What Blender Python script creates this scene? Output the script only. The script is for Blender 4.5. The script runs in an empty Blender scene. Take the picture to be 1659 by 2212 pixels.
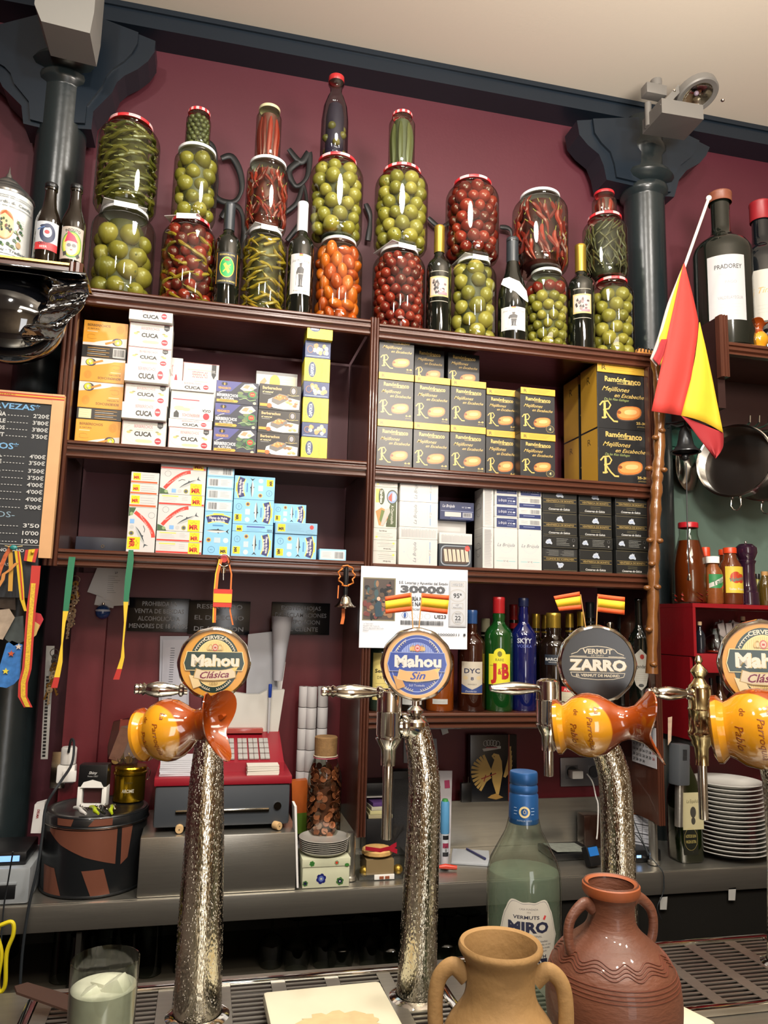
import bpy, bmesh, math, random
from math import sin, cos, pi, radians, sqrt, atan2
from mathutils import Vector, Matrix, Euler, geometry
random.seed(7)
R = random.Random(7)
scene = bpy.context.scene
COL = scene.collection

# ------------------------------------------------------------------ camera
PW, PH, FPX, EYE = 1659.0, 2212.0, 1645.0, 1.6
_dx = Vector((7236, -418, -FPX)).normalized()
_dz = Vector((288, 11456, -FPX)).normalized()
_dy = _dz.cross(_dx).normalized(); _dz = _dx.cross(_dy)
CR = Matrix((_dx, _dy, _dz))            # camera -> world
cam = bpy.data.cameras.new('camera'); camo = bpy.data.objects.new('camera', cam); COL.objects.link(camo)
cam.sensor_fit = 'VERTICAL'; cam.sensor_height = 36.0; cam.lens = 36.0*FPX/PH
cam.clip_start = 0.02; cam.clip_end = 60
camo.matrix_world = Matrix.Translation((0, 0, EYE)) @ CR.to_4x4()
scene.camera = camo

def ray(px, py): return CR @ Vector((px-PW/2, PH/2-py, -FPX))
def P(px, py, Y):                        # measured point of the photo at depth Y (metres behind the eye)
    r = ray(px, py); t = Y/r.y; return Vector((r.x*t, Y, EYE+r.z*t))
def PZ(px, py, Z):
    r = ray(px, py); t = (Z-EYE)/r.z; return Vector((r.x*t, r.y*t, Z))

# ------------------------------------------------------------------ view, world, lights
scene.view_settings.view_transform = 'Standard'; scene.view_settings.look = 'None'
scene.view_settings.gamma = 1.0; scene.view_settings.use_curve_mapping = False
scene.view_settings.exposure = -0.15
scene.cycles.max_bounces = 7; scene.cycles.diffuse_bounces = 3; scene.cycles.glossy_bounces = 4
scene.cycles.transmission_bounces = 4; scene.cycles.transparent_max_bounces = 14
scene.cycles.caustics_reflective = False; scene.cycles.caustics_refractive = False
scene.cycles.sample_clamp_indirect = 4.0; scene.cycles.blur_glossy = 0.3
scene.cycles.use_denoising = True
try: scene.cycles.denoiser = 'OPENIMAGEDENOISE'
except Exception: pass
world = bpy.data.worlds.new('world'); scene.world = world; world.use_nodes = True
world.node_tree.nodes['Background'].inputs[0].default_value = (0.9, 0.95, 1.0, 1)
world.node_tree.nodes['Background'].inputs[1].default_value = 0.25

def area(name, loc, target, size, power, col, sy=None, spread=pi):
    l = bpy.data.lights.new(name, 'AREA'); l.energy = power; l.color = col; l.size = size
    l.spread = spread
    if sy: l.shape = 'RECTANGLE'; l.size_y = sy
    else: l.shape = 'DISK'
    o = bpy.data.objects.new(name, l); COL.objects.link(o); o.location = loc
    o.rotation_euler = (Vector(target)-Vector(loc)).to_track_quat('-Z', 'Y').to_euler()
    return o
WARM = (1.0, 0.86, 0.70); NEUT = (1.0, 0.95, 0.88)
area('spot_light', (-0.75, 0.15, 3.45), (0.2, 2.2, 1.3), 0.14, 21, NEUT)
area('spot_light', (0.35, 0.05, 3.45), (0.5, 2.2, 1.2), 0.14, 25, NEUT)
area('spot_light', (1.45, 0.25, 3.45), (1.0, 2.2, 1.2), 0.14, 21, NEUT)
area('bar_fill_light', (-0.3, 0.35, 2.75), (0.2, 1.6, 1.0), 0.14, 11, WARM)  # this pair is added fill to show in the metal, no known lamps
area('bar_fill_light', (0.75, 0.35, 2.75), (0.8, 1.6, 1.0), 0.14, 11, WARM)
area('aisle_fill_light', (0.4, 1.45, 3.3), (0.4, 1.75, 0.6), 0.3, 16, NEUT)  # added to brighten the steel counter and the dark recess under it
area('doorway_light', (0.55, -2.2, 1.5), (0.5, 2.0, 1.2), 0.7, 26, (0.93, 0.96, 1.0), sy=2.0)
area('room_fill_light', (0.6, -1.0, 3.5), (0.6, -1.2, 0.0), 1.6, 60, (1.0, 0.9, 0.78), sy=0.8)  # overhead fill, added so the metals have a bright room to reflect
area('wall_fill_light', (0.6, -1.5, 0.9), (0.6, -2.6, 1.8), 1.8, 40, (1.0, 0.9, 0.78), sy=0.5)  # unseen fill added to light the wall behind the camera for reflections
area('ceiling_fill_light', (1.0, 0.2, 2.6), (1.4, 1.0, 3.6), 0.6, 72, (1.0, 0.9, 0.8))  # upward fill added only to brighten the ceiling

# ------------------------------------------------------------------ materials
def lin(h):
    h = h.lstrip('#'); h = h if len(h) == 6 else ''.join(x*2 for x in h); c = [int(h[i:i+2], 16)/255 for i in (0, 2, 4)]
    return tuple(x/12.92 if x <= 0.04045 else ((x+0.055)/1.055)**2.4 for x in c)+(1,)
_M = {}
def mat(col, rough=0.5, metal=0.0, coat=0.0, bump=0.0, bscale=60.0, vary=0.0, vscale=8.0, spec=0.5, emit=0.0, stretch=None, name=None, sheen=0.0, alpha=None):
    key = (col, rough, metal, coat, bump, bscale, vary, vscale, spec, emit, stretch, sheen, alpha)
    if key in _M: return _M[key]
    m = bpy.data.materials.new(name or 'mat_'+col.strip('#')); m.use_nodes = True
    nt = m.node_tree; b = nt.nodes['Principled BSDF']; c = lin(col)
    b.inputs['Base Color'].default_value = c; b.inputs['Roughness'].default_value = rough
    b.inputs['Metallic'].default_value = metal; b.inputs['Coat Weight'].default_value = coat
    b.inputs['Coat Roughness'].default_value = 0.04; b.inputs['Specular IOR Level'].default_value = spec
    if alpha is not None: b.inputs['Alpha'].default_value = alpha
    if emit: b.inputs['Emission Color'].default_value = c; b.inputs['Emission Strength'].default_value = emit
    if bump or vary:
        tc = nt.nodes.new('ShaderNodeTexCoord'); mp = nt.nodes.new('ShaderNodeMapping')
        nt.links.new(tc.outputs['Object'], mp.inputs[0])
        if stretch: mp.inputs['Scale'].default_value = stretch
        if vary:
            n = nt.nodes.new('ShaderNodeTexNoise'); n.inputs['Scale'].default_value = vscale; n.inputs['Detail'].default_value = 4
            nt.links.new(mp.outputs[0], n.inputs['Vector'])
            mx = nt.nodes.new('ShaderNodeMix'); mx.data_type = 'RGBA'
            mx.inputs['A'].default_value = tuple(max(0, x*(1-vary)) for x in c[:3])+(1,)
            mx.inputs['B'].default_value = tuple(min(1, x*(1+vary)) for x in c[:3])+(1,)
            nt.links.new(n.outputs['Fac'], mx.inputs['Factor']); nt.links.new(mx.outputs['Result'], b.inputs['Base Color'])
        if bump:
            n2 = nt.nodes.new('ShaderNodeTexNoise'); n2.inputs['Scale'].default_value = bscale; n2.inputs['Detail'].default_value = 3
            nt.links.new(mp.outputs[0], n2.inputs['Vector'])
            bp = nt.nodes.new('ShaderNodeBump'); bp.inputs['Strength'].default_value = bump; bp.inputs['Distance'].default_value = 0.002
            nt.links.new(n2.outputs['Fac'], bp.inputs['Height']); nt.links.new(bp.outputs[0], b.inputs['Normal'])
    _M[key] = m; return m
def ink(h, rough=0.45):
    c = [int((h if len(h) == 7 else '#'+''.join(x*2 for x in h[1:]))[i:i+2], 16) for i in (1, 3, 5)]; k = .86 if sum(c) > 560 else 1
    return mat('#%02x%02x%02x' % tuple(int(x*k) for x in c), rough, name='ink_'+h.strip('#'))
def glass(tint='#f4fbf8', edge=0.55, rough=0.02, name='thin_glass', dark=0.0):
    key = ('glass', tint, edge, rough, dark)
    if key in _M: return _M[key]
    m = bpy.data.materials.new(name); m.use_nodes = True; nt = m.node_tree; nt.nodes.clear()
    out = nt.nodes.new('ShaderNodeOutputMaterial'); mix = nt.nodes.new('ShaderNodeMixShader')
    tr = nt.nodes.new('ShaderNodeBsdfTransparent'); gl = nt.nodes.new('ShaderNodeBsdfGlossy'); gl.inputs['Roughness'].default_value = rough
    lw = nt.nodes.new('ShaderNodeLayerWeight'); lw.inputs['Blend'].default_value = 0.5
    pw = nt.nodes.new('ShaderNodeMath'); pw.operation = 'POWER'; pw.inputs[1].default_value = 4.0
    ml = nt.nodes.new('ShaderNodeMath'); ml.operation = 'MULTIPLY_ADD'; ml.inputs[1].default_value = edge; ml.inputs[2].default_value = 0.045
    nt.links.new(lw.outputs['Facing'], pw.inputs[0]); nt.links.new(pw.outputs[0], ml.inputs[0]); nt.links.new(ml.outputs[0], mix.inputs[0])
    cm = nt.nodes.new('ShaderNodeMix'); cm.data_type = 'RGBA'; c = lin(tint)
    cm.inputs['A'].default_value = c; cm.inputs['B'].default_value = tuple(x*(0.45-dark) for x in c[:3])+(1,)
    p2 = nt.nodes.new('ShaderNodeMath'); p2.operation = 'POWER'; p2.inputs[1].default_value = 2.5
    nt.links.new(lw.outputs['Facing'], p2.inputs[0]); nt.links.new(p2.outputs[0], cm.inputs['Factor']); nt.links.new(cm.outputs['Result'], tr.inputs[0])
    nt.links.new(tr.outputs[0], mix.inputs[1]); nt.links.new(gl.outputs[0], mix.inputs[2]); nt.links.new(mix.outputs[0], out.inputs[0])
    _M[key] = m; return m

M_WOOD = mat('#4c2a1d', 0.28, coat=0.4, bump=0.15, bscale=40, vary=0.35, vscale=14, stretch=(0.4, 4, 4), name='mahogany')
M_WOODV = mat('#4c2a1e', 0.28, coat=0.4, bump=0.15, bscale=40, vary=0.35, vscale=14, stretch=(4, 4, 0.4), name='mahogany_upright')
M_DARKWOOD = mat('#5a1f2c', 0.45, vary=0.3, vscale=5, name='cabinet_inside')
M_WALL = mat('#521e2a', 0.55, bump=0.12, bscale=90, vary=0.12, vscale=3, name='wine_red_paint')
M_LOW = mat('#5e151f', 0.45, bump=0.1, bscale=70, vary=0.18, vscale=4, name='gloss_red_paint')
M_BEAM = mat('#16202a', 0.32, bump=0.1, bscale=50, vary=0.2, vscale=3, name='blue_black_paint')
M_IRON = mat('#1d2527', 0.26, bump=0.18, bscale=45, vary=0.15, vscale=5, name='black_enamel_iron')
M_CEIL = mat('#e6dccb', 0.8, bump=0.1, bscale=120, name='cream_plaster')
M_STEEL = mat('#c0bdb3', 0.32, metal=0.92, bump=0.08, bscale=30, vary=0.15, vscale=6, stretch=(1, 20, 20), name='brushed_steel')
M_CHROME = mat('#e0ddd6', 0.07, metal=1.0, name='chrome')
M_NICKEL = mat('#c9c2b2', 0.14, metal=1.0, bump=0.05, bscale=200, name='nickel')
M_BLACK = mat('#111214', 0.35, name='black_plastic')
M_WHITE = mat('#ecebe6', 0.45, name='white_plastic')
M_PAPER = mat('#e9e8e6', 0.7, name='paper')
M_GLASS = glass()

# ------------------------------------------------------------------ mesh builder
class MB:
    def __init__(s): s.v = []; s.f = []; s.m = []; s.s = []; s.T = None
    def add(s, vs, fs, m=0, smooth=False):
        o = len(s.v)
        if s.T is not None: vs = [s.T @ Vector(v) for v in vs]
        s.v += [tuple(v) for v in vs]
        for i, f in enumerate(fs):
            s.f.append([a+o for a in f]); s.m.append(m[i] if isinstance(m, list) else m); s.s.append(smooth)
        return s
    def box(s, x0, x1, y0, y1, z0, z1, m=0, b=0.0):
        if b <= 0:
            vs = [(x, y, z) for x in (x0, x1) for y in (y0, y1) for z in (z0, z1)]
            return s.add(vs, [(0, 1, 3, 2), (4, 6, 7, 5), (0, 4, 5, 1), (2, 3, 7, 6), (0, 2, 6, 4), (1, 5, 7, 3)], m)
        bm = bmesh.new(); bmesh.ops.create_cube(bm, size=1.0)
        for v in bm.verts: v.co = Vector(((x0+x1)/2+v.co.x*(x1-x0), (y0+y1)/2+v.co.y*(y1-y0), (z0+z1)/2+v.co.z*(z1-z0)))
        bmesh.ops.bevel(bm, geom=list(bm.edges), offset=b, segments=2, profile=0.6, affect='EDGES')
        bm.verts.index_update(); vs = [v.co.copy() for v in bm.verts]; fs = [[v.index for v in f.verts] for f in bm.faces]; bm.free()
        return s.add(vs, fs, m, True)
    def lathe(s, prof, n=32, m=0, o=(0, 0, 0), mf=None, smooth=True, defo=None):
        vs = []; fs = []; ms = []
        for j, (r, z) in enumerate(prof):
            for i in range(n):
                a = 2*pi*i/n; p = Vector((r*cos(a), r*sin(a), z))
                if defo: p = defo(p, a, j)
                vs.append((p[0]+o[0], p[1]+o[1], p[2]+o[2]))
        for j in range(len(prof)-1):
            if prof[j] == prof[j+1]: continue
            for i in range(n):
                k = (i+1) % n; fs.append((j*n+i, j*n+k, (j+1)*n+k, (j+1)*n+i)); ms.append(mf(i, j) if mf else m)
        if prof[0][0] > 1e-6 and prof[0][0] < 9 and getattr(s, 'cap0', True): pass
        return s.add(vs, fs, ms, smooth)
    def tube(s, pts, r, n=8, m=0, caps=True, flat=1.0, closed=False):
        pts = [Vector(p) for p in pts]; N = len(pts)
        rr = r if isinstance(r, (list, tuple)) else [r]*N
        vs = []; fs = []; prev = None
        for i, p in enumerate(pts):
            if closed: t = (pts[(i+1) % N]-pts[i-1])
            else: t = (pts[min(i+1, N-1)]-pts[max(i-1, 0)])
            t = t.normalized() if t.length > 1e-9 else Vector((0, 0, 1))
            if prev is None:
                a = Vector((0, 1, 0)) if abs(t.y) < 0.8 else Vector((1, 0, 0)); u = t.cross(a).normalized()
            else: u = (prev-t*prev.dot(t)).normalized()
            prev = u; w = t.cross(u)
            for k in range(n):
                a = 2*pi*k/n; vs.append(p+(u*cos(a)+w*sin(a)*flat)*rr[i])
        for i in range(N if closed else N-1):
            j = (i+1) % N
            for k in range(n): l = (k+1) % n; fs.append((i*n+k, i*n+l, j*n+l, j*n+k))
        if caps and not closed: fs.append(list(range(n))[::-1]); fs.append([(N-1)*n+k for k in range(n)])
        return s.add(vs, fs, m, True)
    def extr(s, pts, y0, y1, m=0, axis='y', sm=False):     # polygon in XZ extruded along Y (or along X for axis x with pts as YZ)
        n = len(pts); f = (lambda p, y: (p[0], y, p[1])) if axis == 'y' else ((lambda p, y: (y, p[0], p[1])) if axis == 'x' else (lambda p, y: (p[0], p[1], y)))
        vs = [f(p, y0) for p in pts]+[f(p, y1) for p in pts]
        tri = geometry.tessellate_polygon([[Vector((p[0], p[1], 0)) for p in pts]])
        s.add(vs, [tuple(t) for t in tri]+[tuple(a+n for a in t)[::-1] for t in tri], m)
        return s.add(vs, [(i, (i+1) % n, (i+1) % n+n, i+n) for i in range(n)], m, sm)
    def ball(s, c, r, m=0, n=12, k=8, sc=(1, 1, 1)):
        prof = [(r*sin(pi*j/k), -r*cos(pi*j/k)) for j in range(k+1)]
        vs = []; fs = []
        for (q, z) in prof:
            for i in range(n): a = 2*pi*i/n; vs.append((c[0]+q*cos(a)*sc[0], c[1]+q*sin(a)*sc[1], c[2]+z*sc[2]))
        for j in range(k):
            for i in range(n): l = (i+1) % n; fs.append((j*n+i, j*n+l, (j+1)*n+l, (j+1)*n+i))
        return s.add(vs, fs, m, True)
    def strip(s, pts, w, m=0, side=Vector((1, 0, 0)), th=0.0008):   # ribbon: flat strip with a little thickness
        pts = [Vector(p) for p in pts]; vs = []; fs = []
        ww = w if isinstance(w, (list, tuple)) else [w]*len(pts)
        for i, p in enumerate(pts):
            t = (pts[min(i+1, len(pts)-1)]-pts[max(i-1, 0)]).normalized()
            sd = side[i] if isinstance(side, list) else side
            nrm = t.cross(sd).normalized()*th/2; h = sd*ww[i]/2
            vs += [p-h-nrm, p+h-nrm, p+h+nrm, p-h+nrm]
        for i in range(len(pts)-1):
            for k in range(4): l = (k+1) % 4; fs.append((i*4+k, i*4+l, i*4+4+l, i*4+4+k))
        e = (len(pts)-1)*4; fs += [(3, 2, 1, 0), (e, e+1, e+2, e+3)]
        return s.add(vs, fs, m)
    def mesh(s, name, mats, sharp=40):
        me = bpy.data.meshes.new(name); me.from_pydata(s.v, [], s.f)
        for mm in (mats if isinstance(mats, (list, tuple)) else [mats]): me.materials.append(mm)
        me.polygons.foreach_set('material_index', s.m); me.polygons.foreach_set('use_smooth', s.s)
        me.update()
        if any(s.s):
            try: me.set_sharp_from_angle(angle=radians(sharp))
            except Exception: pass
        return me
    def build(s, name, mats, parent=None, loc=None, rot=None, sharp=40): return ob(name, s.mesh(name, mats, sharp), parent, loc, rot)

def ob(name, me, parent=None, loc=None, rot=None, sc=None):
    o = bpy.data.objects.new(name, me); COL.objects.link(o)
    if parent is not None: o.parent = parent
    if loc is not None: o.location = loc
    if rot is not None: o.rotation_euler = rot
    if sc is not None: o.scale = sc
    return o
USED = set()
def tag(o, label, cat, group=None):
    n = len(label.split())
    if n < 4 or n > 16: print('LABEL LEN', n, label)
    if label in USED and not group: print('DUP', label)
    USED.add(label); o['label'] = label; o['category'] = cat
    if group: o['group'] = group
    return o
def thing(name, label, cat, loc=(0, 0, 0), rot=None, group=None):
    o = bpy.data.objects.new(name, None); COL.objects.link(o); o.location = loc; o.empty_display_size = 0.02
    if rot is not None: o.rotation_euler = rot if isinstance(rot, (tuple, Euler)) else (0, 0, rot)
    return tag(o, label, cat, group)
def struct(o): o['kind'] = 'structure'; return o
def wx(px, py, Y): return P(px, py, Y).x
def wz(px, py, Y): return P(px, py, Y).z

# ------------------------------------------------------------------ flat print (millimetres, x to the right, y up)
_TX = {}
def text2d(s, bold=0.0, shear=0.0):
    key = (s, bold, shear)
    if key in _TX: return _TX[key]
    c = bpy.data.curves.new('t', 'FONT'); c.body = s; c.size = 1.0; c.resolution_u = 2; c.offset = bold; c.shear = shear; c.fill_mode = 'FRONT'
    o = bpy.data.objects.new('t', c); me = o.to_mesh()
    vs = [(v.co.x, v.co.y) for v in me.vertices]; fs = [tuple(p.vertices) for p in me.polygons]
    o.to_mesh_clear(); bpy.data.objects.remove(o); bpy.data.curves.remove(c)
    _TX[key] = (vs, fs); return _TX[key]
class PR:
    def __init__(s): s.v = []; s.f = []; s.m = []; s.cols = []; s.L = 0
    def ci(s, col):
        if col not in s.cols: s.cols.append(col)
        return s.cols.index(col)
    def put(s, vs, fs, col, lay=True):
        if lay: s.L += 1
        o = len(s.v); s.v += [(x, y, s.L) for x, y in vs]; c = s.ci(col)
        for f in fs: s.f.append([a+o for a in f]); s.m.append(c)
    def rect(s, x0, y0, x1, y1, col, seg=None):
        n = seg or max(1, int(abs(x1-x0)/7)); vs = []
        for i in range(n+1): x = x0+(x1-x0)*i/n; vs += [(x, y0), (x, y1)]
        s.put(vs, [(2*i, 2*i+2, 2*i+3, 2*i+1) for i in range(n)], col)
    def ell(s, cx, cy, rx, ry, col, n=14):
        vs = []
        for i in range(n+1):
            a = pi*i/n; x = cx-rx*cos(a); h = ry*sin(a); vs += [(x, cy-h), (x, cy+h)]
        s.put(vs, [(2*i, 2*i+2, 2*i+3, 2*i+1) for i in range(n)], col)
    def ring(s, cx, cy, rx, ry, w, col, n=28, a0=0, a1=2*pi):
        vs = []
        for i in range(n+1):
            a = a0+(a1-a0)*i/n; vs += [(cx+rx*cos(a), cy+ry*sin(a)), (cx+(rx-w)*cos(a), cy+(ry-w)*sin(a))]
        s.put(vs, [(2*i, 2*i+1, 2*i+3, 2*i+2) for i in range(n)], col)
    def poly(s, pts, col):
        tri = geometry.tessellate_polygon([[Vector((p[0], p[1], 0)) for p in pts]])
        s.put(pts, [tuple(t) for t in tri], col)
    def line(s, pts, w, col):
        vs = []
        for i, p in enumerate(pts):
            a = pts[max(i-1, 0)]; b = pts[min(i+1, len(pts)-1)]; d = Vector((b[0]-a[0], b[1]-a[1]))
            d = d.normalized() if d.length > 1e-6 else Vector((1, 0)); n = Vector((-d.y, d.x))*w/2
            vs += [(p[0]-n.x, p[1]-n.y), (p[0]+n.x, p[1]+n.y)]
        s.put(vs, [(2*i, 2*i+2, 2*i+3, 2*i+1) for i in range(len(pts)-1)], col)
    def text(s, t, x, y, h, col, w=None, al='c', sh=0.0, rot=0.0, b=0.0, arc=0.0, out=None):
        vs, fs = text2d(t, b, sh)
        if not vs: return
        x0 = min(v[0] for v in vs); x1 = max(v[0] for v in vs); k = h/0.73
        kx = (w/(x1-x0)) if w else k
        ax = {'c': (x0+x1)/2, 'l': x0, 'r': x1}[al]; cr, sr = cos(rot), sin(rot); o = []
        for a, q in vs:
            a = (a-ax)*kx; q = q*k-h/2
            if arc: th = a/abs(arc); r = abs(arc)+(q if arc > 0 else -q); a, q = r*sin(th), (r*cos(th)-abs(arc))*(1 if arc > 0 else -1)
            o.append((x+a*cr-q*sr, y+a*sr+q*cr))
        s.put(o, fs, col)
    def lines(s, x0, x1, y, col, n=3, gap=2.0, h=0.5, rnd=0.3):   # greeked small print
        for i in range(n): s.rect(x0, y-i*gap-h/2, x1-(x1-x0)*rnd*R.random(), y-i*gap+h/2, col, 1)
    def bars(s, x0, y0, x1, y1, col='#222222'):
        x = x0
        while x < x1: w = R.choice((0.4, 0.7, 1.1)); s.rect(x, y0, min(x+w, x1), y1, col, 1); x += w+R.choice((0.4, 0.8))
    def xf(s, rot=0, sx=1, sy=1, dx=0, dy=0):
        c, n = cos(rot), sin(rot); s.v = [((x*c-y*n)*sx+dx, (x*n+y*c)*sy+dy, l) for x, y, l in s.v]; return s
    def mesh(s, name, mp, rough=0.42, step=0.00002, base=0.0002):
        me = bpy.data.meshes.new(name)
        if mp not in (flat, flatup, flatleft):              # split wide faces so that they follow the curve
            F, Mx, lim = [], [], 3.6
            for f, mi in zip(s.f, s.m):
                st = [(f[0], f[i], f[i+1]) for i in range(1, len(f)-1)]
                while st:
                    a, b, c = st.pop(); V = s.v; e = sorted(((abs(V[a][0]-V[b][0]), a, b, c), (abs(V[b][0]-V[c][0]), b, c, a), (abs(V[c][0]-V[a][0]), c, a, b)), reverse=True)[0]
                    if e[0] > lim: _, p, q, r = e; V.append(((V[p][0]+V[q][0])/2, (V[p][1]+V[q][1])/2, V[p][2])); k = len(V)-1; st += [(p, k, r), (k, q, r)]
                    else: F.append((a, b, c)); Mx.append(mi)
            s.f, s.m = F, Mx; step *= 1.6
        me.from_pydata([mp(x/1000, y/1000, base+l*step) for x, y, l in s.v], [], s.f)
        for c in s.cols: me.materials.append(ink(c, rough) if isinstance(c, str) else c)
        me.polygons.foreach_set('material_index', s.m); me.update(); return me
def flat(x, y, l): return (x, -l, y)                      # on a plane facing -Y
def flatup(x, y, l): return (x, y, l)                     # on a plane facing +Z
def flatleft(x, y, l): return (-l, -x, y)                 # on a plane facing -X
def cyl(r): return lambda x, y, l: ((r+l)*sin(x/r), -(r+l)*cos(x/r), y)
def decal(pr, name, parent, mp=flat, loc=None, rough=0.42, rot=None): return ob(name, pr.mesh(name, mp, rough), parent, loc, rot)
ORD = ['lowest']+[x+' up' for x in 'second third fourth fifth sixth seventh eighth ninth tenth eleventh twelfth thirteenth fourteenth fifteenth sixteenth seventeenth'.split()]
# ================================================================== SETTING
YF = 2.10                                                  # front of the wall cabinet
WALLY = 2.524; CEILZ = 3.62
def setbox(name, x0, x1, y0, y1, z0, z1, m): return struct(MB().box(x0, x1, y0, y1, z0, z1).build(name, m))
setbox('floor', -2.6, 4.2, -2.6, 2.7, -0.05, 0.0, mat('#5a4a40', 0.5, vary=0.3, vscale=6, name='floor_stone'))
setbox('ceiling', -2.6, 4.2, -2.6, 2.7, CEILZ, CEILZ+0.05, M_CEIL)
setbox('wall_back', -2.6, 4.2, WALLY, WALLY+0.06, 0, CEILZ, M_WALL)
setbox('wall_front', -2.6, 4.2, -2.66, -2.6, 0, CEILZ, mat('#c4b094', 0.7, vary=0.3, vscale=2, name='front_wall_paint'))
setbox('wall_left', -2.66, -2.6, -2.6, 2.6, 0, CEILZ, M_WALL)
setbox('wall_right', 4.2, 4.26, -2.6, 2.6, 0, CEILZ, mat('#8d7a66', 0.7, name='side_wall_paint'))
# beam: front face with a small lower fillet
BZ = 3.545
struct(MB().box(-2.6, 4.2, 2.42, WALLY, BZ, CEILZ-0.001).box(-2.6, 4.2, 2.412, 2.42, CEILZ-0.02, CEILZ-0.001).build('beam', M_BEAM))

def column(pxc, pyc, rpx, ring, br_l, br_r, nm, bez):
    YC = 2.44; c = P(pxc, pyc, YC); X = c.x; r = 0.078
    c0 = MB()
    z1 = ring[0]
    prof = [(r*1.06, 0.0), (r*1.06, 0.9), (r, 0.92), (r*0.96, z1-0.05), (r*0.98, z1-0.045), (r*1.12, z1-0.035), (r*1.16, z1-0.02), (r*1.12, z1-0.005), (r*1.0, z1),
            (r*1.3, z1+0.012), (r*1.42, z1+0.03), (r*1.3, z1+0.048), (r*1.05, z1+0.055), (r*0.98, z1+0.07), (r*0.95, BZ-0.16), (r*1.1, BZ-0.14), (r*1.12, BZ-0.12), (r, BZ-0.1), (r, BZ)]
    o = struct(c0.lathe(prof, 40, 0).build(nm, M_IRON, loc=(X, YC, 0)))
    # side brackets: scrolled flat corbels under the beam
    for s, pts in ((-1, br_l), (1, br_r)):
        m = MB(); w = [(P(a, b, YC).x-X, min(P(a, b, YC).z, BZ-0.001)) for a, b in pts]
        m.extr([(0, BZ-0.001)]+w+[(0, w[-1][1]-0.01)], -0.05, 0.05)
        m.extr([(p[0]*0.8, p[1]+0.012) for p in [(0, BZ-0.02)]+w+[(0, w[-1][1]-0.01)] if p[1]+0.012 < BZ], -0.06, -0.05)
        m.build('bracket', M_BEAM, o)
    return o, X
brl = [(338, 112), (336, 135), (322, 155), (300, 172), (272, 186), (256, 200), (246, 222), (222, 246), (206, 262), (202, 300)]
cl, XL = column(128, 350, 62, [P(128, 178, 2.44).z], [(256-a+4, b-12) for a, b in brl], brl, 'column', 0)
brr = [(1516, 334), (1508, 352), (1494, 368), (1466, 384), (1450, 404), (1440, 440)]
brrl = [(1233, 278), (1238, 308), (1256, 330), (1280, 350), (1290, 375), (1296, 404)]
cr, XR = column(1392, 470, 45, [P(1397, 412, 2.44).z], brrl, brr, 'column', 0)

# lower wall lining (red boards) behind the counter, nearer than the upper wall
LOWY = 2.42
struct(MB().box(-0.36, 0.43, LOWY, WALLY-0.001, 0.9, 1.74).build('wall_panel', M_LOW))
struct(MB().box(-0.375, wx(222, 1450, 2.385), 2.385, LOWY-0.0005, 0.9, 1.72).build('wall_panel', M_LOW))
struct(MB().box(0.475, 1.33, LOWY, WALLY-0.001, 0.9, 1.31).build('wall_panel', M_LOW))
struct(MB().box(1.5, 4.2, 2.40, WALLY-0.001, 0.9, 1.56).build('wall_panel', M_LOW))
gx0 = wx(1452, 1100, 2.46)
struct(MB().box(1.42, gx0+0.42, 2.47, WALLY-0.001, 1.561, 2.22).build('wall_tile', mat('#62776d', 0.25, vary=0.1, vscale=2, name='green_tile')))
for a, b, c in ((2.222, 2.268, '#3a6a58'), (2.27, 2.345, '#2f5a4e')):
    struct(MB().box(1.42, 2.6, 2.455, WALLY-0.001, a, b, b=0.003).build('trim_1', mat(c, 0.2, name='green_edge_tile')))

# ================================================================== CABINET
ZT, ZL2, ZL3, ZR2, ZR3, ZB = 2.4775, 2.052, 1.765, 2.0437, 1.7615, 1.350
cab = thing('wall_cabinet', 'dark mahogany wall cabinet with open shelves holding tins and jars', 'cabinet', (0, 0, 0))
def nose(x0, x1, zt, nm='shelf'):
    # shelf board with reeded front moulding
    m = MB(); m.box(x0, x1, YF+0.014, 2.44, zt-0.022, zt-0.0005)
    prof = [(YF+0.016, zt), (YF-0.004, zt), (YF-0.008, zt-0.004), (YF-0.008, zt-0.008), (YF-0.001, zt-0.011), (YF-0.001, zt-0.014), (YF-0.007, zt-0.018), (YF-0.007, zt-0.024), (YF+0.001, zt-0.028),
            (YF+0.003, zt-0.032), (YF-0.001, zt-0.036), (YF-0.001, zt-0.041), (YF+0.004, zt-0.045), (YF+0.016, zt-0.045)]
    m.extr(prof, x0, x1, 0, 'x')
    return m.build(nm, M_WOOD, cab)
XS0, XS1, XM0, XM1, XE0, XE1 = -0.413, -0.377, 0.426, 0.4525, 1.331, 1.352
nose(XS0, XM0, ZT); nose(XS1, XM0, ZL2); nose(XS1, XM0, ZL3)
nose(XM1, XE0+0.02, ZT-0.008); nose(XM1, XE0, ZR2); nose(XM1, XE0, ZR3); nose(XM1, XE0, ZB)
def stile(x0, x1, z0, z1, nm='stile'):
    m = MB(); w = x1-x0; pts = []
    n = 3
    pts = [(x0, YF+0.016), (x0, YF-0.004)]
    for i in range(n):
        a = x0+w*i/n; b = x0+w*(i+1)/n
        pts += [(a+w*0.03, YF-0.008), (a+w*0.14, YF-0.0115), (b-w*0.14, YF-0.0115), (b-w*0.03, YF-0.008), (b, YF-0.004)]
    pts += [(x1, YF+0.016)]
    m.extr(pts, z0, z1, 0, 'z'); return m.build(nm, M_WOODV, cab)
stile(XS0, XS1, ZL3-0.045, ZT-0.046); stile(XM0, XM1, 1.028, ZT+0.006); stile(XE0, XE1, 1.027, ZT-0.054)
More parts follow.
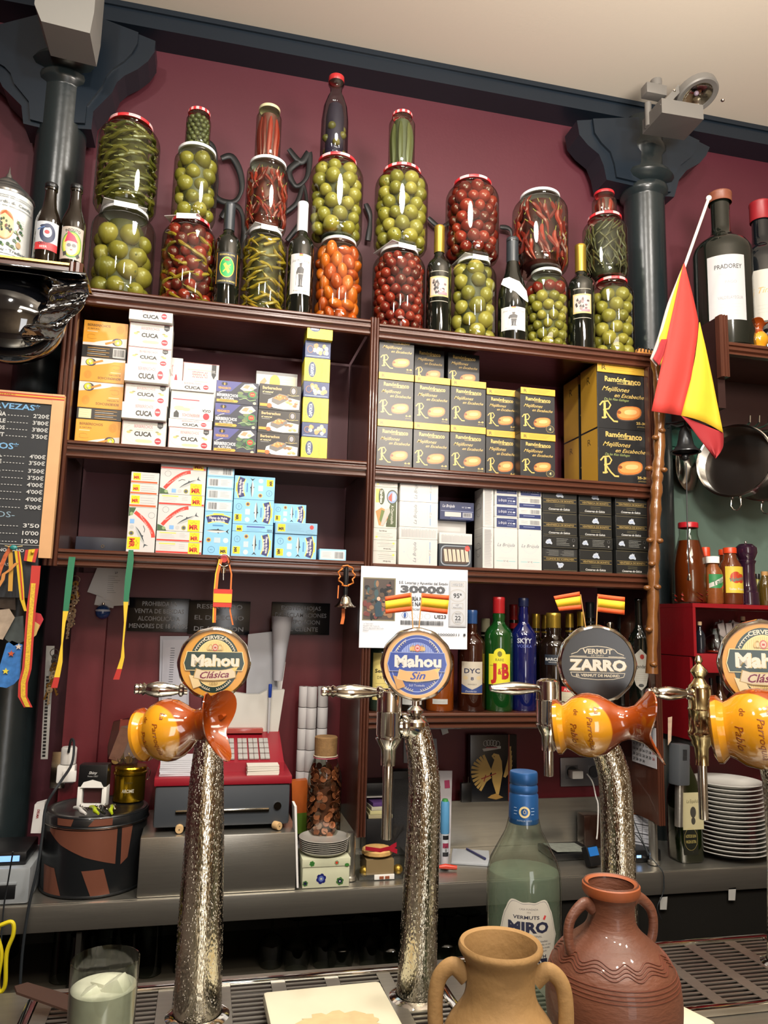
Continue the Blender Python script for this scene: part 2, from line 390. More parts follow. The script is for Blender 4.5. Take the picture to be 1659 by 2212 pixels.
for (x0, x1, z0, z1) in ((XS0+0.004, XS1-0.012, ZL3-0.04, ZT-0.024), (XM0+0.004, XM1-0.004, 1.03, ZT-0.03), (XE0+0.002, XE1-0.004, 1.03, ZT-0.04)):
    MB().box(x0, x1, YF+0.017, 2.44, z0, z1).build('side_panel', M_WOODV, cab)
MB().box(XS1-0.01, XM0+0.003, 2.4405, 2.452, ZL3-0.02, ZT-0.03).build('back_panel', M_DARKWOOD, cab)
MB().box(XM1-0.003, XE0+0.001, 2.4405, 2.452, ZR3-0.02, ZT-0.03).build('back_panel', M_DARKWOOD, cab)
MB().box(XM1-0.003, XE0+0.001, 2.4405, 2.452, 1.31, ZR3-0.023).build('back_panel', M_DARKWOOD, cab)
for px in (771, 1434):                                      # steel feet under the uprights
    f = P(px, 1806, YF+0.02); m = MB(); m.lathe([(0.0, 0.907), (0.017, 0.907), (0.017, 0.915), (0.013, 0.918), (0.013, 1.029), (0, 1.029)], 20)
    m.build('foot', M_STEEL, cab, loc=((XM0-0.004) if px < 900 else XE1-0.012, YF+0.04, 0))

# ================================================================== COUNTERS
CZ = 0.905
ctr = thing('back_counter', 'long brushed steel back counter with a rolled front edge', 'counter')
MB().box(-2.4, 3.9, 2.085, LOWY-0.036, CZ-0.03, CZ-0.0005).build('worktop', M_STEEL, ctr)
MB().box(-2.4, 3.9, 2.078, 2.0995, CZ-0.064, CZ-0.001, b=0.004).build('front_edge', M_STEEL, ctr)
for x0, x1, h in ((0.36, 1.36, 0.14), (1.56, 3.9, 0.10)): MB().box(x0, x1, 2.386, 2.394, CZ-0.02, CZ+h).build('backsplash', M_STEEL, ctr)
# base cabinet: dark recess with shelf
M_DK = mat('#4a463c', 0.6, vary=0.3, name='dark_laminate')
MB().box(-2.4, 3.9, 2.50, 2.515, 0.0, CZ-0.032).build('back_board', M_DK, ctr)
MB().box(-2.4, 3.9, 2.11, 2.50, 0.645, 0.66).build('lower_shelf', M_DK, ctr)
MB().box(0.95, 3.9, 2.09, 2.105, 0.02, CZ-0.07).build('front_panel', mat('#1d1c1a', 0.35, name='dark_door'), ctr)
for x in (-0.26, 0.60, 1.24, 2.0): MB().box(x, x+0.012, 2.088 if x < .9 else 2.082, 2.5 if x < .9 else 2.0895, 0.02, CZ-0.07).build('divider', mat('#3a3833', 0.4, metal=0.6, name='dark_metal'), ctr)

# front bar with drip trays
BARZ = 1.03
bar = thing('bar_counter', 'steel topped serving bar that carries the beer taps', 'counter')
MB().box(-1.6, 3.2, 0.45, 1.34, BARZ-0.05, BARZ-0.0005, b=0.004).build('bar_top', M_STEEL, bar)
MB().box(-1.6, 3.2, 0.50, 1.30, 0.0, BARZ-0.051).build('bar_body', M_DK, bar)
def tray(x0, x1, y0, y1, label, dark=False):
    t = thing('drip_tray', label, 'tray', (0, 0, BARZ))
    m = MB(); h = 0.012
    for a, b, c, d in ((x0, x1, y0, y0+0.014), (x0, x1, y1-0.014, y1), (x0, x0+0.014, y0+0.0141, y1-0.0141), (x1-0.014, x1, y0+0.0141, y1-0.0141)): m.box(a, b, c, d, 0, h, b=0.003)
    m.build('rim', M_CHROME, t)
    MB().box(x0+0.014, x1-0.014, y0+0.014, y1-0.014, 0.0002, 0.002).build('basin', mat('#2b2320', 0.4, metal=0.5, name='wet_basin'), t)
    # plate with rows of slots: built as bars between the slots
    nx = max(1, round((x1-x0-0.03)/0.085)); wbl = (x1-x0-0.03)/nx; zt = 0.009; ny = int((y1-y0-0.03)/0.0125)
    for i in range(nx):
        a = x0+0.015+i*wbl
        MB().box(a, a+0.022, y0+0.0145, y1-0.0145, zt-0.0015, zt).build('grate_panel', M_STEEL, t)
        m = MB()
        for j in range(ny+1):
            yy = y0+0.0145+j*(y1-y0-0.0305)/ny; m.box(a+0.0225, a+wbl-0.0005, yy, yy+0.0052, zt-0.0016, zt-0.0001)
        m.build('grate', M_STEEL, t)
    return t
tray(-0.22, 0.40, 1.06, 1.30, 'slotted steel drip tray around the gold badge and blue badge taps')
tray(0.44, 1.05, 1.08, 1.315, 'slotted steel drip tray behind the two clay jugs')
# ================================================================== TIN CARTONS
# print designs: f(w, h) -> PR centred on the face, millimetres
def d_cockle(w, h, var='a'):
    p = PR(); p.rect(-w/2, -h/2, w/2, h/2, '#d9962c')
    n = 16; top = []
    for i in range(n+1):
        x = -w/2+w*i/n; t = i/n; top.append((x, -h/2+h*(0.10+0.02*sin(t*3)+0.34*max(0, t-0.25)**0.8 if t > .25 else 0.10+0.02*sin(t*3))))
    p.poly([(-w/2, -h/2)]+top+[(w/2, -h/2)], '#f0efec')
    p.text('BERBERECHOS', -w*.42, h*.33, h*.10, '#5b3a10', w*.52, 'l', b=0.02)
    p.text('AL NATURAL', -w*.42, h*.18, h*.06, '#5b3a10', w*.28, 'l', b=0.02)
    p.rect(-w*.42, h*.05, -w*.18, h*.09, '#f3d9a0')
    for k in range(6):                                       # shell outline fan
        p.ring(w*.33, h*.22, w*(.085-.013*k), h*(.17-.025*k), .5, '#a86f1d')
    p.ring(-w*.32, -h*.12, w*.09, h*.07, .8, '#9a6417', a0=.3, a1=3.6); p.ring(-w*.3, -h*.2, w*.11, h*.05, .8, '#9a6417', a0=2.4, a1=6)
    p.ell(w*.28, -h*.30, w*.12, h*.16, '#3a3038'); p.ell(w*.30, -h*.31, w*.085, h*.13, '#d9cf2e'); p.ring(w*.27, -h*.28, w*.06, h*.1, 1.6, '#6d6a88'); p.ell(w*.3, -h*.33, w*.03, h*.06, '#efe9c8')
    p.poly([(-w*.0, -h*.37), (w*.22, -h*.24), (w*.25, -h*.31), (w*.02, -h*.45)], '#b98432')
    return p
def d_cockle_side(w, h, var='a'):
    p = PR(); p.rect(-w/2, -h/2, w/2, h/2, '#23211f')
    if var == 'b': p.rect(-w*.46, -h*.42, -w*.18, h*.42, '#cfc59c'); p.lines(-w*.45, -w*.2, h*.28, '#8b845f', 4, h*.2, .4); a = -w*.1
    else: p.rect(w*.2, -h*.4, w*.48, h*.4, '#dddbd6'); p.bars(w*.22, -h*.3, w*.46, h*.32); a = -w*.38
    for k in range(5): p.rect(a, h*.3-k*h*.17, a+w*(.5-.08*(k % 2)), h*.3-k*h*.17+1.1, ('#d9a040', '#e6e2da')[k % 2])
    return p
def d_cuca(w, h):
    p = PR(); p.rect(-w/2, -h/2, w/2, h/2, '#8d2230'); p.rect(-w/2+1.2, -h/2, w/2-.4, h/2-1.4, '#ecebe6')
    p.ring(0, 0, w*.47, h*.45, .6, '#c9c7bb'); p.rect(-w*.38, h*.36, w*.38, h*.38, '#cfcdc2')
    p.text('BERBERECHOS', -w*.02, h*.29, h*.12, '#a23a48', w*.42)
    p.text('CUCA', -w*.02, 0, h*.17, '#0c0c0c', w*.40, b=0.045); p.rect(-w*.18, h*.15, w*.2, h*.165, '#a9a79d')
    for s in (-1, 1):
        p.ell(s*w*.35, h*.04, w*.05, h*.05, '#b7ad6e'); p.ell(s*w*.30, h*.1, w*.04, h*.03, '#8d8a50')
    for q, r in ((-.1, .09), (.02, .11), (.1, .1), (-.02, .08)): p.ell(w*q, -h*.28, w*r, h*.06, '#e3dfae')
    p.poly([(w*.30, h*.5-1.5), (w*.43, h*.5-1.5), (w*.43, h*.3), (w*.365, h*.22), (w*.30, h*.3)], '#24282b'); p.text('FAMIL', w*.365, h*.36, h*.06, '#dddddd', w*.1)
    p.ell(w*.33, -h*.25, w*.075, h*.125, '#a51f31'); p.rect(w*.275, -h*.27, w*.385, -h*.23, '#dfa3aa', 1)
    return p
def d_cuca_side(w, h):
    p = PR(); p.rect(-w/2, -h/2, w/2, h/2, '#eeede9')
    p.ring(0, 0, w*.46, h*.42, .6, '#d5d3cb'); p.text('BERBERECHOS', 0, h*.30, h*.20, '#a23a48', w*.40)
    p.text('CUCA', 0, -h*.14, h*.32, '#0c0c0c', w*.38, b=0.045)
    p.ell(w*.31, -h*.02, w*.066, h*.26, '#a51f31'); p.rect(w*.26, -h*.06, w*.36, h*.04, '#dfa3aa', 1)
    return p
def d_cuca_back(w, h):
    p = PR(); p.rect(-w/2, -h/2, w/2, h/2, '#ecebe6'); p.rect(-w*.46, h*.18, w*.16, h*.22, '#a53244')
    p.lines(-w*.45, -w*.1, h*.42, '#9b9b98', 4, h*.06, .5); p.lines(-w*.02, w*.18, h*.42, '#9b9b98', 4, h*.06, .5); p.lines(-w*.45, w*.12, h*.1, '#a0a09c', 5, h*.05, .5)
    p.ring(w*.33, h*.1, w*.12, h*.32, .4, '#bbbbb5'); p.text('CUCA', w*.34, -h*.16, h*.09, '#111111', w*.2, rot=pi, b=.04)
    p.ell(-w*.3, -h*.12, w*.12, h*.08, '#e3dfae'); p.ell(-w*.14, -h*.15, w*.1, h*.06, '#e3dfae')
    p.text('BERBERECHOS', -w*.02, -h*.36, h*.11, '#a23a48', w*.4, rot=pi)
    p.poly([(-w*.42, -h*.46), (-w*.30, -h*.46), (-w*.30, -h*.3), (-w*.36, -h*.2), (-w*.42, -h*.3)], '#24282b')
    p.ell(w*.34, -h*.36, w*.075, h*.12, '#a51f31')
    return p
def d_vengarco(w, h):
    p = PR(); p.rect(-w/2, -h/2, w/2, h/2, '#2d3140'); p.poly([(-w/2, h/2), (w*.1, h/2), (-w*.15, h*.05), (-w/2, 0)], '#4a4c86')
    for q in range(14): p.ell(w*(.05+.4*R.random()), h*(-.35+.5*R.random()), w*.07, h*.07, R.choice(('#3b5a40', '#26402c', '#55734f', '#6b7a4e')))
    p.poly([(w*.06, h*.2), (w*.16, h*.42), (w*.36, h*.47), (w*.46, h*.3), (w*.32, h*.14), (w*.14, h*.12)], '#e4e0da')
    p.poly([(w*.12, h*.26), (w*.2, h*.4), (w*.3, h*.38), (w*.24, h*.22)], '#b98d6c'); p.ell(w*.34, h*.26, w*.05, h*.06, '#caa884')
    for s in (-1, 1): p.ell(-w*.31+s*w*.035, h*.37, w*.035, h*.07, '#1c1a20')
    p.ell(-w*.31, h*.36, w*.02, h*.06, '#b08a3a')
    p.text('VENGARCO', -w*.31, h*.18, h*.10, '#d49a2e', w*.30, b=.03)
    p.line([(-w*.44, -h*.05), (-w*.36, h*.03), (-w*.28, h*.07)], 1.6, '#e9e9e9')
    p.text('BERBERECHOS', -w*.23, -h*.14, h*.13, '#f2f2f2', w*.50, b=.035); p.text('AL NATURAL', -w*.23, -h*.28, h*.09, '#f2f2f2', w*.32, b=.03)
    p.poly([(-w*.48, -h*.34), (w*.0, -h*.34), (w*.03, -h*.39), (0, -h*.45), (-w*.48, -h*.45)], '#d99f3c'); p.rect(-w*.42, -h*.41, -w*.08, -h*.38, '#6c4a10')
    p.ell(w*.36, -h*.02, w*.1, h*.16, '#2e7d43'); p.ell(w*.36, -h*.02, w*.07, h*.11, '#c8352d'); p.text('20/30', w*.36, -h*.02, h*.06, '#f0d060', w*.09)
    p.line([(w*.05, -h*.3), (w*.2, -h*.22), (w*.3, -h*.32), (w*.45, -h*.26)], 1.2, '#a8c08a'); p.ell(w*.42, -h*.42, w*.04, h*.06, '#dcd9b8')
    return p
def d_dish(w, h):
    p = PR(); p.rect(-w/2, -h/2, w/2, h/2, '#2a2826')
    p.text('Berberechos', -w*.20, h*.36, h*.12, '#e8c08a', w*.46, b=.035); p.text('al natural', -w*.30, h*.2, h*.08, '#cdbf90', w*.26, sh=.2, b=.02); p.rect(-w*.42, h*.1, -w*.22, h*.115, '#bbb')
    p.poly([(-w*.28, -h*.1), (-w*.1, h*.05), (w*.3, h*.0), (w*.48, -h*.05), (w*.47, -h*.42), (w*.1, -h*.46), (-w*.15, -h*.42), (-w*.3, -h*.25)], '#ecebe8')
    p.poly([(-w*.2, -h*.05), (-w*.02, h*.16), (w*.2, h*.1), (w*.2, -h*.06), (-w*.04, -h*.3), (-w*.2, -h*.2)], '#6d6a66')
    p.poly([(-w*.17, -h*.04), (-w*.01, h*.13), (w*.17, h*.08), (w*.0, -h*.12)], '#c07f42')
    for q in range(9): p.ell(w*(-.1+.22*R.random()), h*(-.05+.13*R.random()), w*.02, h*.03, R.choice(('#e0a56a', '#9c5f2c')))
    for q in range(9): p.ell(w*(.16+.26*R.random()), h*(-.35+.33*R.random()), w*.045, h*.05, R.choice(('#c79a63', '#d9b98c', '#8b6a45')))
    p.rect(-w*.48, -h*.38, -w*.26, -h*.27, '#e39a35'); p.ell(-w*.25, -h*.34, w*.06, h*.09, '#dd6432')
    p.ell(w*.32, h*.30, w*.05, h*.12, '#8f8f95'); p.ring(w*.32, h*.30, w*.08, h*.17, .5, '#c9b47a'); p.line([(w*.18, h*.14), (w*.3, h*.1), (w*.46, h*.14)], 1.3, '#c9b47a')
    return p
def d_dishtop(w, h):
    p = PR(); p.rect(-w/2, -h/2, w/2, h/2, '#d8d5cc'); p.rect(-w/2, h*.35, w/2, h/2, '#777'); p.ell(-w*.32, 0, w*.15, h*.34, '#f0efec'); p.poly([(-w*.42, -.1*h), (-w*.3, h*.2), (-w*.24, 0), (-w*.34, -h*.25)], '#b98a62')
    p.ell(-w*.05, -h*.05, w*.13, h*.42, '#e0b040'); p.rect(w*.12, -h*.4, w*.46, h*.3, '#e9e8c8'); p.lines(w*.14, w*.45, h*.15, '#a9a76a', 4, h*.14, .4); return p
def d_dap(w, h):
    p = PR(); p.rect(-w/2, -h/2, w/2, h/2, '#e8d62a'); p.ell(-w*.2, 0, w*.15, h*.34, '#22345c'); p.ring(-w*.2, 0, w*.17, h*.37, .6, '#22345c')
    p.text('DAPORTA', -w*.2, 0, w*.13, '#e8eef2', h*.52, rot=pi/2, b=.03); p.text('berberechos', w*.17, 0, w*.13, '#5a5416', h*.66, rot=pi/2, sh=.2)
    p.text('al natural', w*.32, h*.0, w*.08, '#6a6420', h*.4, rot=pi/2, sh=.2)
    for k in range(6): p.rect(-w*.42, -h*.38+k*h*.14, -w*.38, -h*.34+k*h*.14, '#8a8220', 1)
    p.rect(w*.42, -h*.4, w*.43, h*.3, '#8a8220', 1); return p
def d_dap_top(w, h):
    p = PR(); p.rect(-w/2, -h/2, w/2, h/2, '#e8d62a'); p.ell(-w*.2, h*.22, w*.2, h*.2, '#22345c'); p.text('DAPORTA', -w*.2, h*.22, h*.14, '#e8eef2', w*.3, b=.03)
    p.text('berberechos', w*.2, h*.2, h*.13, '#5a5416', w*.34, sh=.2); p.text('al natural', w*.2, 0, h*.1, '#6a6420', w*.22, sh=.2); p.lines(-w*.42, w*.4, -h*.22, '#8a8220', 2, h*.1, .4); return p
def d_dap_side(w, h):
    p = PR(); p.rect(-w/2, -h/2, w/2, h/2, '#263763')
    for q in range(16): p.ell(w*(-.18+.55*R.random()), h*(-.22+.5*R.random()), w*.075, h*.13, R.choice(('#e6cfa6', '#d09a5c', '#f1e6d2', '#b98850')))
    p.ring(-w*.3, 0, w*.12, h*.22, 1.5, '#a06a3c'); p.rect(-w*.45, -h*.42, w*.45, -h*.38, '#8ea2c8'); return p
def d_rf(w, h, big=False, seal=False):
    p = PR(); p.rect(-w/2, -h/2, w/2, h/2, '#1d1e1f')
    G = '#c2a55c'
    p.text('Ramón', -w*.17, h*.40, h*.095, G, w*.36, b=.03); p.text('franco', w*.2, h*.385, h*.11, G, w*.36, b=.03); p.rect(-w*.1, h*.315, w*.25, h*.33, '#8f7d4c')
    p.text('Mejillones', -w*.13, h*.22, h*.085, G, w*.56, sh=.5, b=.005); p.text('en Escabeche', w*.14, h*.11, h*.075, G, w*.6, sh=.5, b=.005)
    if big: p.text('De las Rías Gallegas', -w*.12, h*.03, h*.045, '#8f9a5c', w*.5, sh=.4)
    # flourished initial R
    rx, ry = -w*.34, -h*.20
    p.line([(rx-w*.02, ry+h*.16), (rx-w*.02, ry-h*.12)], w*.045, G); p.line([(rx-w*.12, ry+h*.1), (rx-w*.06, ry+h*.17), (rx+w*.05, ry+h*.19), (rx+w*.1, ry+h*.12), (rx+w*.06, ry+h*.05), (rx-w*.05, ry+h*.02)], w*.028, G)
    p.line([(rx-w*.02, ry+h*.03), (rx+w*.08, ry-h*.1), (rx+w*.16, ry-h*.17), (rx+w*.24, ry-h*.17)], w*.03, G); p.line([(rx-w*.08, ry-h*.12), (rx-w*.02, ry-h*.12), (rx+w*.02, ry-h*.10)], w*.03, G)
    # mussel
    cx, cy = w*.13, -h*.2
    def blob(sx, sy, dx=0, dy=0): return [(cx+dx+w*sx*.92*math.copysign(abs(cos(a))**.75, cos(a)), cy+dy+h*sy*(math.copysign(abs(sin(a))**.85, sin(a))+.28*cos(a))) for a in [2*pi*i/18 for i in range(18)]]
    p.poly(blob(.285, .135, 0, -h*.008), '#4a3f38'); p.poly(blob(.27, .125), '#b5692f'); p.poly(blob(.24, .10, 0, h*.008), '#cf8748'); p.poly(blob(.14, .045, w*.03, h*.02), '#e2a66c'); p.ell(cx-w*.2, cy+h*.0, w*.04, h*.03, '#7a4322')
    p.text('25-30' if big else '6-8', w*.37, -h*.37, h*.045, G, w*(.16 if not big else .2), b=.03); p.text('piezas', w*.37, -h*.43, h*.03, '#9c8a55', w*.16)
    if seal: p.ell(w*.36, -h*.36, w*.12, h*.095, '#34332c'); p.ring(w*.36, -h*.36, w*.12, h*.095, .8, '#a89358'); p.text('4', w*.36, -h*.36, h*.07, '#d0c48c', w*.06, b=.03)
    return p
def d_rf_lid(w, h):
    p = PR(); p.rect(-w/2, -h/2, w/2, h/2, '#c49a35'); p.text('R', -w*.38, 0, h*.5, '#4b3c18', w*.09, b=.01)
    for k in range(3): p.rect(-w*.27, h*.22-k*h*.2-.35, w*(.34-.05*k), h*.22-k*h*.2+.35, '#7d6322')
    return p
def mr_logo(p, x, y, s, yellow=True, red=True):
    if yellow: p.rect(x-s*.55, y-s*.55, x+s*.55, y+s*.55, '#ecca17', 1)
    p.text('MR', x, y-s*.12, s*.45, '#b3271e' if red else '#1b1b18', s*.85, b=.05); p.line([(x-s*.3, y+s*.28), (x-s*.15, y+s*.22), (x, y+s*.42), (x+s*.15, y+s*.22), (x+s*.3, y+s*.28)], s*.04, '#7a5a12')
def fish(p, x, y, L, rot, dark='#3a4248', belly='#c9cdca', wd=.14):
    c, s = cos(rot), sin(rot); f = lambda a, b: (x+a*c-b*s, y+a*s+b*c)
    up = [f(L*(-.5+t), L*wd*sin(pi*min(1, t*1.15))**.8*.55) for t in [i/10 for i in range(9)]]
    dn = [f(L*(-.5+t), -L*wd*sin(pi*min(1, t*1.15))**.8*.6) for t in [i/10 for i in range(9)]]
    tail = [f(L*.36, 0.01*L), f(L*.5, L*.12), f(L*.44, 0), f(L*.5, -L*.12), f(L*.36, -.01*L)]
    p.poly(up+[f(L*.36, .01*L), f(L*.36, -.01*L)]+dn[::-1], belly)
    p.poly(up+[f(L*.36, .01*L)]+[f(L*(-.5+t), L*.02) for t in (.8, .6, .4, .2)], dark); p.poly(tail, dark)
    p.poly([f(-L*.05, L*wd*.5), f(L*.02, L*wd*.9), f(L*.06, L*wd*.5)], dark); p.poly([f(-L*.02, -L*wd*.5), f(L*.04, -L*wd*.85), f(L*.07, -L*wd*.45)], dark)
def d_mr_front(w, h):                                        # landscape mackerel face
    p = PR(); p.rect(-w/2, -h/2, w/2, h/2, '#e6e5e2'); p.ring(-w*.34, h*.33, w*.07, h*.12, .7, '#5a5f60')
    arc = [(-w*.40+w*.56*t, -h*.28+h*.72*(1-(1-t)**1.8)) for t in [i/10 for i in range(11)]]; p.line(arc, h*.14, '#c43b30')
    p.text('Filetes de caballa de Andalucía', -w*.14, h*.16, h*.05, '#f6efe6', w*.5, rot=.6, sh=.2)
    fish(p, w*.15, -h*.02, w*.52, .5); p.line([(-w*.1, h*.05), (-w*.02, h*.12), (w*.05, h*.1)], 1.4, '#222')
    p.poly([(-w*.5, -h*.5), (-w*.5, -h*.25), (-w*.42, -h*.3), (-w*.34, -h*.36), (-w*.3, -h*.5)], '#3c5a38'); p.ell(-w*.36, -h*.4, w*.04, h*.06, '#8aa070')
    p.rect(-w*.24, -h*.44, -w*.14, -h*.28, '#79a8d8', 1); p.ell(-w*.06, -h*.36, w*.045, h*.08, '#d4d6d4'); p.ell(w*.08, -h*.36, w*.05, h*.09, '#8d8a3a'); p.ell(w*.08, -h*.36, w*.03, h*.05, '#444a60')
    mr_logo(p, w*.30, -h*.26, h*.42); return p
def d_mr_side(w, h):
    p = PR(); p.rect(-w/2, -h/2, w/2, h/2, '#e6e5e2'); p.rect(-w/2, -h*.46, w*.5, -h*.30, '#c0392f'); p.lines(-w*.42, -w*.08, h*.34, '#8c8c8a', 4, h*.15, .5); p.rect(-w*.44, h*.30, -w*.08, h*.4, '#d7cb5a')
    p.lines(w*.0, w*.16, h*.3, '#8c8c8a', 3, h*.15, .5); mr_logo(p, w*.33, h*.02, h*.88); return p
def d_mr_side2(w, h):
    p = PR(); p.rect(-w/2, -h/2, w/2, h/2, '#e6e5e2'); p.rect(-w/2, -h*.46, w*.46, -h*.30, '#cc5a2c'); mr_logo(p, -w*.3, h*.1, h*.6); p.lines(-w*.12, w*.42, h*.26, '#77787a', 3, h*.2, .6); return p
def d_mr_blue(w, h):                                         # portrait
    p = PR(); p.rect(-w/2, -h/2, w/2, h/2, '#7fb9dc'); p.rect(-w*.2, h*.42, w*.2, h*.47, '#e3c93a'); pts = [(w*.42*t, h*.31+h*.05*(1-t*t)) for t in (-1, -.6, -.2, .2, .6, 1)]
    p.line(pts, h*.19, '#e3d455'); p.line(pts, h*.145, '#2b2f66'); p.text('Filetes de Melva', 0, h*.365, h*.06, '#f0f0f4', w*.68, b=.03); p.text('de Andalucía', 0, h*.30, h*.055, '#f0f0f4', w*.5, b=.03)
    p.rect(-w*.2, h*.17, w*.2, h*.205, '#4b86b5'); fish(p, 0, h*.06, w*.86, 0, '#20262a', '#dfe3e2', .13)
    p.ell(-w*.32, -h*.15, w*.09, h*.055, '#cfa648'); p.ell(-w*.32, -h*.15, w*.055, h*.033, '#5b4250'); p.rect(-w*.12, -h*.21, w*.12, -h*.09, '#cfe4ef', 2); p.ell(w*.32, -h*.15, w*.1, h*.06, '#dfeef0')
    p.ring(-w*.2, -h*.37, w*.13, h*.075, .8, '#365d7a'); p.text('ISO', -w*.2, -h*.37, h*.03, '#365d7a'); mr_logo(p, w*.25, -h*.38, w*.26, True, False); return p
def d_bar(w, h, flip=False):
    p = PR(); p.rect(-w/2, -h/2, w/2, h/2, '#8fc2de'); p.rect(-w*.45, -h*.38, w*.45, h*.36, '#e2e8ea')
    s = -1 if flip else 1; a, b = sorted((s*w*.08, s*w*.4)); p.bars(a, -h*.3, b, h*.28, '#55585a'); c, d = sorted((-s*w*.4, -s*w*.02)); p.lines(c, d, h*.2, '#8e9294', 4, h*.13, .5); return p
def d_blue_side(w, h):
    p = PR(); p.rect(-w/2, -h/2, w/2, h/2, '#8fc4e2'); mr_logo(p, -w*.36, 0, h*.62, True, False); p.lines(-w*.22, w*.2, h*.25, '#5b86a0', 5, h*.12, .5); p.ell(w*.37, h*.15, w*.05, h*.2, '#c2393a'); p.ring(w*.32, -h*.28, w*.09, h*.13, .5, '#5b86a0'); return p
def d_blue_rec(w, h):
    p = PR(); p.rect(-w/2, -h/2, w/2, h/2, '#7fb9dc'); mr_logo(p, -w*.33, -h*.1, h*.8, True, False); p.rect(-w*.15, h*.1, w*.3, h*.32, '#4d5da0'); p.lines(-w*.14, w*.3, -h*.1, '#5b86a0', 3, h*.13, .5); p.bars(w*.36, -h*.45, w*.48, -h*.1); return p
def d_sard(w, h):                                            # portrait carton with a sandwich
    p = PR(); p.rect(-w/2, -h/2, w/2, h/2, '#dedcd2'); p.rect(-w*.46, h*.12, -w*.32, h*.46, '#cfd05a'); p.rect(-w*.32, h*.12, -w*.18, h*.46, '#d2772f'); p.ell(-w*.2, h*.27, w*.14, h*.2, '#33401c'); p.text('Sardinas', -w*.2, h*.27, w*.12, '#e8e6da', h*.32, rot=-pi/2, b=.03)
    p.poly([(w*.02, -h*.47), (w*.46, -h*.47), (w*.46, h*.2), (w*.2, h*.1), (w*.1, -h*.1)], '#39471d'); p.ell(w*.28, h*.27, w*.25, h*.18, '#2f3b20'); p.ell(w*.28, h*.27, w*.21, h*.15, '#7f93b5'); p.poly([(w*.1, h*.26), (w*.26, h*.38), (w*.26, h*.15), (w*.12, h*.2)], '#b8452e'); p.poly([(w*.3, h*.4), (w*.42, h*.35), (w*.4, h*.2), (w*.3, h*.18)], '#e6e6e2')
    p.text('A Churrusquiña', w*.30, -h*.17, w*.13, '#eceade', h*.46, rot=-pi/2)
    p.poly([(-w*.45, -h*.1), (-w*.2, -h*.0), (w*.0, -h*.05), (w*.14, -h*.02), (w*.1, -h*.25), (-w*.1, -h*.46), (-w*.3, -h*.44)], '#c77a3c'); p.poly([(-w*.05, -h*.05), (w*.16, -h*.0), (w*.2, -h*.1), (-w*.1, -h*.45), (-w*.22, -h*.44), (-w*.12, -h*.2)], '#a7a49c'); p.poly([(-w*.2, -h*.05), (-w*.05, -h*.08), (-w*.2, -h*.38), (-w*.28, -h*.3)], '#5b6b2d'); p.ell(w*.1, -h*.4, w*.08, h*.04, '#3a3d22')
    return p
def d_sard_side(w, h):
    p = PR(); p.rect(-w/2, -h/2, w/2, h/2, '#dcdad2'); p.text('Sardinas', -w*.1, h*.3, h*.12, '#3c3c38', w*.34, b=.03); p.lines(-w*.4, w*.4, h*.08, '#6b6b66', 3, h*.15, .7); p.ell(-w*.38, -h*.25, w*.05, h*.09, '#c7cc55'); p.lines(-w*.2, w*.3, -h*.28, '#8a8a84', 2, h*.12, .4); return p
def d_bru(w, h, var=''):                                     # portrait white face
    p = PR(); p.rect(-w/2, -h/2, w/2, h/2, '#e3e1dc'); p.ring(0, h*.1, w*.32, h*.2, .5, '#b9c9d6'); p.ring(0, h*.1, w*.27, h*.165, .4, '#c6d2dc'); p.ell(0, h*.37, w*.03, h*.018, '#c6d2dc')
    p.text('La Brújula', 0, h*.1, h*.085, '#5b636c', w*.78, sh=.35); p.rect(-w*.4, h*.03, w*.4, h*.033, '#b9c2c8')
    cc = '#4d7fb8' if var == 'n' else '#7fb5b8'
    p.rect(-w*.42, -h*.315, -w*.12, -h*.30, cc); p.rect(w*.12, -h*.315, w*.42, -h*.30, cc); p.text('Nº 45' if var != 'n' else 'Nº 23', 0, -h*.305, h*.05, '#5a646c', w*.2); p.lines(-w*.35, w*.35, -h*.23, '#a8aeb2', 1, 2, .5, 0); p.lines(-w*.2, w*.2, -h*.37, '#a8aeb2', 2, h*.04, .5, 0)
    return p
def d_brutext(w, h):                                         # portrait, small print lines across
    p = PR(); p.rect(-w/2, -h/2, w/2, h/2, '#e3e1dc'); n = max(6, int(h/2.6))
    for k in range(n): p.rect(-w*.38, -h*.46+k*h*.92/n, w*(.25+.13*R.random()), -h*.46+k*h*.92/n+.9, '#8e9094', 1)
    return p
def d_bru_round(w, h):
    p = PR(); p.rect(-w/2, -h/2, w/2, h/2, '#d9d7d0'); p.ring(0, -h*.04, w*.3, h*.18, 1.2, '#55585c'); p.ring(0, -h*.04, w*.2, h*.12, .7, '#55585c'); p.line([(-w*.3, -h*.04), (w*.3, -h*.0)], 1.5, '#55585c'); p.rect(-w*.4, h*.3, w*.4, h*.31, '#8a8c90'); p.rect(-w*.4, h*.36, w*.4, h*.365, '#8a8c90'); return p
def d_brublue(w, h):
    p = PR(); p.rect(-w/2, -h/2, w/2, h/2, '#dddcd8'); p.rect(-w*.42, -h*.44, w*.48, h*.40, '#28335f'); p.text('La Brújula', -w*.16, h*.0, h*.26, '#e4e6ea', w*.36, sh=.3); p.text('Nº 45', w*.17, -h*.05, h*.16, '#dfe2e8', w*.16, b=.02); p.ell(w*.35, -h*.06, w*.06, h*.07, '#dfe2e8'); p.rect(w*.05, h*.18, w*.35, h*.21, '#9aa3c0'); p.rect(w*.05, -h*.28, w*.4, -h*.25, '#9aa3c0'); return p
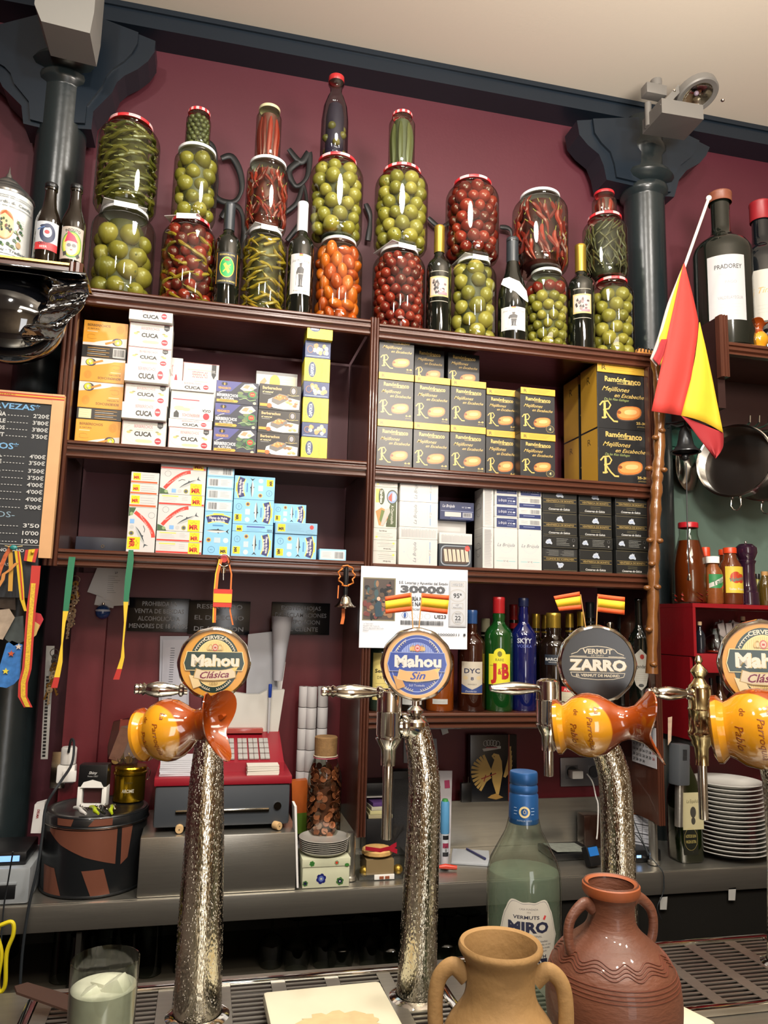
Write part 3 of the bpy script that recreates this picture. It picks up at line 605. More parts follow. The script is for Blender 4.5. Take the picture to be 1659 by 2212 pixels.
def d_brubar(w, h):
    p = PR(); p.rect(-w/2, -h/2, w/2, h/2, '#dddcd8'); p.rect(-w*.48, -h*.5, w*.48, -h*.12, '#28335f'); p.rect(-w*.3, -h*.3, w*.2, -h*.26, '#9aa3c0'); p.bars(0, -h*.05, w*.42, h*.35, '#666a70'); p.lines(-w*.4, -w*.1, h*.25, '#8e9094', 2, h*.15, .5); return p
def d_brulong(w, h):
    p = PR(); p.rect(-w/2, -h/2, w/2, h/2, '#222d56'); p.text('La Brújula', -w*.25, h*.27, h*.17, '#e4e6ea', w*.36, sh=.35, b=.01); p.text('Nº 23', w*.22, h*.22, h*.09, '#dfe2e8', w*.14); p.ell(w*.36, h*.22, w*.05, h*.02, '#ffffff')
    p.ring(0, -h*.25, 1, 1, .1, '#222d56'); p.rect(-w*.48, -h*.03, w*.48, -h*.01, '#9aa3c0'); p.rect(-w*.36, -h*.34, w*.12, -h*.08, '#d6d6d2'); p.rect(w*.17, -h*.36, w*.45, -h*.08, '#b9bcc4'); p.bars(w*.2, -h*.3, w*.42, -h*.12, '#444'); p.rect(-w*.2, -h*.42, w*.4, -h*.40, '#7480a8'); return p
def d_tuna(w, h, var=''):
    p = PR(); p.rect(-w/2, -h/2, w/2, h/2, '#1f201f'); e = '#3a3a34'
    for a, b, c, d in ((-w*.48, h*.45, w*.48, h*.462), (-w*.48, -h*.47, w*.48, -h*.46)): p.rect(a, b, c, d, '#6a6144')
    def shell(x, y, s):
        p.poly([(x+s*a, y+s*b) for a, b in ((-.5, -.1), (-.3, .25), (-.1, .3), (.05, .42), (.15, .3), (.28, .38), (.3, .12), (.5, -.2), (.42, -.36), (.1, -.25), (-.25, -.32), (-.46, -.2))], '#c6d0dc')
        p.line([(x-s*.3, y-s*.05), (x, y+s*.08), (x+s*.25, y+s*.02)], s*.05, '#7f93bb'); p.line([(x-s*.3, y-s*.16), (x+s*.05, y-s*.06), (x+s*.3, y-s*.12)], s*.05, '#7f93bb')
    if var == 'flat':
        shell(-w*.34, 0, h*.62); p.lines(-w*.12, w*.28, h*.28, '#a3a49e', 5, h*.13, .7); p.ring(w*.38, h*.2, w*.04, h*.14, .5, '#777'); p.ell(w*.38, -h*.25, w*.02, h*.07, '#bbb')
    else:
        shell(0, h*.23, h*.34); p.rect(-w*.48, h*.03, w*.48, h*.045, '#8f7a45'); p.rect(-w*.48, -h*.115, w*.48, -h*.10, '#8f7a45'); p.text('VENTRESCA DE BONITO', 0, -h*.035, h*.075, '#9a8450', w*.82, b=.02)
        p.lines(-w*.15, w*.15, -h*.2, '#8a8465', 2, h*.07, .6, 0); p.text('Conservas de Galicia', -w*.02, -h*.37, h*.09, '#d9dad6', w*.62, sh=.3, b=.02)
    return p
def d_tuna_inv(w, h):
    p = d_tuna(w, h); p.rect(-w*.5, -h*.5, w*.5, -h*.12, '#1f201f'); p.rect(-w*.46, -h*.46, w*.46, -h*.15, '#2b2c2c'); p.lines(-w*.4, 0, -h*.2, '#9a9a94', 5, h*.055, .6); p.lines(w*.05, w*.42, -h*.2, '#9a9a94', 5, h*.055, .6); return p
def d_tin(w, h):                                             # carton face showing the open tin of squid
    p = PR(); p.rect(-w/2, -h/2, w/2, h/2, '#2b3138'); p.ell(0, 0, 1, 1, '#2b3138')
    def rr(a, b, r, col):
        pts = []
        for q, (sx, sy) in enumerate(((1, 1), (-1, 1), (-1, -1), (1, -1))):
            for i in range(6): t = pi/2*q+pi/2*i/5; pts.append((sx*(a-r)+r*cos(t), sy*(b-r)+r*sin(t)))
        p.poly(pts, col)
    rr(w*.46, h*.45, h*.22, '#8d949c'); rr(w*.43, h*.41, h*.2, '#353a40'); rr(w*.40, h*.36, h*.17, '#4a3c34')
    for i in range(6):
        x = -w*.33+i*w*.13; p.poly([(x-w*.04, h*.28), (x+w*.05, h*.28), (x+w*.10, -h*.26), (x+w*.0, -h*.27)], '#e8d8c4'); p.poly([(x-w*.02, h*.26), (x+w*.0, h*.26), (x+w*.07, -h*.2), (x+w*.04, -h*.24)], '#c3aa90')
    p.ell(w*.36, h*.34, w*.08, h*.13, '#b5463e'); p.lines(w*.31, w*.41, h*.37, '#eecccc', 2, h*.06, .5); return p

def d_plain(w, h): p = PR(); p.rect(-w/2, -h/2, w/2, h/2, '#c9c8c6'); p.rect(-w/2, -h*.2, w*.3, h*.1, '#d6d5d4'); return p
_DM = {}
def face(fn, w, h, rot=0, arg=None):
    key = (fn, round(w*1000), round(h*1000), rot, arg)
    if key in _DM: return _DM[key]
    W_, H_ = w*1000, h*1000
    if rot in (90, -90): W_, H_ = H_, W_
    p = fn(W_, H_) if arg is None else fn(W_, H_, arg)
    if rot: p.xf(radians(rot))
    _DM[key] = p.mesh('print', flat, 0.34); return _DM[key]
_BM = {}
def carton(label, group, x0, x1, y0, z0, z1, dep, col, fn, rot=0, arg=None, sidefn=None, gap=0.0006, tw=0.0, name='tin_carton', lid=None):
    w = x1-x0-gap; h = z1-z0-gap*.5; X = (x0+x1)/2
    t = thing(name, label, 'box', (X, y0, z0+gap*.4), tw, group)
    key = (round(w*2000), round(h*2000), round(dep*1000), col)
    if key not in _BM: _BM[key] = MB().box(-w/2, w/2, 0, dep, 0, h, b=0.0012).mesh('carton_body', mat(col, .4, name='card_'+col.strip('#')))
    ob('carton_body', _BM[key], t)
    lh = 0
    if lid:
        lh = lid; q = 0.004
        MB().box(-w/2, w/2, -q, 0.0002, h-lh, h, b=0.001).build('card_lid', mat('#c49a35', .4, name='card_gold'), t)
        ob('lid_print', face(d_rf_lid, w*.98, lh*.96), t, (0, -q, h-lh/2))
    ob('front_print', face(fn, w-0.0016, h-lh-0.0014, rot, arg), t, (0, 0, (h-lh)/2))
    if sidefn: ob('side_print', sidefn(dep, h), t, (-w/2, dep/2, h/2), (0, 0, -pi/2))
    return t
def stack(pxa, pya, pxb, base, tops, Y, where, group, items, dep=0.065):
    """one column of cartons: pxa/pxb the side edges in the photo at height pya, tops measured at the first edge"""
    xa = wx(pxa, pya, Y); xb = wx(pxb, pya+0.08*(pxb-pxa), Y)
    zs = [wz(pxa, t, Y) for t in tops]+[base]
    n = len(items)
    for i, it in enumerate(items):
        z1, z0 = zs[i], zs[i+1]; k = n-1-i
        it = dict(it); dx = it.pop('dx', 0.0); fw = it.pop('fw', 0.0); what = it.pop('what'); dd = it.pop('dep', dep)
        fn = it.pop('fn'); col = it.pop('col')
        carton(f'{what}, {ORD[k]} {where}', group, xa+dx, xb+dx, Y-fw, z0, z1, dd+fw, col, fn, **it)
# ---- upper compartment with the cockles
K = lambda what, fn, col, **k: dict(what=what, fn=fn, col=col, **k)
side_or = lambda d, h: face(d_cockle_side, d*.96, h*.96, 0, 'b') if False else face(d_plain_or, d*.96, h*.96)
def d_plain_or(w, h): p = PR(); p.rect(-w/2, -h/2, w/2, h/2, '#c98b2c'); p.rect(-w/2, -h/2, w/2, -h*.3, '#d9d6cc'); return p
oi = K('orange cockle carton printed upside down', d_cockle, '#c98b2c', rot=180, sidefn=side_or)
on = K('orange and white cockle carton', d_cockle, '#c98b2c', sidefn=side_or)
ok1 = K('black edge of a cockle carton', d_cockle_side, '#23211f'); ok2 = K('black edge with cream panel of a cockle carton', d_cockle_side, '#23211f', arg='b')
stack(171, 822, 268, ZL2, [689, 743, 769, 822, 879, 904], 2.145, 'in the orange stack', 'orange cockle cartons', [on, ok1, dict(oi), dict(oi), ok2, on], 0.11)
cb = K('white cockle carton standing', d_cuca, '#dddbd5'); cs = K('white cockle carton lying flat', d_cuca_side, '#e2e0da', fw=0.018, dx=-0.002)
stack(271, 822, 366, ZL2, [667, 693, 746, 789, 826, 871, 906], 2.122, 'in the tall white stack', 'white cockle cartons', [cs, cb, cb, cs, cb, cs, cb], 0.06)
cbk = K('white cockle carton showing its printed back', d_cuca_back, '#dddbd5')
stack(367, 890, 461, ZL2, [821, 842, 903, 921], 2.122, 'in the low white stack', 'white cockle cartons', [dict(cs, fw=0.006), cbk, dict(cs, fw=0), cb], 0.06)
a = P(396, 781, 2.22); b = P(474, 790, 2.22)
zb1 = wz(367, 821, 2.122)
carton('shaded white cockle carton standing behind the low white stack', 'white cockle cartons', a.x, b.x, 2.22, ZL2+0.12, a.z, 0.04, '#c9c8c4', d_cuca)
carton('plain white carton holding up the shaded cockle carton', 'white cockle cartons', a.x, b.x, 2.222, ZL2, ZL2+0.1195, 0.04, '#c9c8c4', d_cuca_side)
a = P(376, 775, 2.20); carton('white cockle carton peeping out behind the tall white stack', 'white cockle cartons', a.x-0.06, a.x+0.026, 2.19, ZL2+0.1, a.z, 0.028, '#dddbd5', d_cuca_side)
stack(463, 900, 556, ZL2, [820, 869, 922], 2.118, 'in the blue and green stack', 'dark blue cockle cartons', [K('blue and green cockle carton', d_vengarco, '#3a3d52')]*3)
stack(557, 905, 648, ZL2, [827, 883, 933], 2.118, 'in the black dish stack', 'black cockle cartons', [K('black carton picturing a dish of cockles', d_dish, '#22201f')]*3)
a = P(553, 811, 2.2); carton('carton end with a yellow spot above the black dish stack', 'black cockle cartons', a.x, wx(642, 822, 2.2), 2.19, wz(557, 827, 2.118)+0.0003, a.z+0.012, 0.06, '#8a877f', d_dishtop)
dy = K('yellow cockle carton with upright lettering', d_dap, '#d8c62a'); db = K('dark blue carton edge picturing cockles', d_dap_side, '#263763')
stack(655, 850, 711, ZL2, [704, 734, 771, 822, 857, 911, 943], 2.118, 'in the narrow yellow stack', 'yellow cockle cartons', [K('yellow cockle carton lying across', d_dap_top, '#d8c62a', fw=0.016, dx=0.002), dict(db), dy, db, dy, db, dy])
# ---- upper compartment with the mussels
MUS = 'black mussel cartons with gold lids'
mu = lambda what, **k: K(what, d_rf, '#1d1e1f', lid=0.021, **k)
cols = [(815, 892, [724.6, 803, 905]), (894, 971, [811, 912]), (973, 1049, [819, 918])]
names = ['beside the middle upright', 'in the second mussel column', 'in the third mussel column']
for (a, b, tp), nm in zip(cols, names):
    its = [mu('black mussel carton with gold lid')]*2
    if len(tp) == 3: its = [K('lidless black mussel carton', d_rf, '#1d1e1f')]+its
    stack(a, 900, b, ZR2, tp, 2.122, nm, MUS, its, 0.07)
stack(1050, 940, 1117, ZR2, [838, 928], 2.17, 'in the recessed fourth mussel column', MUS, [mu('black mussel carton with gold lid')]*2, 0.07)
stack(1124, 940, 1199, ZR2, [836, 934], 2.122, 'in the fifth mussel column', MUS, [K('black mussel carton with a round seal', d_rfs := (lambda w, h: d_rf(w, h, False, True)), '#1d1e1f', lid=0.021)]*2, 0.07)
zb = wz(894, 811, 2.122)+0.0005
for (a, b, ty), nm in (((896, 960, 752), 'shaded black mussel carton at the back atop the second column'), ((968, 1036, 761), 'shaded black mussel carton at the back atop the third column')):
    q = P(a, ty, 2.185); carton(nm, MUS, q.x, wx(b, ty+8, 2.185), 2.185, zb-0.006, q.z, 0.07, '#1d1e1f', d_rf)
# big mussel cartons
def d_gold(w, h): p = PR(); p.rect(-w/2, -h/2, w/2, h/2, '#b98e30'); p.text('R', 0, h*.3, h*.13, '#4b3c18', w*.2); p.lines(-w*.05, w*.05, h*.1, '#7d6322', 1); return p
gs = lambda d, h: face(d_gold, d*.96, h*.97)
def bigc(label, xa, xb, Y, z0, z1, lid): carton(label, MUS, xa, xb, Y, z0, z1, 0.11, '#1d1e1f', lambda w, h: d_rf(w, h, True), lid=lid, sidefn=gs)
xa, xb = wx(1291, 930, 2.118), wx(1400, 940, 2.118); zt = wz(1291, 782, 2.118); zm = wz(1291, 923, 2.118)
bigc('large black mussel carton lying at the foot of the big pair', xa, xb, 2.118, ZR2, zm, None); bigc('large black mussel carton with a deep gold lid on top of the big pair', xa, xb, 2.118, zm, zt, 0.032)
xa2 = wx(1250, 900, 2.25); bigc('large mussel carton standing behind the big pair, topmost', xa2, xa2+0.13, 2.25, zm, zt-0.002, 0.032); bigc('large mussel carton standing behind the big pair, below', xa2, xa2+0.13, 2.25, ZR2, zm, None)
# ---- lower compartments
WM = 'white mackerel cartons'
m2 = K('white mackerel carton edge with small yellow logo', d_mr_side2, '#dddcd8'); mside = K('white mackerel carton edge with large yellow logo', d_mr_side, '#dddcd8'); mf = K('white mackerel carton with red banner and fish', d_mr_front, '#dddcd8')
stack(278, 1100, 339, ZL3, [1018, 1043, 1067, 1095], 2.116, 'in the narrow mackerel stack', WM, [m2, m2, m2, dict(mf, rot=-90)])
stack(342, 1090, 441, ZL3, [988, 1012, 1066, 1090, 1146, 1169], 2.116, 'in the wide mackerel stack', WM, [mside, mf, K('white mackerel carton edge with dense small print', d_mr_side, '#dddcd8', rot=0), mf, mside, mside])
LB = 'light blue melva cartons'
b1 = K('light blue carton end with barcode', lambda w, h: d_bar(w, h), '#8fc2de'); b2 = K('light blue carton end with mirrored barcode', lambda w, h: d_bar(w, h, True), '#8fc2de')
stack(443, 1100, 502, ZL3, [1003, 1028, 1053, 1079, 1104], 2.116, 'in the barcode stack', LB, [b1, b2, b2, b2, K('light blue melva carton standing upright', d_mr_blue, '#7fb9dc')])
bl = K('light blue melva carton turned sideways', d_mr_blue, '#7fb9dc', rot=-90)
stack(503, 1110, 591, ZL3, [1026, 1077, 1131, 1147], 2.116, 'in the stack beside the barcodes', LB, [K('light blue melva carton turned the other way', d_mr_blue, '#7fb9dc', rot=90), bl, K('light blue carton edge in shade', d_blue_rec, '#7fb9dc'), bl])
stack(593, 1170, 684, ZL3, [1127, 1152], 2.116, 'in the low blue stack', LB, [K('light blue carton edge with red heart', d_blue_side, '#8fc4e2', fw=0.004), bl])
q = P(592, 1087, 2.15); carton('light blue melva carton set back on the low blue stack', LB, q.x, wx(662, 1092, 2.15), 2.15, wz(593, 1127, 2.116)+0.0005, q.z, 0.03, '#7fb9dc', d_mr_blue, rot=-90)
q = P(690, 1185, 2.12); carton('single low carton with a barcode beside the low blue stack', LB, q.x, wx(748, 1190, 2.12), 2.12, ZL3, q.z, 0.06, '#8fc2de', lambda w, h: d_bar(w, h))
q = P(164, 1158, 2.36); t = thing('cash_tin', 'flat black box with a small ring in the empty shelf corner', 'box', ((q.x+wx(282, 1165, 2.36))/2, 2.36, ZL3)); w = (wx(282, 1165, 2.36)-q.x)/2
MB().box(-w, w, 0, 0.06, 0, q.z-ZL3, b=0.002).build('tin_body', mat('#2c3040', .4), t); m = MB(); m.tube([(0.004*cos(a), -0.001, (q.z-ZL3)*.55+0.004*sin(a)) for a in [2*pi*i/12 for i in range(12)]], 0.001, 6, closed=True); m.build('ring', M_NICKEL, t)
# sardines, white and blue cartons
SR = 'sardine cartons beside the middle upright'
s1 = K('cream sardine carton edge', d_sard_side, '#d4d2c8'); s2 = K('cream sardine carton edge printed upside down', d_sard_side, '#d4d2c8', rot=180)
stack(808, 1110, 858, ZR3, [1029, 1051, 1140, 1166, 1190], 2.116, 'beside the middle upright', SR, [s1, K('sardine carton picturing a sandwich', d_sard, '#d4d2c8'), s1, s2, s2])
WB = 'white seafood cartons'
wf = K('white carton with grey script turned on its side', d_bru, '#dbd9d3', rot=90, arg='n'); wt = K('white carton edge of small print', d_brutext, '#dbd9d3', rot=90)
stack(863, 1110, 946, ZR3, [1030, 1082, 1137, 1163], 2.116, 'in the white script stack', WB, [wf, wf, wt, wf])
stack(949, 1150, 1020, ZR3, [1150, 1174], 2.118, 'in the squid tin stack', WB, [dict(wt), K('dark carton picturing an open tin of squid', d_tin, '#2b3138')])
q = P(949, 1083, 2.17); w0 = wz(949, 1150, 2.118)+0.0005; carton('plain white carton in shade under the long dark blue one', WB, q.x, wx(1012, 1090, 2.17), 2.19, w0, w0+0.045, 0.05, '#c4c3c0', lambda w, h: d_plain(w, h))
carton('long dark blue carton lying on the squid tin stack', WB, q.x, wx(1023, 1090, 2.17), 2.165, w0+0.0455, w0+0.0455+0.055, 0.07, '#222d56', d_brulong)
rs = lambda d, h: face(d_bru_round, d*.96, h*.97)
tx = K('upright white carton with small print', d_brutext, '#dbd9d3', sidefn=rs)
stack(1043, 1140, 1066, ZR3, [1053, 1138], 2.116, 'in the thin white pair', WB, [tx, tx], 0.075)
bb = K('dark blue carton end with white script', d_brublue, '#d6d5d0'); bc = K('white carton end with barcode', d_brubar, '#d6d5d0'); bp = K('upright white carton with faint compass', d_bru, '#dbd9d3')
stack(1068, 1140, 1118, ZR3, [1043, 1067, 1091, 1115.5, 1140], 2.116, 'in the dark blue column', WB, [bb, bb, bb, bb, bp], 0.09)
stack(1120, 1145, 1170, ZR3, [1047, 1072, 1096, 1119, 1143], 2.116, 'in the barcode column beside black cartons', WB, [bb, bc, bc, bc, bp], 0.09)
BT = 'black tuna belly cartons'
tn = K('black carton with white shell emblem', d_tuna, '#1b1c1b'); tf = K('flat black carton with end shell', d_tuna, '#1b1c1b', arg='flat', fw=0.003); ti = K('black carton printed upside down', d_tuna_inv, '#1b1c1b', rot=180)
stack(1172, 1140, 1247, ZR3, [1052, 1105, 1156, 1183], 2.116, 'in the black column next to white cartons', BT, [tn, tn, tf, ti], 0.09)
stack(1251, 1140, 1322, ZR3, [1057, 1110, 1160, 1185], 2.12, 'in the middle black column', BT, [tn, tn, tf, tn], 0.09)
stack(1330, 1145, 1399, ZR3, [1062, 1112, 1161, 1187], 2.116, 'in the black column by the knobbly stick', BT, [tn, tn, tf, tn], 0.09)
# ================================================================== PICKLE JARS
M_OL = [mat(c, 0.28, vary=0.18, vscale=30, name='olive_skin') for c in ('#857a30', '#766d2b', '#92843a')]
M_OLD = [mat(c, 0.35, vary=0.2, vscale=40, name='gherkin_skin') for c in ('#4a4c2c', '#545530')]
M_TOM = [mat(c, 0.25, vary=0.25, vscale=30, name='tomato_skin') for c in ('#6e1a14', '#842418', '#56120e')]
M_RCH = [mat(c, 0.28, vary=0.2, vscale=30, name='red_chilli_skin') for c in ('#741c14', '#8c281c', '#5e1410')]
M_GCH = [mat(c, 0.3, vary=0.2, vscale=30, name='green_chilli_skin') for c in ('#5e5820', '#6c6428', '#4e4c1c')]
M_YCH = [mat(c, 0.3, vary=0.2, vscale=30, name='yellow_chilli_skin') for c in ('#8c701c', '#77651c', '#9a8026')]
M_ORP = [mat(c, 0.25, vary=0.15, vscale=30, name='orange_pepper_skin') for c in ('#b44a12', '#c05c16', '#a44012')]
M_DKG = [mat(c, 0.4, vary=0.25, vscale=40, name='green_bean_skin') for c in ('#3c3a24', '#4a4529')]
M_GAR = [mat('#c9b98c', 0.4, name='garlic')]
def gingham(big=False):
    wmat = mat('#e8e4e2', 0.4, name='lid_white'); r = mat('#c22a30', 0.35, name='lid_red'); pk = mat('#d98a8c', 0.38, name='lid_pink')
    return [wmat, r, pk]
def jar_lid(kind, r, h):
    m = MB(); prof = [(0, h), (r*.55, h), (r*.9, h), (r*.97, h-.0012), (r, h-.003), (r, h*.5), (r, .002), (r*.99, 0), (r*.9, 0)]
    if kind == 'white': m.lathe(prof, 40); return m.mesh('lid', mat('#d9dadb', .3, name='lid_enamel'))
    if kind == 'red': m.lathe(prof, 40); return m.mesh('lid', mat('#b3232b', .3, name='lid_red_enamel'))
    if kind == 'cream': m.lathe(prof, 40); return m.mesh('lid', mat('#b8b08c', .35, name='lid_cream_enamel'))
    nn = 48; st = 4 if kind == 'gingham' else 2
    mf = lambda i, j: ((1 if ((i//st) % 2 == 0) else 0) if j % 2 == 0 else (1 if ((i//st) % 2 == 0) else 2)) if j < 8 else 1
    m.lathe(prof[:5]+[(r, h*.62), (r, h*.30), (r, .002), (r*.99, 0), (r*.9, 0)], nn, mf=mf); return m.mesh('lid', gingham())
_PM = {}
def pieces(kind):
    if kind in _PM: return _PM[kind]
    out = []
    if kind in ('olive', 'dark_olive', 'tomato', 'orange', 'cherry'):
        ms = {'olive': M_OL, 'dark_olive': M_OLD, 'tomato': M_TOM, 'orange': M_ORP, 'cherry': M_TOM}[kind]
        for i, mm in enumerate(ms):
            b = MB(); n, k = 14, 10; vs = []; fs = []
            el = 1.25 if kind == 'orange' else 1.06
            for j in range(k+1):
                t = j/k
                for q in range(n):
                    a = 2*pi*q/n; rr = sin(pi*t)*(1+.03*cos(3*a+i)+.02*cos(5*a)); zz = -cos(pi*t)*el
                    if t > .92: zz -= .07
                    vs.append((rr*cos(a), rr*sin(a), zz))
            for j in range(k):
                for q in range(n): l = (q+1) % n; fs.append((j*n+q, j*n+l, (j+1)*n+l, (j+1)*n+q))
            b.add(vs, fs, 0, True)
            b.ball((0, 0, el*0.95), 0.12, 1, 6, 4, (1, 1, .6)); out.append(b.mesh('pickle', [mm, mat('#5a5a24', .5, name='stem_end')]))
    else:                                                    # chillies and beans, wrapped on a unit cylinder wall
        ms = {'red': M_RCH, 'green': M_GCH, 'yellow': M_YCH, 'bean': M_DKG, 'longred': M_RCH, 'longgreen': M_OLD}[kind]
        for i in range(7):
            b = MB(); L = R.uniform(.75, 1.25); ang = R.uniform(-.5, .5); cv = R.uniform(-.55, .55); N = 9; pts = []
            if kind in ('red',): ang = R.uniform(.9, 1.5)*R.choice((-1, 1))
            if kind == 'bean': ang = R.uniform(.6, 1.5)*R.choice((-1, 1)); cv = R.uniform(-.2, .2)
            if kind in ('longred', 'longgreen'): ang = pi/2+R.uniform(-.12, .12); cv = R.uniform(-.1, .1); L = 1.6
            u, v, h = 0.0, 0.0, ang-cv
            for j in range(N):
                rad = 0.88-.05*sin(j); pts.append((rad*cos(u), rad*sin(u), v)); h += 2*cv/N; u += cos(h)*L/N; v += sin(h)*L/N
            fat = {'green': .078, 'red': .085, 'yellow': .085, 'bean': .05, 'longred': .2, 'longgreen': .22}[kind]
            rr = [fat*(.55 if j == 0 else 1.0)*(1-(j/(N-1))**2.2*.85) for j in range(N)]
            if kind in ('longred', 'longgreen'): rr = [fat*x for x in (.4, .8, 1, 1, 1, 1, .95, .8, .4)]; pts = [(p[0]*.78, p[1]*.78, p[2]) for p in pts]
            b.tube(pts, rr, 7)
            if kind in ('green', 'red', 'yellow'):
                d = Vector(pts[0])-Vector(pts[1]); b.tube([Vector(pts[0])+d*.1, Vector(pts[0])+d*1.3], [fat*.22, fat*.18], 5, 1)
            out.append(b.mesh('chilli', [ms[i % len(ms)], mat('#8a8440', .5, name='stalk')]))
    _PM[kind] = out; return out
PNAME = {'olive': 'pickled_tomato', 'dark_olive': 'pickled_gherkin', 'tomato': 'red_tomato', 'cherry': 'red_tomato', 'orange': 'orange_pepper', 'red': 'red_chilli', 'green': 'green_chilli', 'yellow': 'yellow_chilli', 'bean': 'green_bean', 'longred': 'red_pepper', 'longgreen': 'long_gherkin'}
def jar(label, pxa, pxb, ytop, ymid, Y, z0, lidk, fill, group='glass jars of pickles along the cabinet top', lidw=None, brine='#3a3a1c', flap=None, lidh=0.011, lidr=None, rp=None, mix=None, topfill=1.0, sz=1.0):
    xa, xb = wx(pxa, ymid, Y), wx(pxb, ymid, Y); r = (xb-xa)/2*.985; X = (xa+xb)/2; zt = wz((pxa+pxb)/2+8, ytop, Y-r*.6)
    H = zt-z0; lr = lidr or r*.72
    t = thing('pickle_jar', label, 'jar', (X, Y, z0), None, group)
    hs = H-lidh-0.012                                        # shoulder end
    sh = min(.045, r*.65, (r-lr)*1.5+.004)
    prof = [(0.0, .003), (r*.55, .003), (r*.8, .001), (r*.93, .005), (r*.99, .016), (r, .03), (r, hs-sh), (r*.985, hs-sh*.72), (r*.93, hs-sh*.42), (r*.85, hs-sh*.2), (lr*.97+.001, hs), (lr*.95, hs+.004), (lr*.97, hs+.007), (lr*.94, H-lidh+.001)]
    MB().lathe(prof, 44).build('glass_body', glass('#eef5e6', .5), t)
    ob('lid', jar_lid(lidk, lr, lidh), t, (0, 0, H-lidh))
    if flap:                                                 # folded label paper over the lid
        MB().box(-lr*1.05, lr*.8, -lr*.9, lr*.9, .0004, .0012).build('paper_flap', M_PAPER, t, (0, 0, H), (0.0, 0.0, flap))
        MB().box(-lr*.5, lr*.5, -.0004, .0004, -.016, .0).build('paper_flap', M_PAPER, t, (lr*.5*sin(flap), -lr-.001, H), (0, 0, flap*.5))
    top = hs*topfill
    bp = [(0, .008), (r*.5, .008), (r*.62, .02), (r*.62, top-sh*.6), (r*.5, top-.006), (0, top-.006)]
    MB().lathe(bp, 24).build('brine', mat(brine, .5, name='murky_brine'), t)
    rg = R.uniform(0, 6)
    def put(kind, n_or_r, z_lo, z_hi):
        ms = pieces(kind)
        if kind in ('olive', 'dark_olive', 'tomato', 'orange', 'cherry'):
            q = n_or_r; z = z_lo+q*.9; lay = 0
            while z < z_hi-q*.3:
                near = min(1, max(0, (hs-z)/(sh*1.1))); rr = (r*.97-q*.98)*(0.55+.45*near**.5) if z > hs-sh*1.1 else r*.965-q
                n = max(3, int(2*pi*rr/(q*1.92)))
                for i in range(n):
                    a = rg+2*pi*(i+.5*(lay % 2))/n+R.uniform(-.06, .06); k = q*R.uniform(.8, 1.08)*sz
                    ra = min(rr, r*.97-k) if z < hs-sh else rr
                    o = ob(PNAME[kind], R.choice(ms), t, (ra*cos(a), ra*sin(a), z+R.uniform(-.12, .12)*q), (R.uniform(0, 6), R.uniform(0, 6), R.uniform(0, 6)) if kind != 'orange' else (R.uniform(-.5, .5)+(1.4 if R.random() < .35 else 0), R.uniform(-.4, .4), R.uniform(0, 6)), (k*(1 if kind != 'orange' else .8),)*2+(k*(1 if kind != 'orange' else .95),))
                z += q*1.68; lay += 1
        else:
            n = n_or_r
            for i in range(n):
                a = (rg+i*2.399) % 6.283; z = z_lo+(z_hi-z_lo)*((i+.5)/n); ms_ = R.choice(ms)
                ext = max(abs(v.co.z) for v in ms_.vertices)*r
                zz = min(max(z, .012+ext*.3), z_hi-ext*.4)
                if kind in ('longred', 'longgreen'): zz = z_lo+.006; scz = (z_hi-z_lo-.01)/1.6
                else: scz = r
                up = all(True for _ in [0])
                zmin = min(v.co.z for v in ms_.vertices)*scz; zmax = max(v.co.z for v in ms_.vertices)*scz
                zz = max(zz, .01-zmin); zz = min(zz, max(z_hi-zmax, .01-zmin))
                k = r*(1.02-.06*R.random()); 
                if kind in ('longred', 'longgreen'): k = r*1.0
                if zz+zmax > hs-sh*.6: k *= .86
                ob(PNAME[kind], ms_, t, (0, 0, zz), (0, 0, a), (k, k, scz))
    if mix: 
        for kind, q, lo, hi in mix: put(kind, q, H*lo, min(H*hi, hs))
    else: put(fill, rp, .006, top)
    return t, zt, X
YJ = 2.19
def tower(specs, Y=YJ, z0=ZT):
    z = z0
    for s in specs: t, z, X = jar(Y=Y, z0=z+(.0006 if z > z0 else .0002), **s)
D = dict
tower([D(label='squat jar of large green tomatoes with one orange, under the green chilli jar', pxa=192, pxb=336, ytop=441, ymid=545, lidk='white', fill='olive', rp=.030, flap=.25, brine='#3e3d1a', topfill=.96),
       D(label='tall jar of tangled green chillies with gingham lid', pxa=206, pxb=345, ytop=247, ymid=360, lidk='gingham', fill='green', rp=110, brine='#56521e', topfill=1.0)])
tower([D(label='jar mixing yellow chillies and red tomatoes, beneath two green jars', pxa=346, pxb=467, ytop=466, ymid=560, lidk='check', fill='yellow', rp=30, flap=-.4, brine='#5a2a14', mix=[('yellow', 40, .05, .86), ('tomato', .020, .03, .95)]),
       D(label='straight jar of large green tomatoes with white lid, middle of its tower', pxa=373, pxb=471, ytop=312, ymid=390, lidk='white', fill='olive', rp=.0235, lidr=.058*.96, brine='#3e3d1a'),
       D(label='little jar of green gherkins with red check lid, topping the second tower', pxa=401, pxb=456, ytop=234, ymid=275, lidk='check', fill='dark_olive', rp=.0085, lidr=.033, brine='#45492a')])
tower([D(label='jar of yellow green chillies with white lid, beside the green crest bottle', pxa=520, pxb=620, ytop=489, ymid=580, lidk='white', fill='yellow', rp=90, flap=.3, brine='#4a4418', topfill=1.0),
       D(label='jar of slim red chillies with white lid above the yellow chillies', pxa=530, pxb=622, ytop=340, ymid=420, lidk='white', fill='red', rp=80, brine='#5a1a12', lidr=.0555, topfill=1.0),
       D(label='slender jar of pale red peppers with cream lid', pxa=552, pxb=608, ytop=226, ymid=285, lidk='cream', fill='longred', rp=11, lidr=.033, brine='#5a2a26', topfill=1.02)])
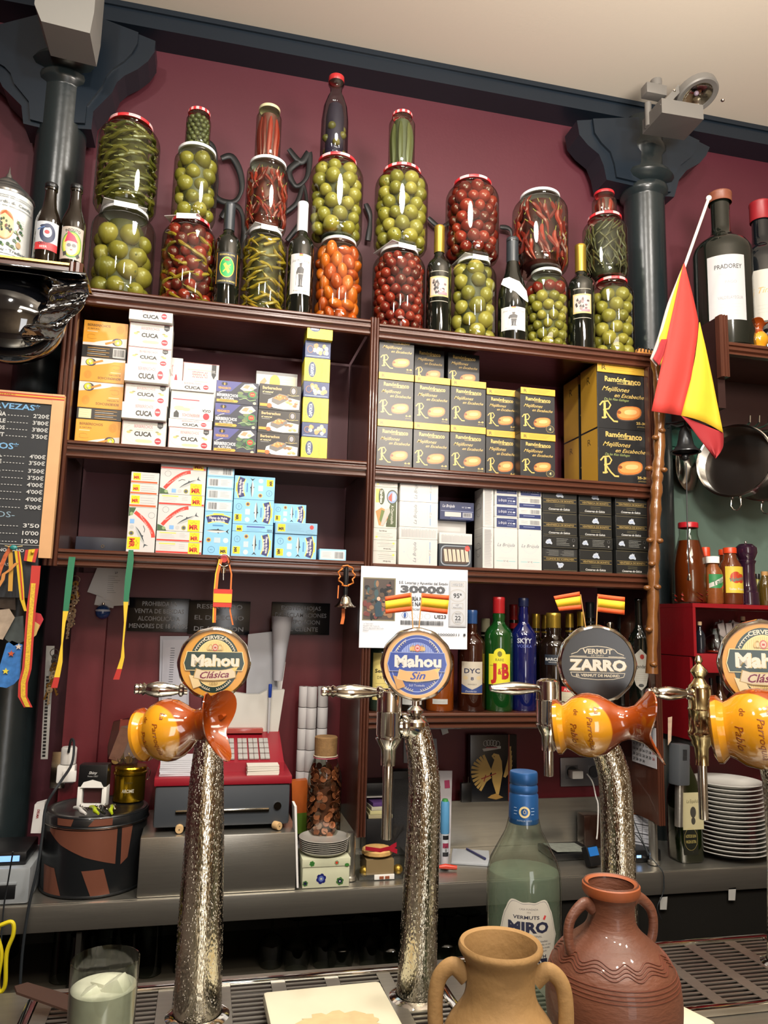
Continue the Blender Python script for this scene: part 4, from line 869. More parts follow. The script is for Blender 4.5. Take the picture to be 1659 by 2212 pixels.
tower([D(label='jar of bright orange peppers with white lid', pxa=676, pxb=782, ytop=509, ymid=600, lidk='white', fill='orange', rp=.0205, brine='#8a3a10', topfill=.98, sz=1.12),
       D(label='jar of green tomatoes with gingham lid carrying the slender bottle', pxa=667, pxb=784, ytop=330, ymid=430, lidk='gingham', fill='olive', rp=.0235, brine='#36361a', topfill=.97)])
tower([D(label='jar of small dark red tomatoes beside the middle upright', pxa=804, pxb=917, ytop=529, ymid=620, lidk='white', fill='cherry', rp=.0165, brine='#4a140e', flap=.35),
       D(label='jar of green tomatoes with fine check lid, beneath the gherkin jar', pxa=809, pxb=923, ytop=352, ymid=450, lidk='check', fill='olive', rp=.0235, brine='#36361a', topfill=.97),
       D(label='slender jar of long grey green gherkins with red check lid', pxa=840, pxb=896, ytop=238, ymid=295, lidk='check', fill='longgreen', rp=9, lidr=.033, brine='#3c3f28', topfill=1.02)], z0=ZT-.008)
tower([D(label='jar of green tomatoes with white paper over its lid', pxa=974, pxb=1070, ytop=553, ymid=640, lidk='white', fill='olive', rp=.0255, brine='#303016', flap=.15),
       D(label='jar of dark red tomatoes and garlic with gingham lid', pxa=964, pxb=1075, ytop=378, ymid=470, lidk='gingham', fill='tomato', rp=.0205, brine='#3a100e', topfill=1.0)], z0=ZT-.008)
tower([D(label='jar with red tomatoes floating over green ones, beside the champagne bottle', pxa=1137, pxb=1223, ytop=577, ymid=660, lidk='white', fill='olive', rp=.0155, brine='#4a4a20', mix=[('olive', .0185, .02, .72), ('tomato', .021, .70, .98)]),
       D(label='tall jar of dark red chillies with white lid', pxa=1110, pxb=1222, ytop=405, ymid=500, lidk='white', fill='red', rp=70, brine='#3c1012', topfill=1.0)], z0=ZT-.008)
tower([D(label='jar of green tomatoes with gingham lid at the end by the iron column', pxa=1280, pxb=1364, ytop=596, ymid=680, lidk='gingham', fill='olive', rp=.0225, brine='#36361a'),
       D(label='jar of dark green beans with gingham lid', pxa=1263, pxb=1350, ytop=456, ymid=530, lidk='gingham', fill='bean', rp=110, brine='#26261a', lidr=.056, topfill=1.0),
       D(label='tiny jar of dark red jam with red lid topping the last tower', pxa=1281, pxb=1329, ytop=409, ymid=435, lidk='red', fill='longred', rp=10, lidr=.034, brine='#3c1214', topfill=1.05)], z0=ZT-.008)

# ================================================================== BOTTLES
def body_prof(kind, r, H, rn):
    if kind == 'bordeaux': return [(0, .004), (r*.7, .004), (r*.92, 0), (r, .006), (r, H*.60), (r*.97, H*.635), (r*.85, H*.67), (r*.6, H*.70), (rn*1.12, H*.74), (rn, H*.78), (rn, H*.965), (rn*1.1, H*.968), (rn*1.1, H*.985), (rn*.9, H)]
    if kind == 'burgundy': return [(0, .004), (r*.7, .004), (r*.92, 0), (r, .006), (r, H*.42), (r*.95, H*.50), (r*.8, H*.58), (r*.55, H*.67), (rn*1.2, H*.76), (rn, H*.82), (rn, H*.965), (rn*1.15, H*.968), (rn*1.15, H*.985), (rn*.9, H)]
    if kind == 'beer': return [(0, .004), (r*.7, .004), (r*.92, 0), (r, .006), (r, H*.52), (r*.95, H*.57), (r*.78, H*.64), (r*.55, H*.72), (rn*1.1, H*.82), (rn, H*.92), (rn*1.2, H*.93), (rn*1.2, H*.95), (rn, H*.96), (rn, H)]
    if kind == 'square': return [(0, .004), (r*.7, .004), (r*.94, 0), (r, .006), (r, H*.64), (r*.96, H*.68), (r*.8, H*.72), (r*.5, H*.76), (rn*1.1, H*.79), (rn*1.25, H*.84), (rn, H*.88), (rn, H)]
    if kind == 'oil': return [(0, .004), (r*.7, .004), (r*.94, 0), (r, .006), (r, H*.55), (r*.97, H*.62), (r*.85, H*.70), (r*.65, H*.78), (rn*1.15, H*.87), (rn, H*.93), (rn, H)]
    return [(0, .004), (r*.9, 0), (r, .006), (r, H*.8), (rn, H*.86), (rn, H)]
def bottle(label, cx, hw, ytop, ymid, Y, z0, kind, glassm, cap, capf=.16, lab=None, group=None, rnf=.36, capr=1.16, ynn=None, rot=None, name='bottle', liquid=None, H=None):
    X = wx(cx, ymid, Y); r = (wx(cx+hw, ymid, Y)-wx(cx-hw, ymid, Y))/2*.98
    H = H or P(cx+4, ytop, Y).z-z0
    t = thing(name, label, 'bottle', (X, Y, z0+.0003), rot if rot is not None else -atan2(X, Y)*.8, group); rn = max(r*rnf, .011) if H > .12 else r*rnf
    MB().lathe(body_prof(kind, r, H, rn), 40).build('glass_body', glassm, t)
    if liquid:
        lm, lf = liquid; q = [(max(0, a-.0025), b+.003) for a, b in body_prof(kind, r, H, rn) if b <= H*lf]; q.append((0, q[-1][1])); MB().lathe(q, 32).build('liquid', lm, t)
    if cap:
        m = MB(); c0 = H*(1-capf); m.lathe([(rn*capr, c0), (rn*(capr+.03), c0+.001), (rn*(capr+.02), H-.010), (rn*(capr+.06), H-.008), (rn*(capr+.04), H), (rn*capr*.95, H+.0025), (0, H+.003)], 28)
        m.build('cap', cap, t)
    if lab:
        for fn, zc, lw, lh in lab:
            p = fn(lw*1000, lh*1000); decal(p, 'label', t, cyl(r), (0, 0, H*zc), .5)
    return t
DG = mat('#0c100c', 0.06, spec=.7, coat=.5, name='dark_wine_glass'); BG = mat('#150d08', 0.06, spec=.7, coat=.5, name='brown_bottle_glass')
CGOLD = mat('#b99a3e', .3, metal=.8, name='gold_foil'); CBLK = mat('#2a2f33', .35, name='dark_foil'); CWHT = mat('#cfcfd2', .35, name='white_foil'); CRED = mat('#a32024', .3, name='red_foil')
def l_guard(w, h):
    p = PR(); p.rect(-w/2, -h/2, w/2, h/2, '#15171a'); p.rect(-w/2, -h/2, -w/2+2, h/2, '#c2862c', 1); p.rect(w/2-2, -h/2, w/2, h/2, '#c2862c', 1)
    p.ell(0, h*.02, w*.33, h*.33, '#c6c83a'); p.ell(0, h*.02, w*.30, h*.305, '#1f9147')
    p.line([(-w*.16, -h*.14), (w*.16, h*.12)], 3.4, '#cfc23a'); p.poly([(-w*.16, h*.1), (-w*.06, h*.16), (w*.14, -h*.1), (w*.06, -h*.18)], '#d8cc3a'); p.line([(w*.02, h*.08), (w*.14, h*.0)], 1.6, '#d8cc3a')
    for q in (-1, 0, 1): p.ell(q*w*.06, h*.25, w*.04, h*.035, '#9c3a2a')
    p.text('GUARDIA CIVIL', 0, h*.42, h*.055, '#b6a860', w*.7, b=.02); p.text('CORAZON DE MADRID', 0, -h*.42, h*.055, '#b6a860', w*.8, b=.02); return p
def l_soldier(w, h):
    p = PR(); p.rect(-w/2, -h/2, w/2, h/2, '#dcdad5'); p.rect(-w*.08, h*.44, w*.08, h*.5, '#c8402c', 1); p.rect(-w*.08, h*.455, w*.08, h*.475, '#d8b02c', 1)
    p.text('José Millán Astray', 0, h*.33, h*.07, '#4a4a4c', w*.86, sh=.4)
    p.ell(0, h*.21, w*.055, h*.05, '#55504c'); p.poly([(-w*.07, h*.25), (w*.06, h*.27), (w*.05, h*.23), (-w*.05, h*.23)], '#33302e')
    p.poly([(-w*.14, h*.14), (-w*.05, h*.17), (w*.06, h*.17), (w*.15, h*.12), (w*.12, -h*.02), (w*.09, -h*.14), (-w*.08, -h*.15), (-w*.1, h*.0)], '#3d3b3a')
    p.poly([(-w*.14, h*.14), (-w*.2, h*.02), (-w*.15, -h*.04), (-w*.09, h*.04)], '#45423f'); p.rect(-w*.1, -h*.02, w*.12, h*.005, '#8d8a86', 2)
    p.poly([(-w*.08, -h*.14), (w*.01, -h*.14), (0, -h*.3), (-w*.07, -h*.3)], '#2c2a29'); p.poly([(w*.02, -h*.14), (w*.09, -h*.14), (w*.07, -h*.3), (w*.02, -h*.3)], '#343130'); p.ell(-w*.05, -h*.315, w*.06, h*.015, '#1c1b1a'); p.ell(w*.06, -h*.315, w*.06, h*.015, '#1c1b1a'); p.line([(-w*.19, 0), (-w*.2, -h*.3)], .7, '#555')
    p.text('El Legendario capitán', 0, -h*.42, h*.035, '#77756f', w*.6, sh=.2); return p
def l_litho(w, h):
    p = PR(); p.rect(-w/2, -h/2, w/2, h/2, '#b09a64'); p.rect(-w*.44, -h*.42, w*.44, h*.42, '#cdb9ad'); 
    for q in range(14): x = -w*.38+w*.36*R.random(); y = -h*.3+h*.6*R.random(); p.poly([(x, y), (x+w*.08, y+h*.1), (x+w*.13, y-h*.04), (x+w*.04, y-h*.1)], R.choice(('#3c3634', '#5a504c', '#7a6a66', '#2c2828')))
    for q in range(8): x = w*.02+w*.34*R.random(); y = -h*.25+h*.4*R.random(); p.ell(x, y, w*.07, h*.05, R.choice(('#8a6f70', '#6b5457', '#b89aa0', '#4a3c3e')))
    p.rect(-w*.05, -h*.41, w*.4, -h*.3, '#8d6e78'); p.ring(0, 0, w*.01, h*.01, .1, '#8d6e78'); return p
l_gold2 = lambda w, h: (lambda p: (p.rect(-w/2, -h/2, w/2, h/2, '#8e8a7c'), p)[1])(PR())
TB = 'wine bottles standing between the pickle jars'
bottle('black wine bottle with oval green crest label', 491, 29, 443, 560, 2.165, ZT, 'bordeaux', DG, CBLK, .25, [(l_guard, .36, .066, .096)], TB, name='wine_bottle')
bottle('wine bottle with white neck foil and soldier label', 650, 28.5, 441, 560, 2.165, ZT, 'bordeaux', DG, CWHT, .25, [(l_soldier, .35, .066, .125)], TB, name='wine_bottle')
bottle('gold topped wine bottle beside the dark tomato jar', 948, 26.5, 492, 600, 2.165, ZT-.008, 'bordeaux', DG, CGOLD, .24, [(l_litho, .42, .062, .066), (l_gold2, .555, .06, .002), (l_gold2, .29, .06, .002)], TB, name='wine_bottle')
bottle('gold topped wine bottle next to the last jar tower', 1255, 26.5, 533, 640, 2.165, ZT-.008, 'bordeaux', DG, CGOLD, .25, [(l_litho, .42, .062, .066), (l_gold2, .555, .06, .002), (l_gold2, .29, .06, .002)], TB, name='wine_bottle')
t = bottle('champagne bottle with soldier label and a paper tag', 1107, 31, 518, 620, 2.17, ZT-.008, 'burgundy', DG, CBLK, .42, [(l_soldier, .215, .085, .076)], TB, name='champagne_bottle', capr=1.12)
m = MB(); m.strip([(-.035, -.036, .205), (-.02, -.045, .2), (.012, -.048, .182), (.035, -.046, .155), (.045, -.04, .135)], [.02, .034, .036, .028, .004], 0, Vector((.35, 0, .93))); m.build('paper_tag', M_PAPER, t)
m = MB(); m.tube([(0, -.013, .213), (-.02, -.04, .21)], .0005, 5); m.build('tag_string', M_BLACK, t)
# slender bottle on the fourth tower
q = P(721, 332, YJ); sl = thing('long_neck_bottle', 'slender pickle bottle with red cap standing highest of all', 'bottle', (q.x, YJ, 0)); z0 = wz(729, 330, YJ-.04)+.002; zt = wz(722, 166, YJ); H = zt-z0
sl.location.z = z0; r = (wx(752, 290, YJ)-wx(691, 290, YJ))/2*.97
MB().lathe([(0, .002), (r*.9, 0), (r, .008), (r*.98, H*.45), (r*.86, H*.62), (r*.6, H*.74), (r*.42, H*.8), (r*.44, H*.86), (r*.58, H*.9), (r*.56, H*.95)], 36).build('glass_body', glass('#c9cfd0', .5, dark=.15), sl)
MB().lathe([(0, H), (r*.45, H), (r*.57, H-.003), (r*.58, H*.93), (r*.56, H*.925)], 30).build('cap', CRED, sl)
MB().lathe([(0, .006), (r*.66, .006), (r*.66, H*.5), (r*.5, H*.64), (0, H*.7)], 24).build('brine', mat('#33283a', .5, name='plum_brine'), sl)
for i in range(9): a = i*2.4; ob('pickled_tomato', pieces('olive')[i % 3], sl, (r*.62*cos(a), r*.62*sin(a), .02+.011*i), (i, i, 0), (.0125,)*3)

# ================================================================== LIQUOR BOTTLES on the low shelf
LQ = 'liquor bottles on the low shelf'
def lab_yellow(w, h): p = PR(); p.rect(-w/2, -h/2, w/2, h/2, '#d8c878'); p.text('Seco', 0, h*.12, h*.08, '#2c2418', w*.7, b=.03); p.text('DRY', 0, -h*.02, h*.07, '#2c2418', w*.4); p.lines(-w*.3, w*.3, -h*.15, '#7a6c3c', 4, h*.07, .6); return p
def lab_dyc(w, h):
    p = PR(); p.poly([(-w/2, h/2), (w/2, h/2), (w/2, -h*.2), (0, -h*.36), (-w/2, -h*.2)], '#d6cdbb'); p.rect(-w/2, -h/2, w/2, -h*.2, '#2c3f74'); p.poly([(-w/2, -h*.19), (w/2, -h*.19), (w*.2, -h*.3), (0, -h*.36), (-w*.2, -h*.3)], '#d6cdbb')
    p.text('DYC', 0, h*.22, h*.15, '#1d2647', w*.72, b=.02); p.text('8', 0, -h*.02, h*.1, '#1d2647', w*.13, b=.02); p.text('WHISKY', 0, -h*.2, h*.05, '#4a4a50', w*.4); p.ell(-w*.3, h*0, w*.12, h*.06, '#c3b08a'); p.ell(w*.3, h*0, w*.12, h*.06, '#c3b08a'); p.rect(-w/2, -h*.5, w/2, -h*.47, '#b9935a'); p.text('Destilerías', -w*.05, -h*.41, h*.05, '#dfe2ea', w*.5, sh=.3); return p
def lab_jb(w, h):
    p = PR(); p.rect(-w/2, -h/2, w/2, h*.36, '#cfc52c'); p.ell(0, h*.36, w*.26, h*.14, '#cfc52c'); p.ell(0, h*.36, w*.1, h*.07, '#6e6a22'); p.text('RARE', 0, h*.22, h*.07, '#3c3a1a', w*.36); p.text('J', -w*.26, -h*.05, h*.36, '#a82220', w*.26, b=.05); p.text('&', 0, -h*.06, h*.14, '#a82220', w*.17, b=.04); p.text('B', w*.26, -h*.05, h*.36, '#a82220', w*.34, b=.05)
    p.rect(-w/2, -h/2, w/2, -h*.38, '#171814'); p.text('ESTD 1749', 0, -h*.44, h*.05, '#c9c23c', w*.5); p.lines(-w*.45, -w*.1, h*.08, '#3c3a1a', 1, 2, .8); p.lines(w*.0, w*.48, h*.02, '#3c3a1a', 1, 2, .8); return p
def lab_sky(w, h): p = PR(); p.text('SKYY', 0, h*.2, h*.4, '#c9cdd8', w*.9, b=.03); p.text('VODKA', 0, -h*.25, h*.26, '#5a68a8', w*.9); return p
def lab_barc(w, h): p = PR(); p.rect(-w*.5, -h*.5, w*.5, h*.5, '#1d2530'); p.text('BARCELO', 0, h*.05, h*.28, '#e2e2de', w*.92, b=.02); p.text('RON DOMINICANO', 0, -h*.25, h*.12, '#b9bab6', w*.6); return p
def lab_red(w, h): p = PR(); p.rect(-w/2, -h/2, w/2, h*.2, '#d9d2b6'); p.rect(-w/2, h*.2, w/2, h/2, '#b32a2a'); p.text('AÑEJO', 0, h*.34, h*.18, '#f0e8dc', w*.7, b=.02); p.line([(w*.1, -h*.3), (w*.25, 0), (w*.3, -h*.35)], 1.5, '#6a7a4a'); p.lines(-w*.4, w*.1, -h*.1, '#8a8468', 3, h*.12, .6); return p
def lab_leg(w, h):
    p = PR(); p.poly([(0, h/2), (w*.34, h*.36), (w*.5, h*.1), (w*.5, -h*.1), (w*.3, -h*.38), (0, -h*.5), (-w*.3, -h*.38), (-w*.5, -h*.1), (-w*.5, h*.1), (-w*.34, h*.36)], '#cbc7bb'); p.ell(w*.08, h*.31, w*.12, h*.06, '#9a2a24'); p.text('Legendario', 0, h*.08, h*.09, '#1c1a18', w*.9, b=.01); p.lines(-w*.4, w*.4, -h*.06, '#8c8878', 5, h*.05, .6, .1); p.ell(0, -h*.38, w*.15, h*.04, '#3a3a38'); return p
def lab_wht(w, h): p = PR(); p.rect(-w/2, -h/2, w/2, h/2, '#c9cbc9'); p.lines(-w*.4, w*.4, h*.1, '#8a8c8a', 3, h*.15, .6); return p
YL = 2.165; G_GRN = mat('#0f3a14', .06, spec=.7, coat=.6, name='green_glass'); G_BLU = mat('#0c1348', .06, spec=.7, coat=.6, name='cobalt_glass'); G_AMB = mat('#7a3a0c', .08, spec=.6, coat=.6, name='amber_spirit'); G_CLR = glass('#e6efee', .55)
bottle('sherry bottle with cream yellow label behind the lottery poster', 822, 24, 1330, 1450, YL, ZB, 'bordeaux', mat('#2c3a30', .1, coat=.5), CBLK, .1, [(lab_yellow, .36, .05, .13)], LQ)
bottle('dark bottle with pale label half hidden by the blue tap badge', 890, 28, 1330, 1450, YL, ZB, 'bordeaux', DG, CBLK, .2, [(lab_wht, .12, .06, .028)], LQ)
bottle('amber bottle with a small cream label behind the blue tap badge', 950, 30, 1360, 1450, YL, ZB, 'square', G_AMB, CBLK, .08, [(lab_wht, .12, .045, .014), (lambda w, h: (lambda p: (p.rect(-w/2, -h/2, w/2, h/2, '#9a1f24'), p.text('ROJO', 0, 0, h*.4, '#e8c8a0', w*.6), p)[2])(PR()), .62, .05, .03)], LQ)
bottle('whisky bottle with blue cap and cream and blue label', 1018, 29, 1320, 1460, YL-.004, ZB, 'square', mat('#2a1008', .06, coat=.6, name='whisky'), mat('#2a4a7c', .3, name='blue_cap'), .13, [(lab_dyc, .33, .066, .092)], LQ, rnf=.34)
bottle('green whisky bottle with yellow label and red cap', 1077, 30, 1292, 1450, YL-.004, ZB, 'square', G_GRN, CRED, .14, [(lab_jb, .37, .068, .118)], LQ, rnf=.36)
bottle('cobalt blue vodka bottle with dark cap', 1131, 26.5, 1294, 1450, YL, ZB, 'square', G_BLU, mat('#141c3c', .35), .07, [(lab_sky, .60, .05, .035)], LQ, rnf=.34)
bottle('dark rum bottle with gold cap and white lettering', 1196, 30, 1326, 1450, YL+.01, ZB, 'square', BG, CGOLD, .17, [(lab_barc, .52, .062, .03)], LQ, rnf=.42)
bottle('rum bottle with red and cream label beneath the black tap badge', 1228, 22, 1330, 1450, 2.135, ZB, 'square', BG, CGOLD, .12, [(lab_red, .25, .05, .05)], LQ, rnf=.42, H=.19)
bottle('slim dark bottle with diamond label beside the knobbly stick', 1382, 21, 1293, 1450, YL, ZB, 'bordeaux', DG, None, .1, [(lab_leg, .36, .052, .125)], LQ, rnf=.34)
back = 2.27
for lb, cx, hw, yt, g, c, cf in (('bottle with cream cap behind the whisky', 1048, 24, 1338, BG, mat('#b9b89a', .4), .2), ('bottle with red neck foil behind the green whisky bottle', 1109, 22, 1308, DG, CRED, .25), ('gold capped bottle behind the vodka', 1158, 22, 1328, BG, CGOLD, .2),
    ('gold capped bottle close behind the rum', 1178, 20, 1330, BG, CGOLD, .2), ('gold capped bottle under the paper flags', 1231, 22, 1327, BG, CGOLD, .2), ('gold capped bottle with a paper seal', 1257, 22, 1323, BG, CGOLD, .22), ('dark corked bottle rising behind the black tap badge', 1276, 22, 1303, DG, CBLK, .2),
    ('bottle with silver neck behind the black tap badge', 1318, 26, 1345, BG, M_NICKEL, .12), ('dark bottle with a blue red sticker', 1345, 24, 1330, DG, CBLK, .15)):
    bottle(lb, cx, hw*.78, yt, 1450, back+.03*(cx % 3), ZB, 'square', g, c, cf, None, LQ, rnf=.42)
# ================================================================== PAPERS, SIGNS AND HANGING THINGS
# lottery poster
q = P(778, 1310, 2.085); q2 = P(1010, 1310, 2.085); Wp = (q2.x-q.x); zt = wz(780, 1222, 2.085); zb = wz(780, 1399, 2.085); Hp = zt-zb
t = thing('lottery_poster', 'white lottery poster taped in front of the liquor shelf', 'poster', ((q.x+q2.x)/2, 2.086, (zt+zb)/2))
MB().box(-Wp/2, Wp/2, 0, .0008, -Hp/2, Hp/2).build('sheet', mat('#dfe3ea', .6, name='cool_paper'), t)
p = PR(); w, h = Wp*1000, Hp*1000
p.rect(-w*.48, -h*.17, -w*.18, h*.36, '#7a745c'); p.rect(-w*.47, -h*.155, -w*.19, h*.345, '#4c4440')
for _ in range(60): x = -w*.46+w*.24*R.random(); y = -h*.14+h*.44*R.random(); p.ell(x, y, w*R.uniform(.01, .03), h*R.uniform(.01, .05), R.choice(('#6d3a38', '#2c3438', '#8a6a50', '#3d5458', '#7c4b46', '#1f2226', '#58483c')), 6)
p.poly([(-w*.36, -h*.12), (-w*.3, -h*.12), (-w*.31, h*.06), (-w*.34, h*.08), (-w*.37, h*.02)], '#2c4350'); p.ell(-w*.335, h*.1, w*.016, h*.025, '#c9a48a')
p.text('S.E. Loterías y Apuestas del Estado', w*.08, h*.315, h*.035, '#44474c', w*.46, b=.01)
p.text('30000', w*.075, h*.235, h*.085, '#4c4f54', w*.42, b=.045)
for k in range(5): p.line([(-w*.14+i*w*.044, h*(.2+.02*k)+h*.012*sin(i*1.3+k)) for i in range(11)], .5, '#7c8086')
p.text('LOTERÍA NACIONAL', w*.06, h*.115, h*.05, '#3a3d42', w*.34, b=.03); p.text('DE NAVIDAD', w*.06, h*.05, h*.05, '#3a3d42', w*.24, b=.03); p.text('22 diciembre 2023', w*.06, -h*.01, h*.04, '#4a4d52', w*.28)
p.ring(-w*.09, -h*.09, w*.028, h*.04, 1, '#3a5a9a'); p.ell(-w*.09, -h*.09, w*.012, h*.03, '#3a5a9a')
for x in (-.02, .05, .12): p.ring(w*x, -h*.1, w*.028, h*.035, .7, '#a0a4aa')
p.text('UE23', w*.24, -h*.10, h*.045, '#3a3d42', w*.11, b=.02); p.bars(-w*.13, -h*.21, w*.27, -h*.155, '#2a2c30')
p.text('C300000011', w*.3, -h*.32, h*.03, '#3a3d42', w*.24, b=.01); p.rect(w*.46, -h*.335, w*.48, -h*.305, '#3a3d42', 1)
def pill(x, y, a, b): p.ring(x, y, a, b, 1.6, '#a9a6a0'); p.ring(x, y, a*.85, b*.82, .6, '#a9a6a0')
p.rect(w*.32, -h*.22, w*.49, h*.36, '#c9cbcf'); p.rect(w*.335, -h*.2, w*.475, h*.345, '#dadde3')
p.rect(w*.34, h*.28, w*.46, h*.335, '#a9a6a0'); p.rect(w*.345, h*.288, w*.455, h*.327, '#dadde3'); p.text('102/23', w*.4, h*.308, h*.03, '#4a4d52', w*.09)
pill(w*.40, h*.17, w*.08, h*.08); p.text('95ª', w*.40, h*.17, h*.06, '#33363a', w*.08, b=.02)
p.rect(w*.345, -h*.0, w*.455, h*.075, '#a9a6a0'); p.rect(w*.35, h*.007, w*.45, h*.068, '#dadde3'); p.text('10ª', w*.4, h*.05, h*.025, '#33363a', w*.03); p.text('FRACCIÓN', w*.4, h*.018, h*.02, '#33363a', w*.08)
pill(w*.405, -h*.11, w*.06, h*.085); p.text('22', w*.405, -h*.11, h*.055, '#33363a', w*.055, b=.02); p.text('EUROS', w*.405, -h*.16, h*.02, '#33363a', w*.05); p.text('PRECIO', w*.405, -h*.06, h*.018, '#33363a', w*.05)
for k, s_ in enumerate(('La Natividad', 'Maestro de Sopetrán', 'Museo Nacional del Prado', 'Madrid')): p.text(s_, -w*.47, -h*.205-k*h*.028, h*.018, '#6a6d72', None, 'l')
decal(p, 'print', t, flat, (0, 0, 0), .6)

# three black notice signs on the lower wall
def sign(label, xa, xb, ya, yb, lines_, dim=1.0, dy=0.0):
    Y = 2.41+dy; a = P(xa, ya, Y); b = P(xb, yb, Y); w = b.x-a.x; h = a.z-b.z
    t = thing('notice_sign', label, 'sign', ((a.x+b.x)/2, Y, (a.z+b.z)/2), None, 'black notice signs')
    MB().box(-w/2, w/2, 0, .004, -h/2, h/2, b=.0006).build('plate', mat('#0d1017', .18, name='black_plate'), t)
    p = PR(); n = len(lines_)
    for i, (s_, f) in enumerate(lines_): p.text(s_, 0, h*1000*(.33-.66*i/(n-1)), h*1000*.135, '#c4c7cc' if dim == 1 else '#8f9196', w*1000*f, b=.012)
    decal(p, 'lettering', t)
sign('black sign forbidding alcohol sales to minors', 279, 408, 1290, 1366, [('PROHIBIDA LA', .56), ('VENTA DE BEBIDAS', .80), ('ALCOHOLICAS A', .68), ('MENORES DE 18 AÑOS', .94)])
sign('black sign reserving the right of admission, behind the hanging flag', 409, 538, 1296, 1372, [('RESERVADO', .74), ('EL DERECHO', .80), ('DE ADMISION', .80)], dy=-.0045)
sign('black sign announcing complaint forms, partly behind a paper roll', 588, 711, 1300, 1372, [('EXISTEN HOJAS', .68), ('DE RECLAMACIONES', .88), ('A DISPOSICION', .66), ('DEL CLIENTE', .60)], .7)

# ribbons
RED, YEL, GRN, ORG = mat('#b02a22', .6, name='ribbon_red'), mat('#d8b52a', .6, name='ribbon_yellow'), mat('#1d6b4a', .6, name='ribbon_green'), mat('#cf6a26', .6, name='ribbon_orange')
def hang(name, label, pts, Y, w, cols, cat='ribbon', dY=None, th=.0008):
    """strip along photo points; cols = [(i0,i1,mat,name)] pieces"""
    P3 = [P(a, b, Y+(dY[i] if dY else 0)) for i, (a, b) in enumerate(pts)]; o0 = P3[0]
    t = thing(name, label, cat, o0)
    for i0, i1, m_, nm in cols: MB().strip([q-o0 for q in P3[i0:i1+1]], w[i0:i1+1] if isinstance(w, list) else w, 0, Vector((1, 0, 0)), th).build(nm, m_, t)
    return t
hang('flag_ribbon', 'green and yellow ribbon hanging beside the key bunch', [(156, 1203), (153, 1225), (148, 1270), (142, 1320), (138, 1345), (134, 1390), (130, 1430), (123, 1463), (117, 1486)], 2.075, [.016, .016, .016, .013, .008, .004, .011, .013, .015], [(0, 3, GRN, 'green_band'), (3, 5, YEL, 'yellow_band'), (5, 7, YEL, 'yellow_band'), (7, 8, RED, 'red_tip')])
hang('flag_ribbon', 'green and yellow ribbon hanging near the prohibition sign', [(283, 1188), (282, 1210), (277, 1250), (272, 1300), (270, 1345), (266, 1390), (265, 1420), (258, 1445), (251, 1468)], 2.075, [.012, .016, .016, .012, .005, .004, .009, .012, .015], [(0, 3, GRN, 'green_band'), (3, 5, YEL, 'yellow_band'), (5, 7, YEL, 'yellow_band'), (7, 8, RED, 'red_tip')])
# lanyard with key ring and small flag, hung on a red knob
k = P(484, 1208, 2.07); t = thing('lanyard', 'red and yellow lanyard with key ring and tiny flag on a red knob', 'lanyard', k)
MB().lathe([(0, 0), (.009, 0), (.011, .004), (.010, .014), (.004, .017), (.004, .032)], 20).build('knob', mat('#b3261c', .3), t, (0, -.004, 0), (-pi/2, 0, 0))
m = MB(); m.tube([(.016*cos(a), -.012, -.004+.016*sin(a)) for a in [2*pi*i/24 for i in range(24)]], .0016, 8, closed=True); m.build('key_ring', M_NICKEL, t)
m = MB(); m.lathe([(0, -.038), (.006, -.038), (.0065, -.026), (.003, -.022), (.003, -.018), (0, -.017)], 14); m.tube([(0, 0, -.038), (.001, 0, -.056)], .0012, 6); m.build('clasp', M_NICKEL, t, (0, -.012, 0))
def rel(pts, Y): return [P(a, b, Y)-k for a, b in pts]
MB().strip(rel([(478, 1208), (470, 1240), (466, 1280), (464, 1315), (463, 1345)], 2.058), .0075, 0).build('strap', ORG, t)
MB().strip(rel([(492, 1205), (500, 1240), (498, 1285), (497, 1320), (503, 1350)], 2.062), .004, 0).build('strap', ORG, t)
MB().strip(rel([(474, 1208), (466, 1240), (462, 1280), (460, 1345)], 2.0565), .003, 0).build('stripe', YEL, t)
f0, f1 = P(462, 1272, 2.054)-k, P(500, 1312, 2.054)-k
MB().box(f0.x, f1.x, f0.y, f0.y+.001, f1.z, f0.z).build('small_flag', mat('#c23426', .6), t); MB().box(f0.x+.0005, f1.x-.0005, f0.y-.0008, f0.y, f1.z+.012, f0.z-.012).build('flag_stripe', YEL, t)
# hand bell on a cord
k = P(748, 1222, 2.06); t = thing('hand_bell', 'small nickel hand bell with black handle hanging from a flag cord', 'bell', k)
zb = wz(748, 1310, 2.06)-k.z; zh = wz(748, 1222, 2.06)-k.z; zc = wz(748, 1290, 2.06)-k.z; zz = zc-zb; 
MB().lathe([(.029, zb-.002), (.0285, zb+.001), (.022, zb+.006), (.0175, zb+.012), (.0145, zb+.022), (.0125, zc-.0), (.006, zc+.006), (0, zc+.007)], 32).build('bell_cup', M_NICKEL, t)
MB().lathe([(0, zc+.005), (.0055, zc+.006), (.0065, zc+.02), (.0075, zh-.02), (.0065, zh-.006), (0, zh)], 16).build('handle', M_BLACK, t)
m = MB(); m.tube([(.0035*cos(j*1.7)+.021*sin(a)*1.0, -.010+.003*sin(j*1.7), -.028+.028*cos(a)) for j, a in enumerate([2*pi*i/30 for i in range(30)])], .0022, 6, closed=True); m.build('cord', mat('#c8722a', .6, vary=.6, vscale=260), t)
m = MB(); m.strip([(-.004, 0, zb-.006), (-.004, 0, zb-.03), (-.007, 0, zb-.048)], .009, 0); m.strip([(-.021, -.008, -.055), (-.022, -.008, -.09)], .003); m.build('ribbon', ORG, t)
MB().lathe([(0, zb-.008), (.004, zb-.006), (.004, zb-.001), (0, zb)], 10).build('clapper', M_NICKEL, t)

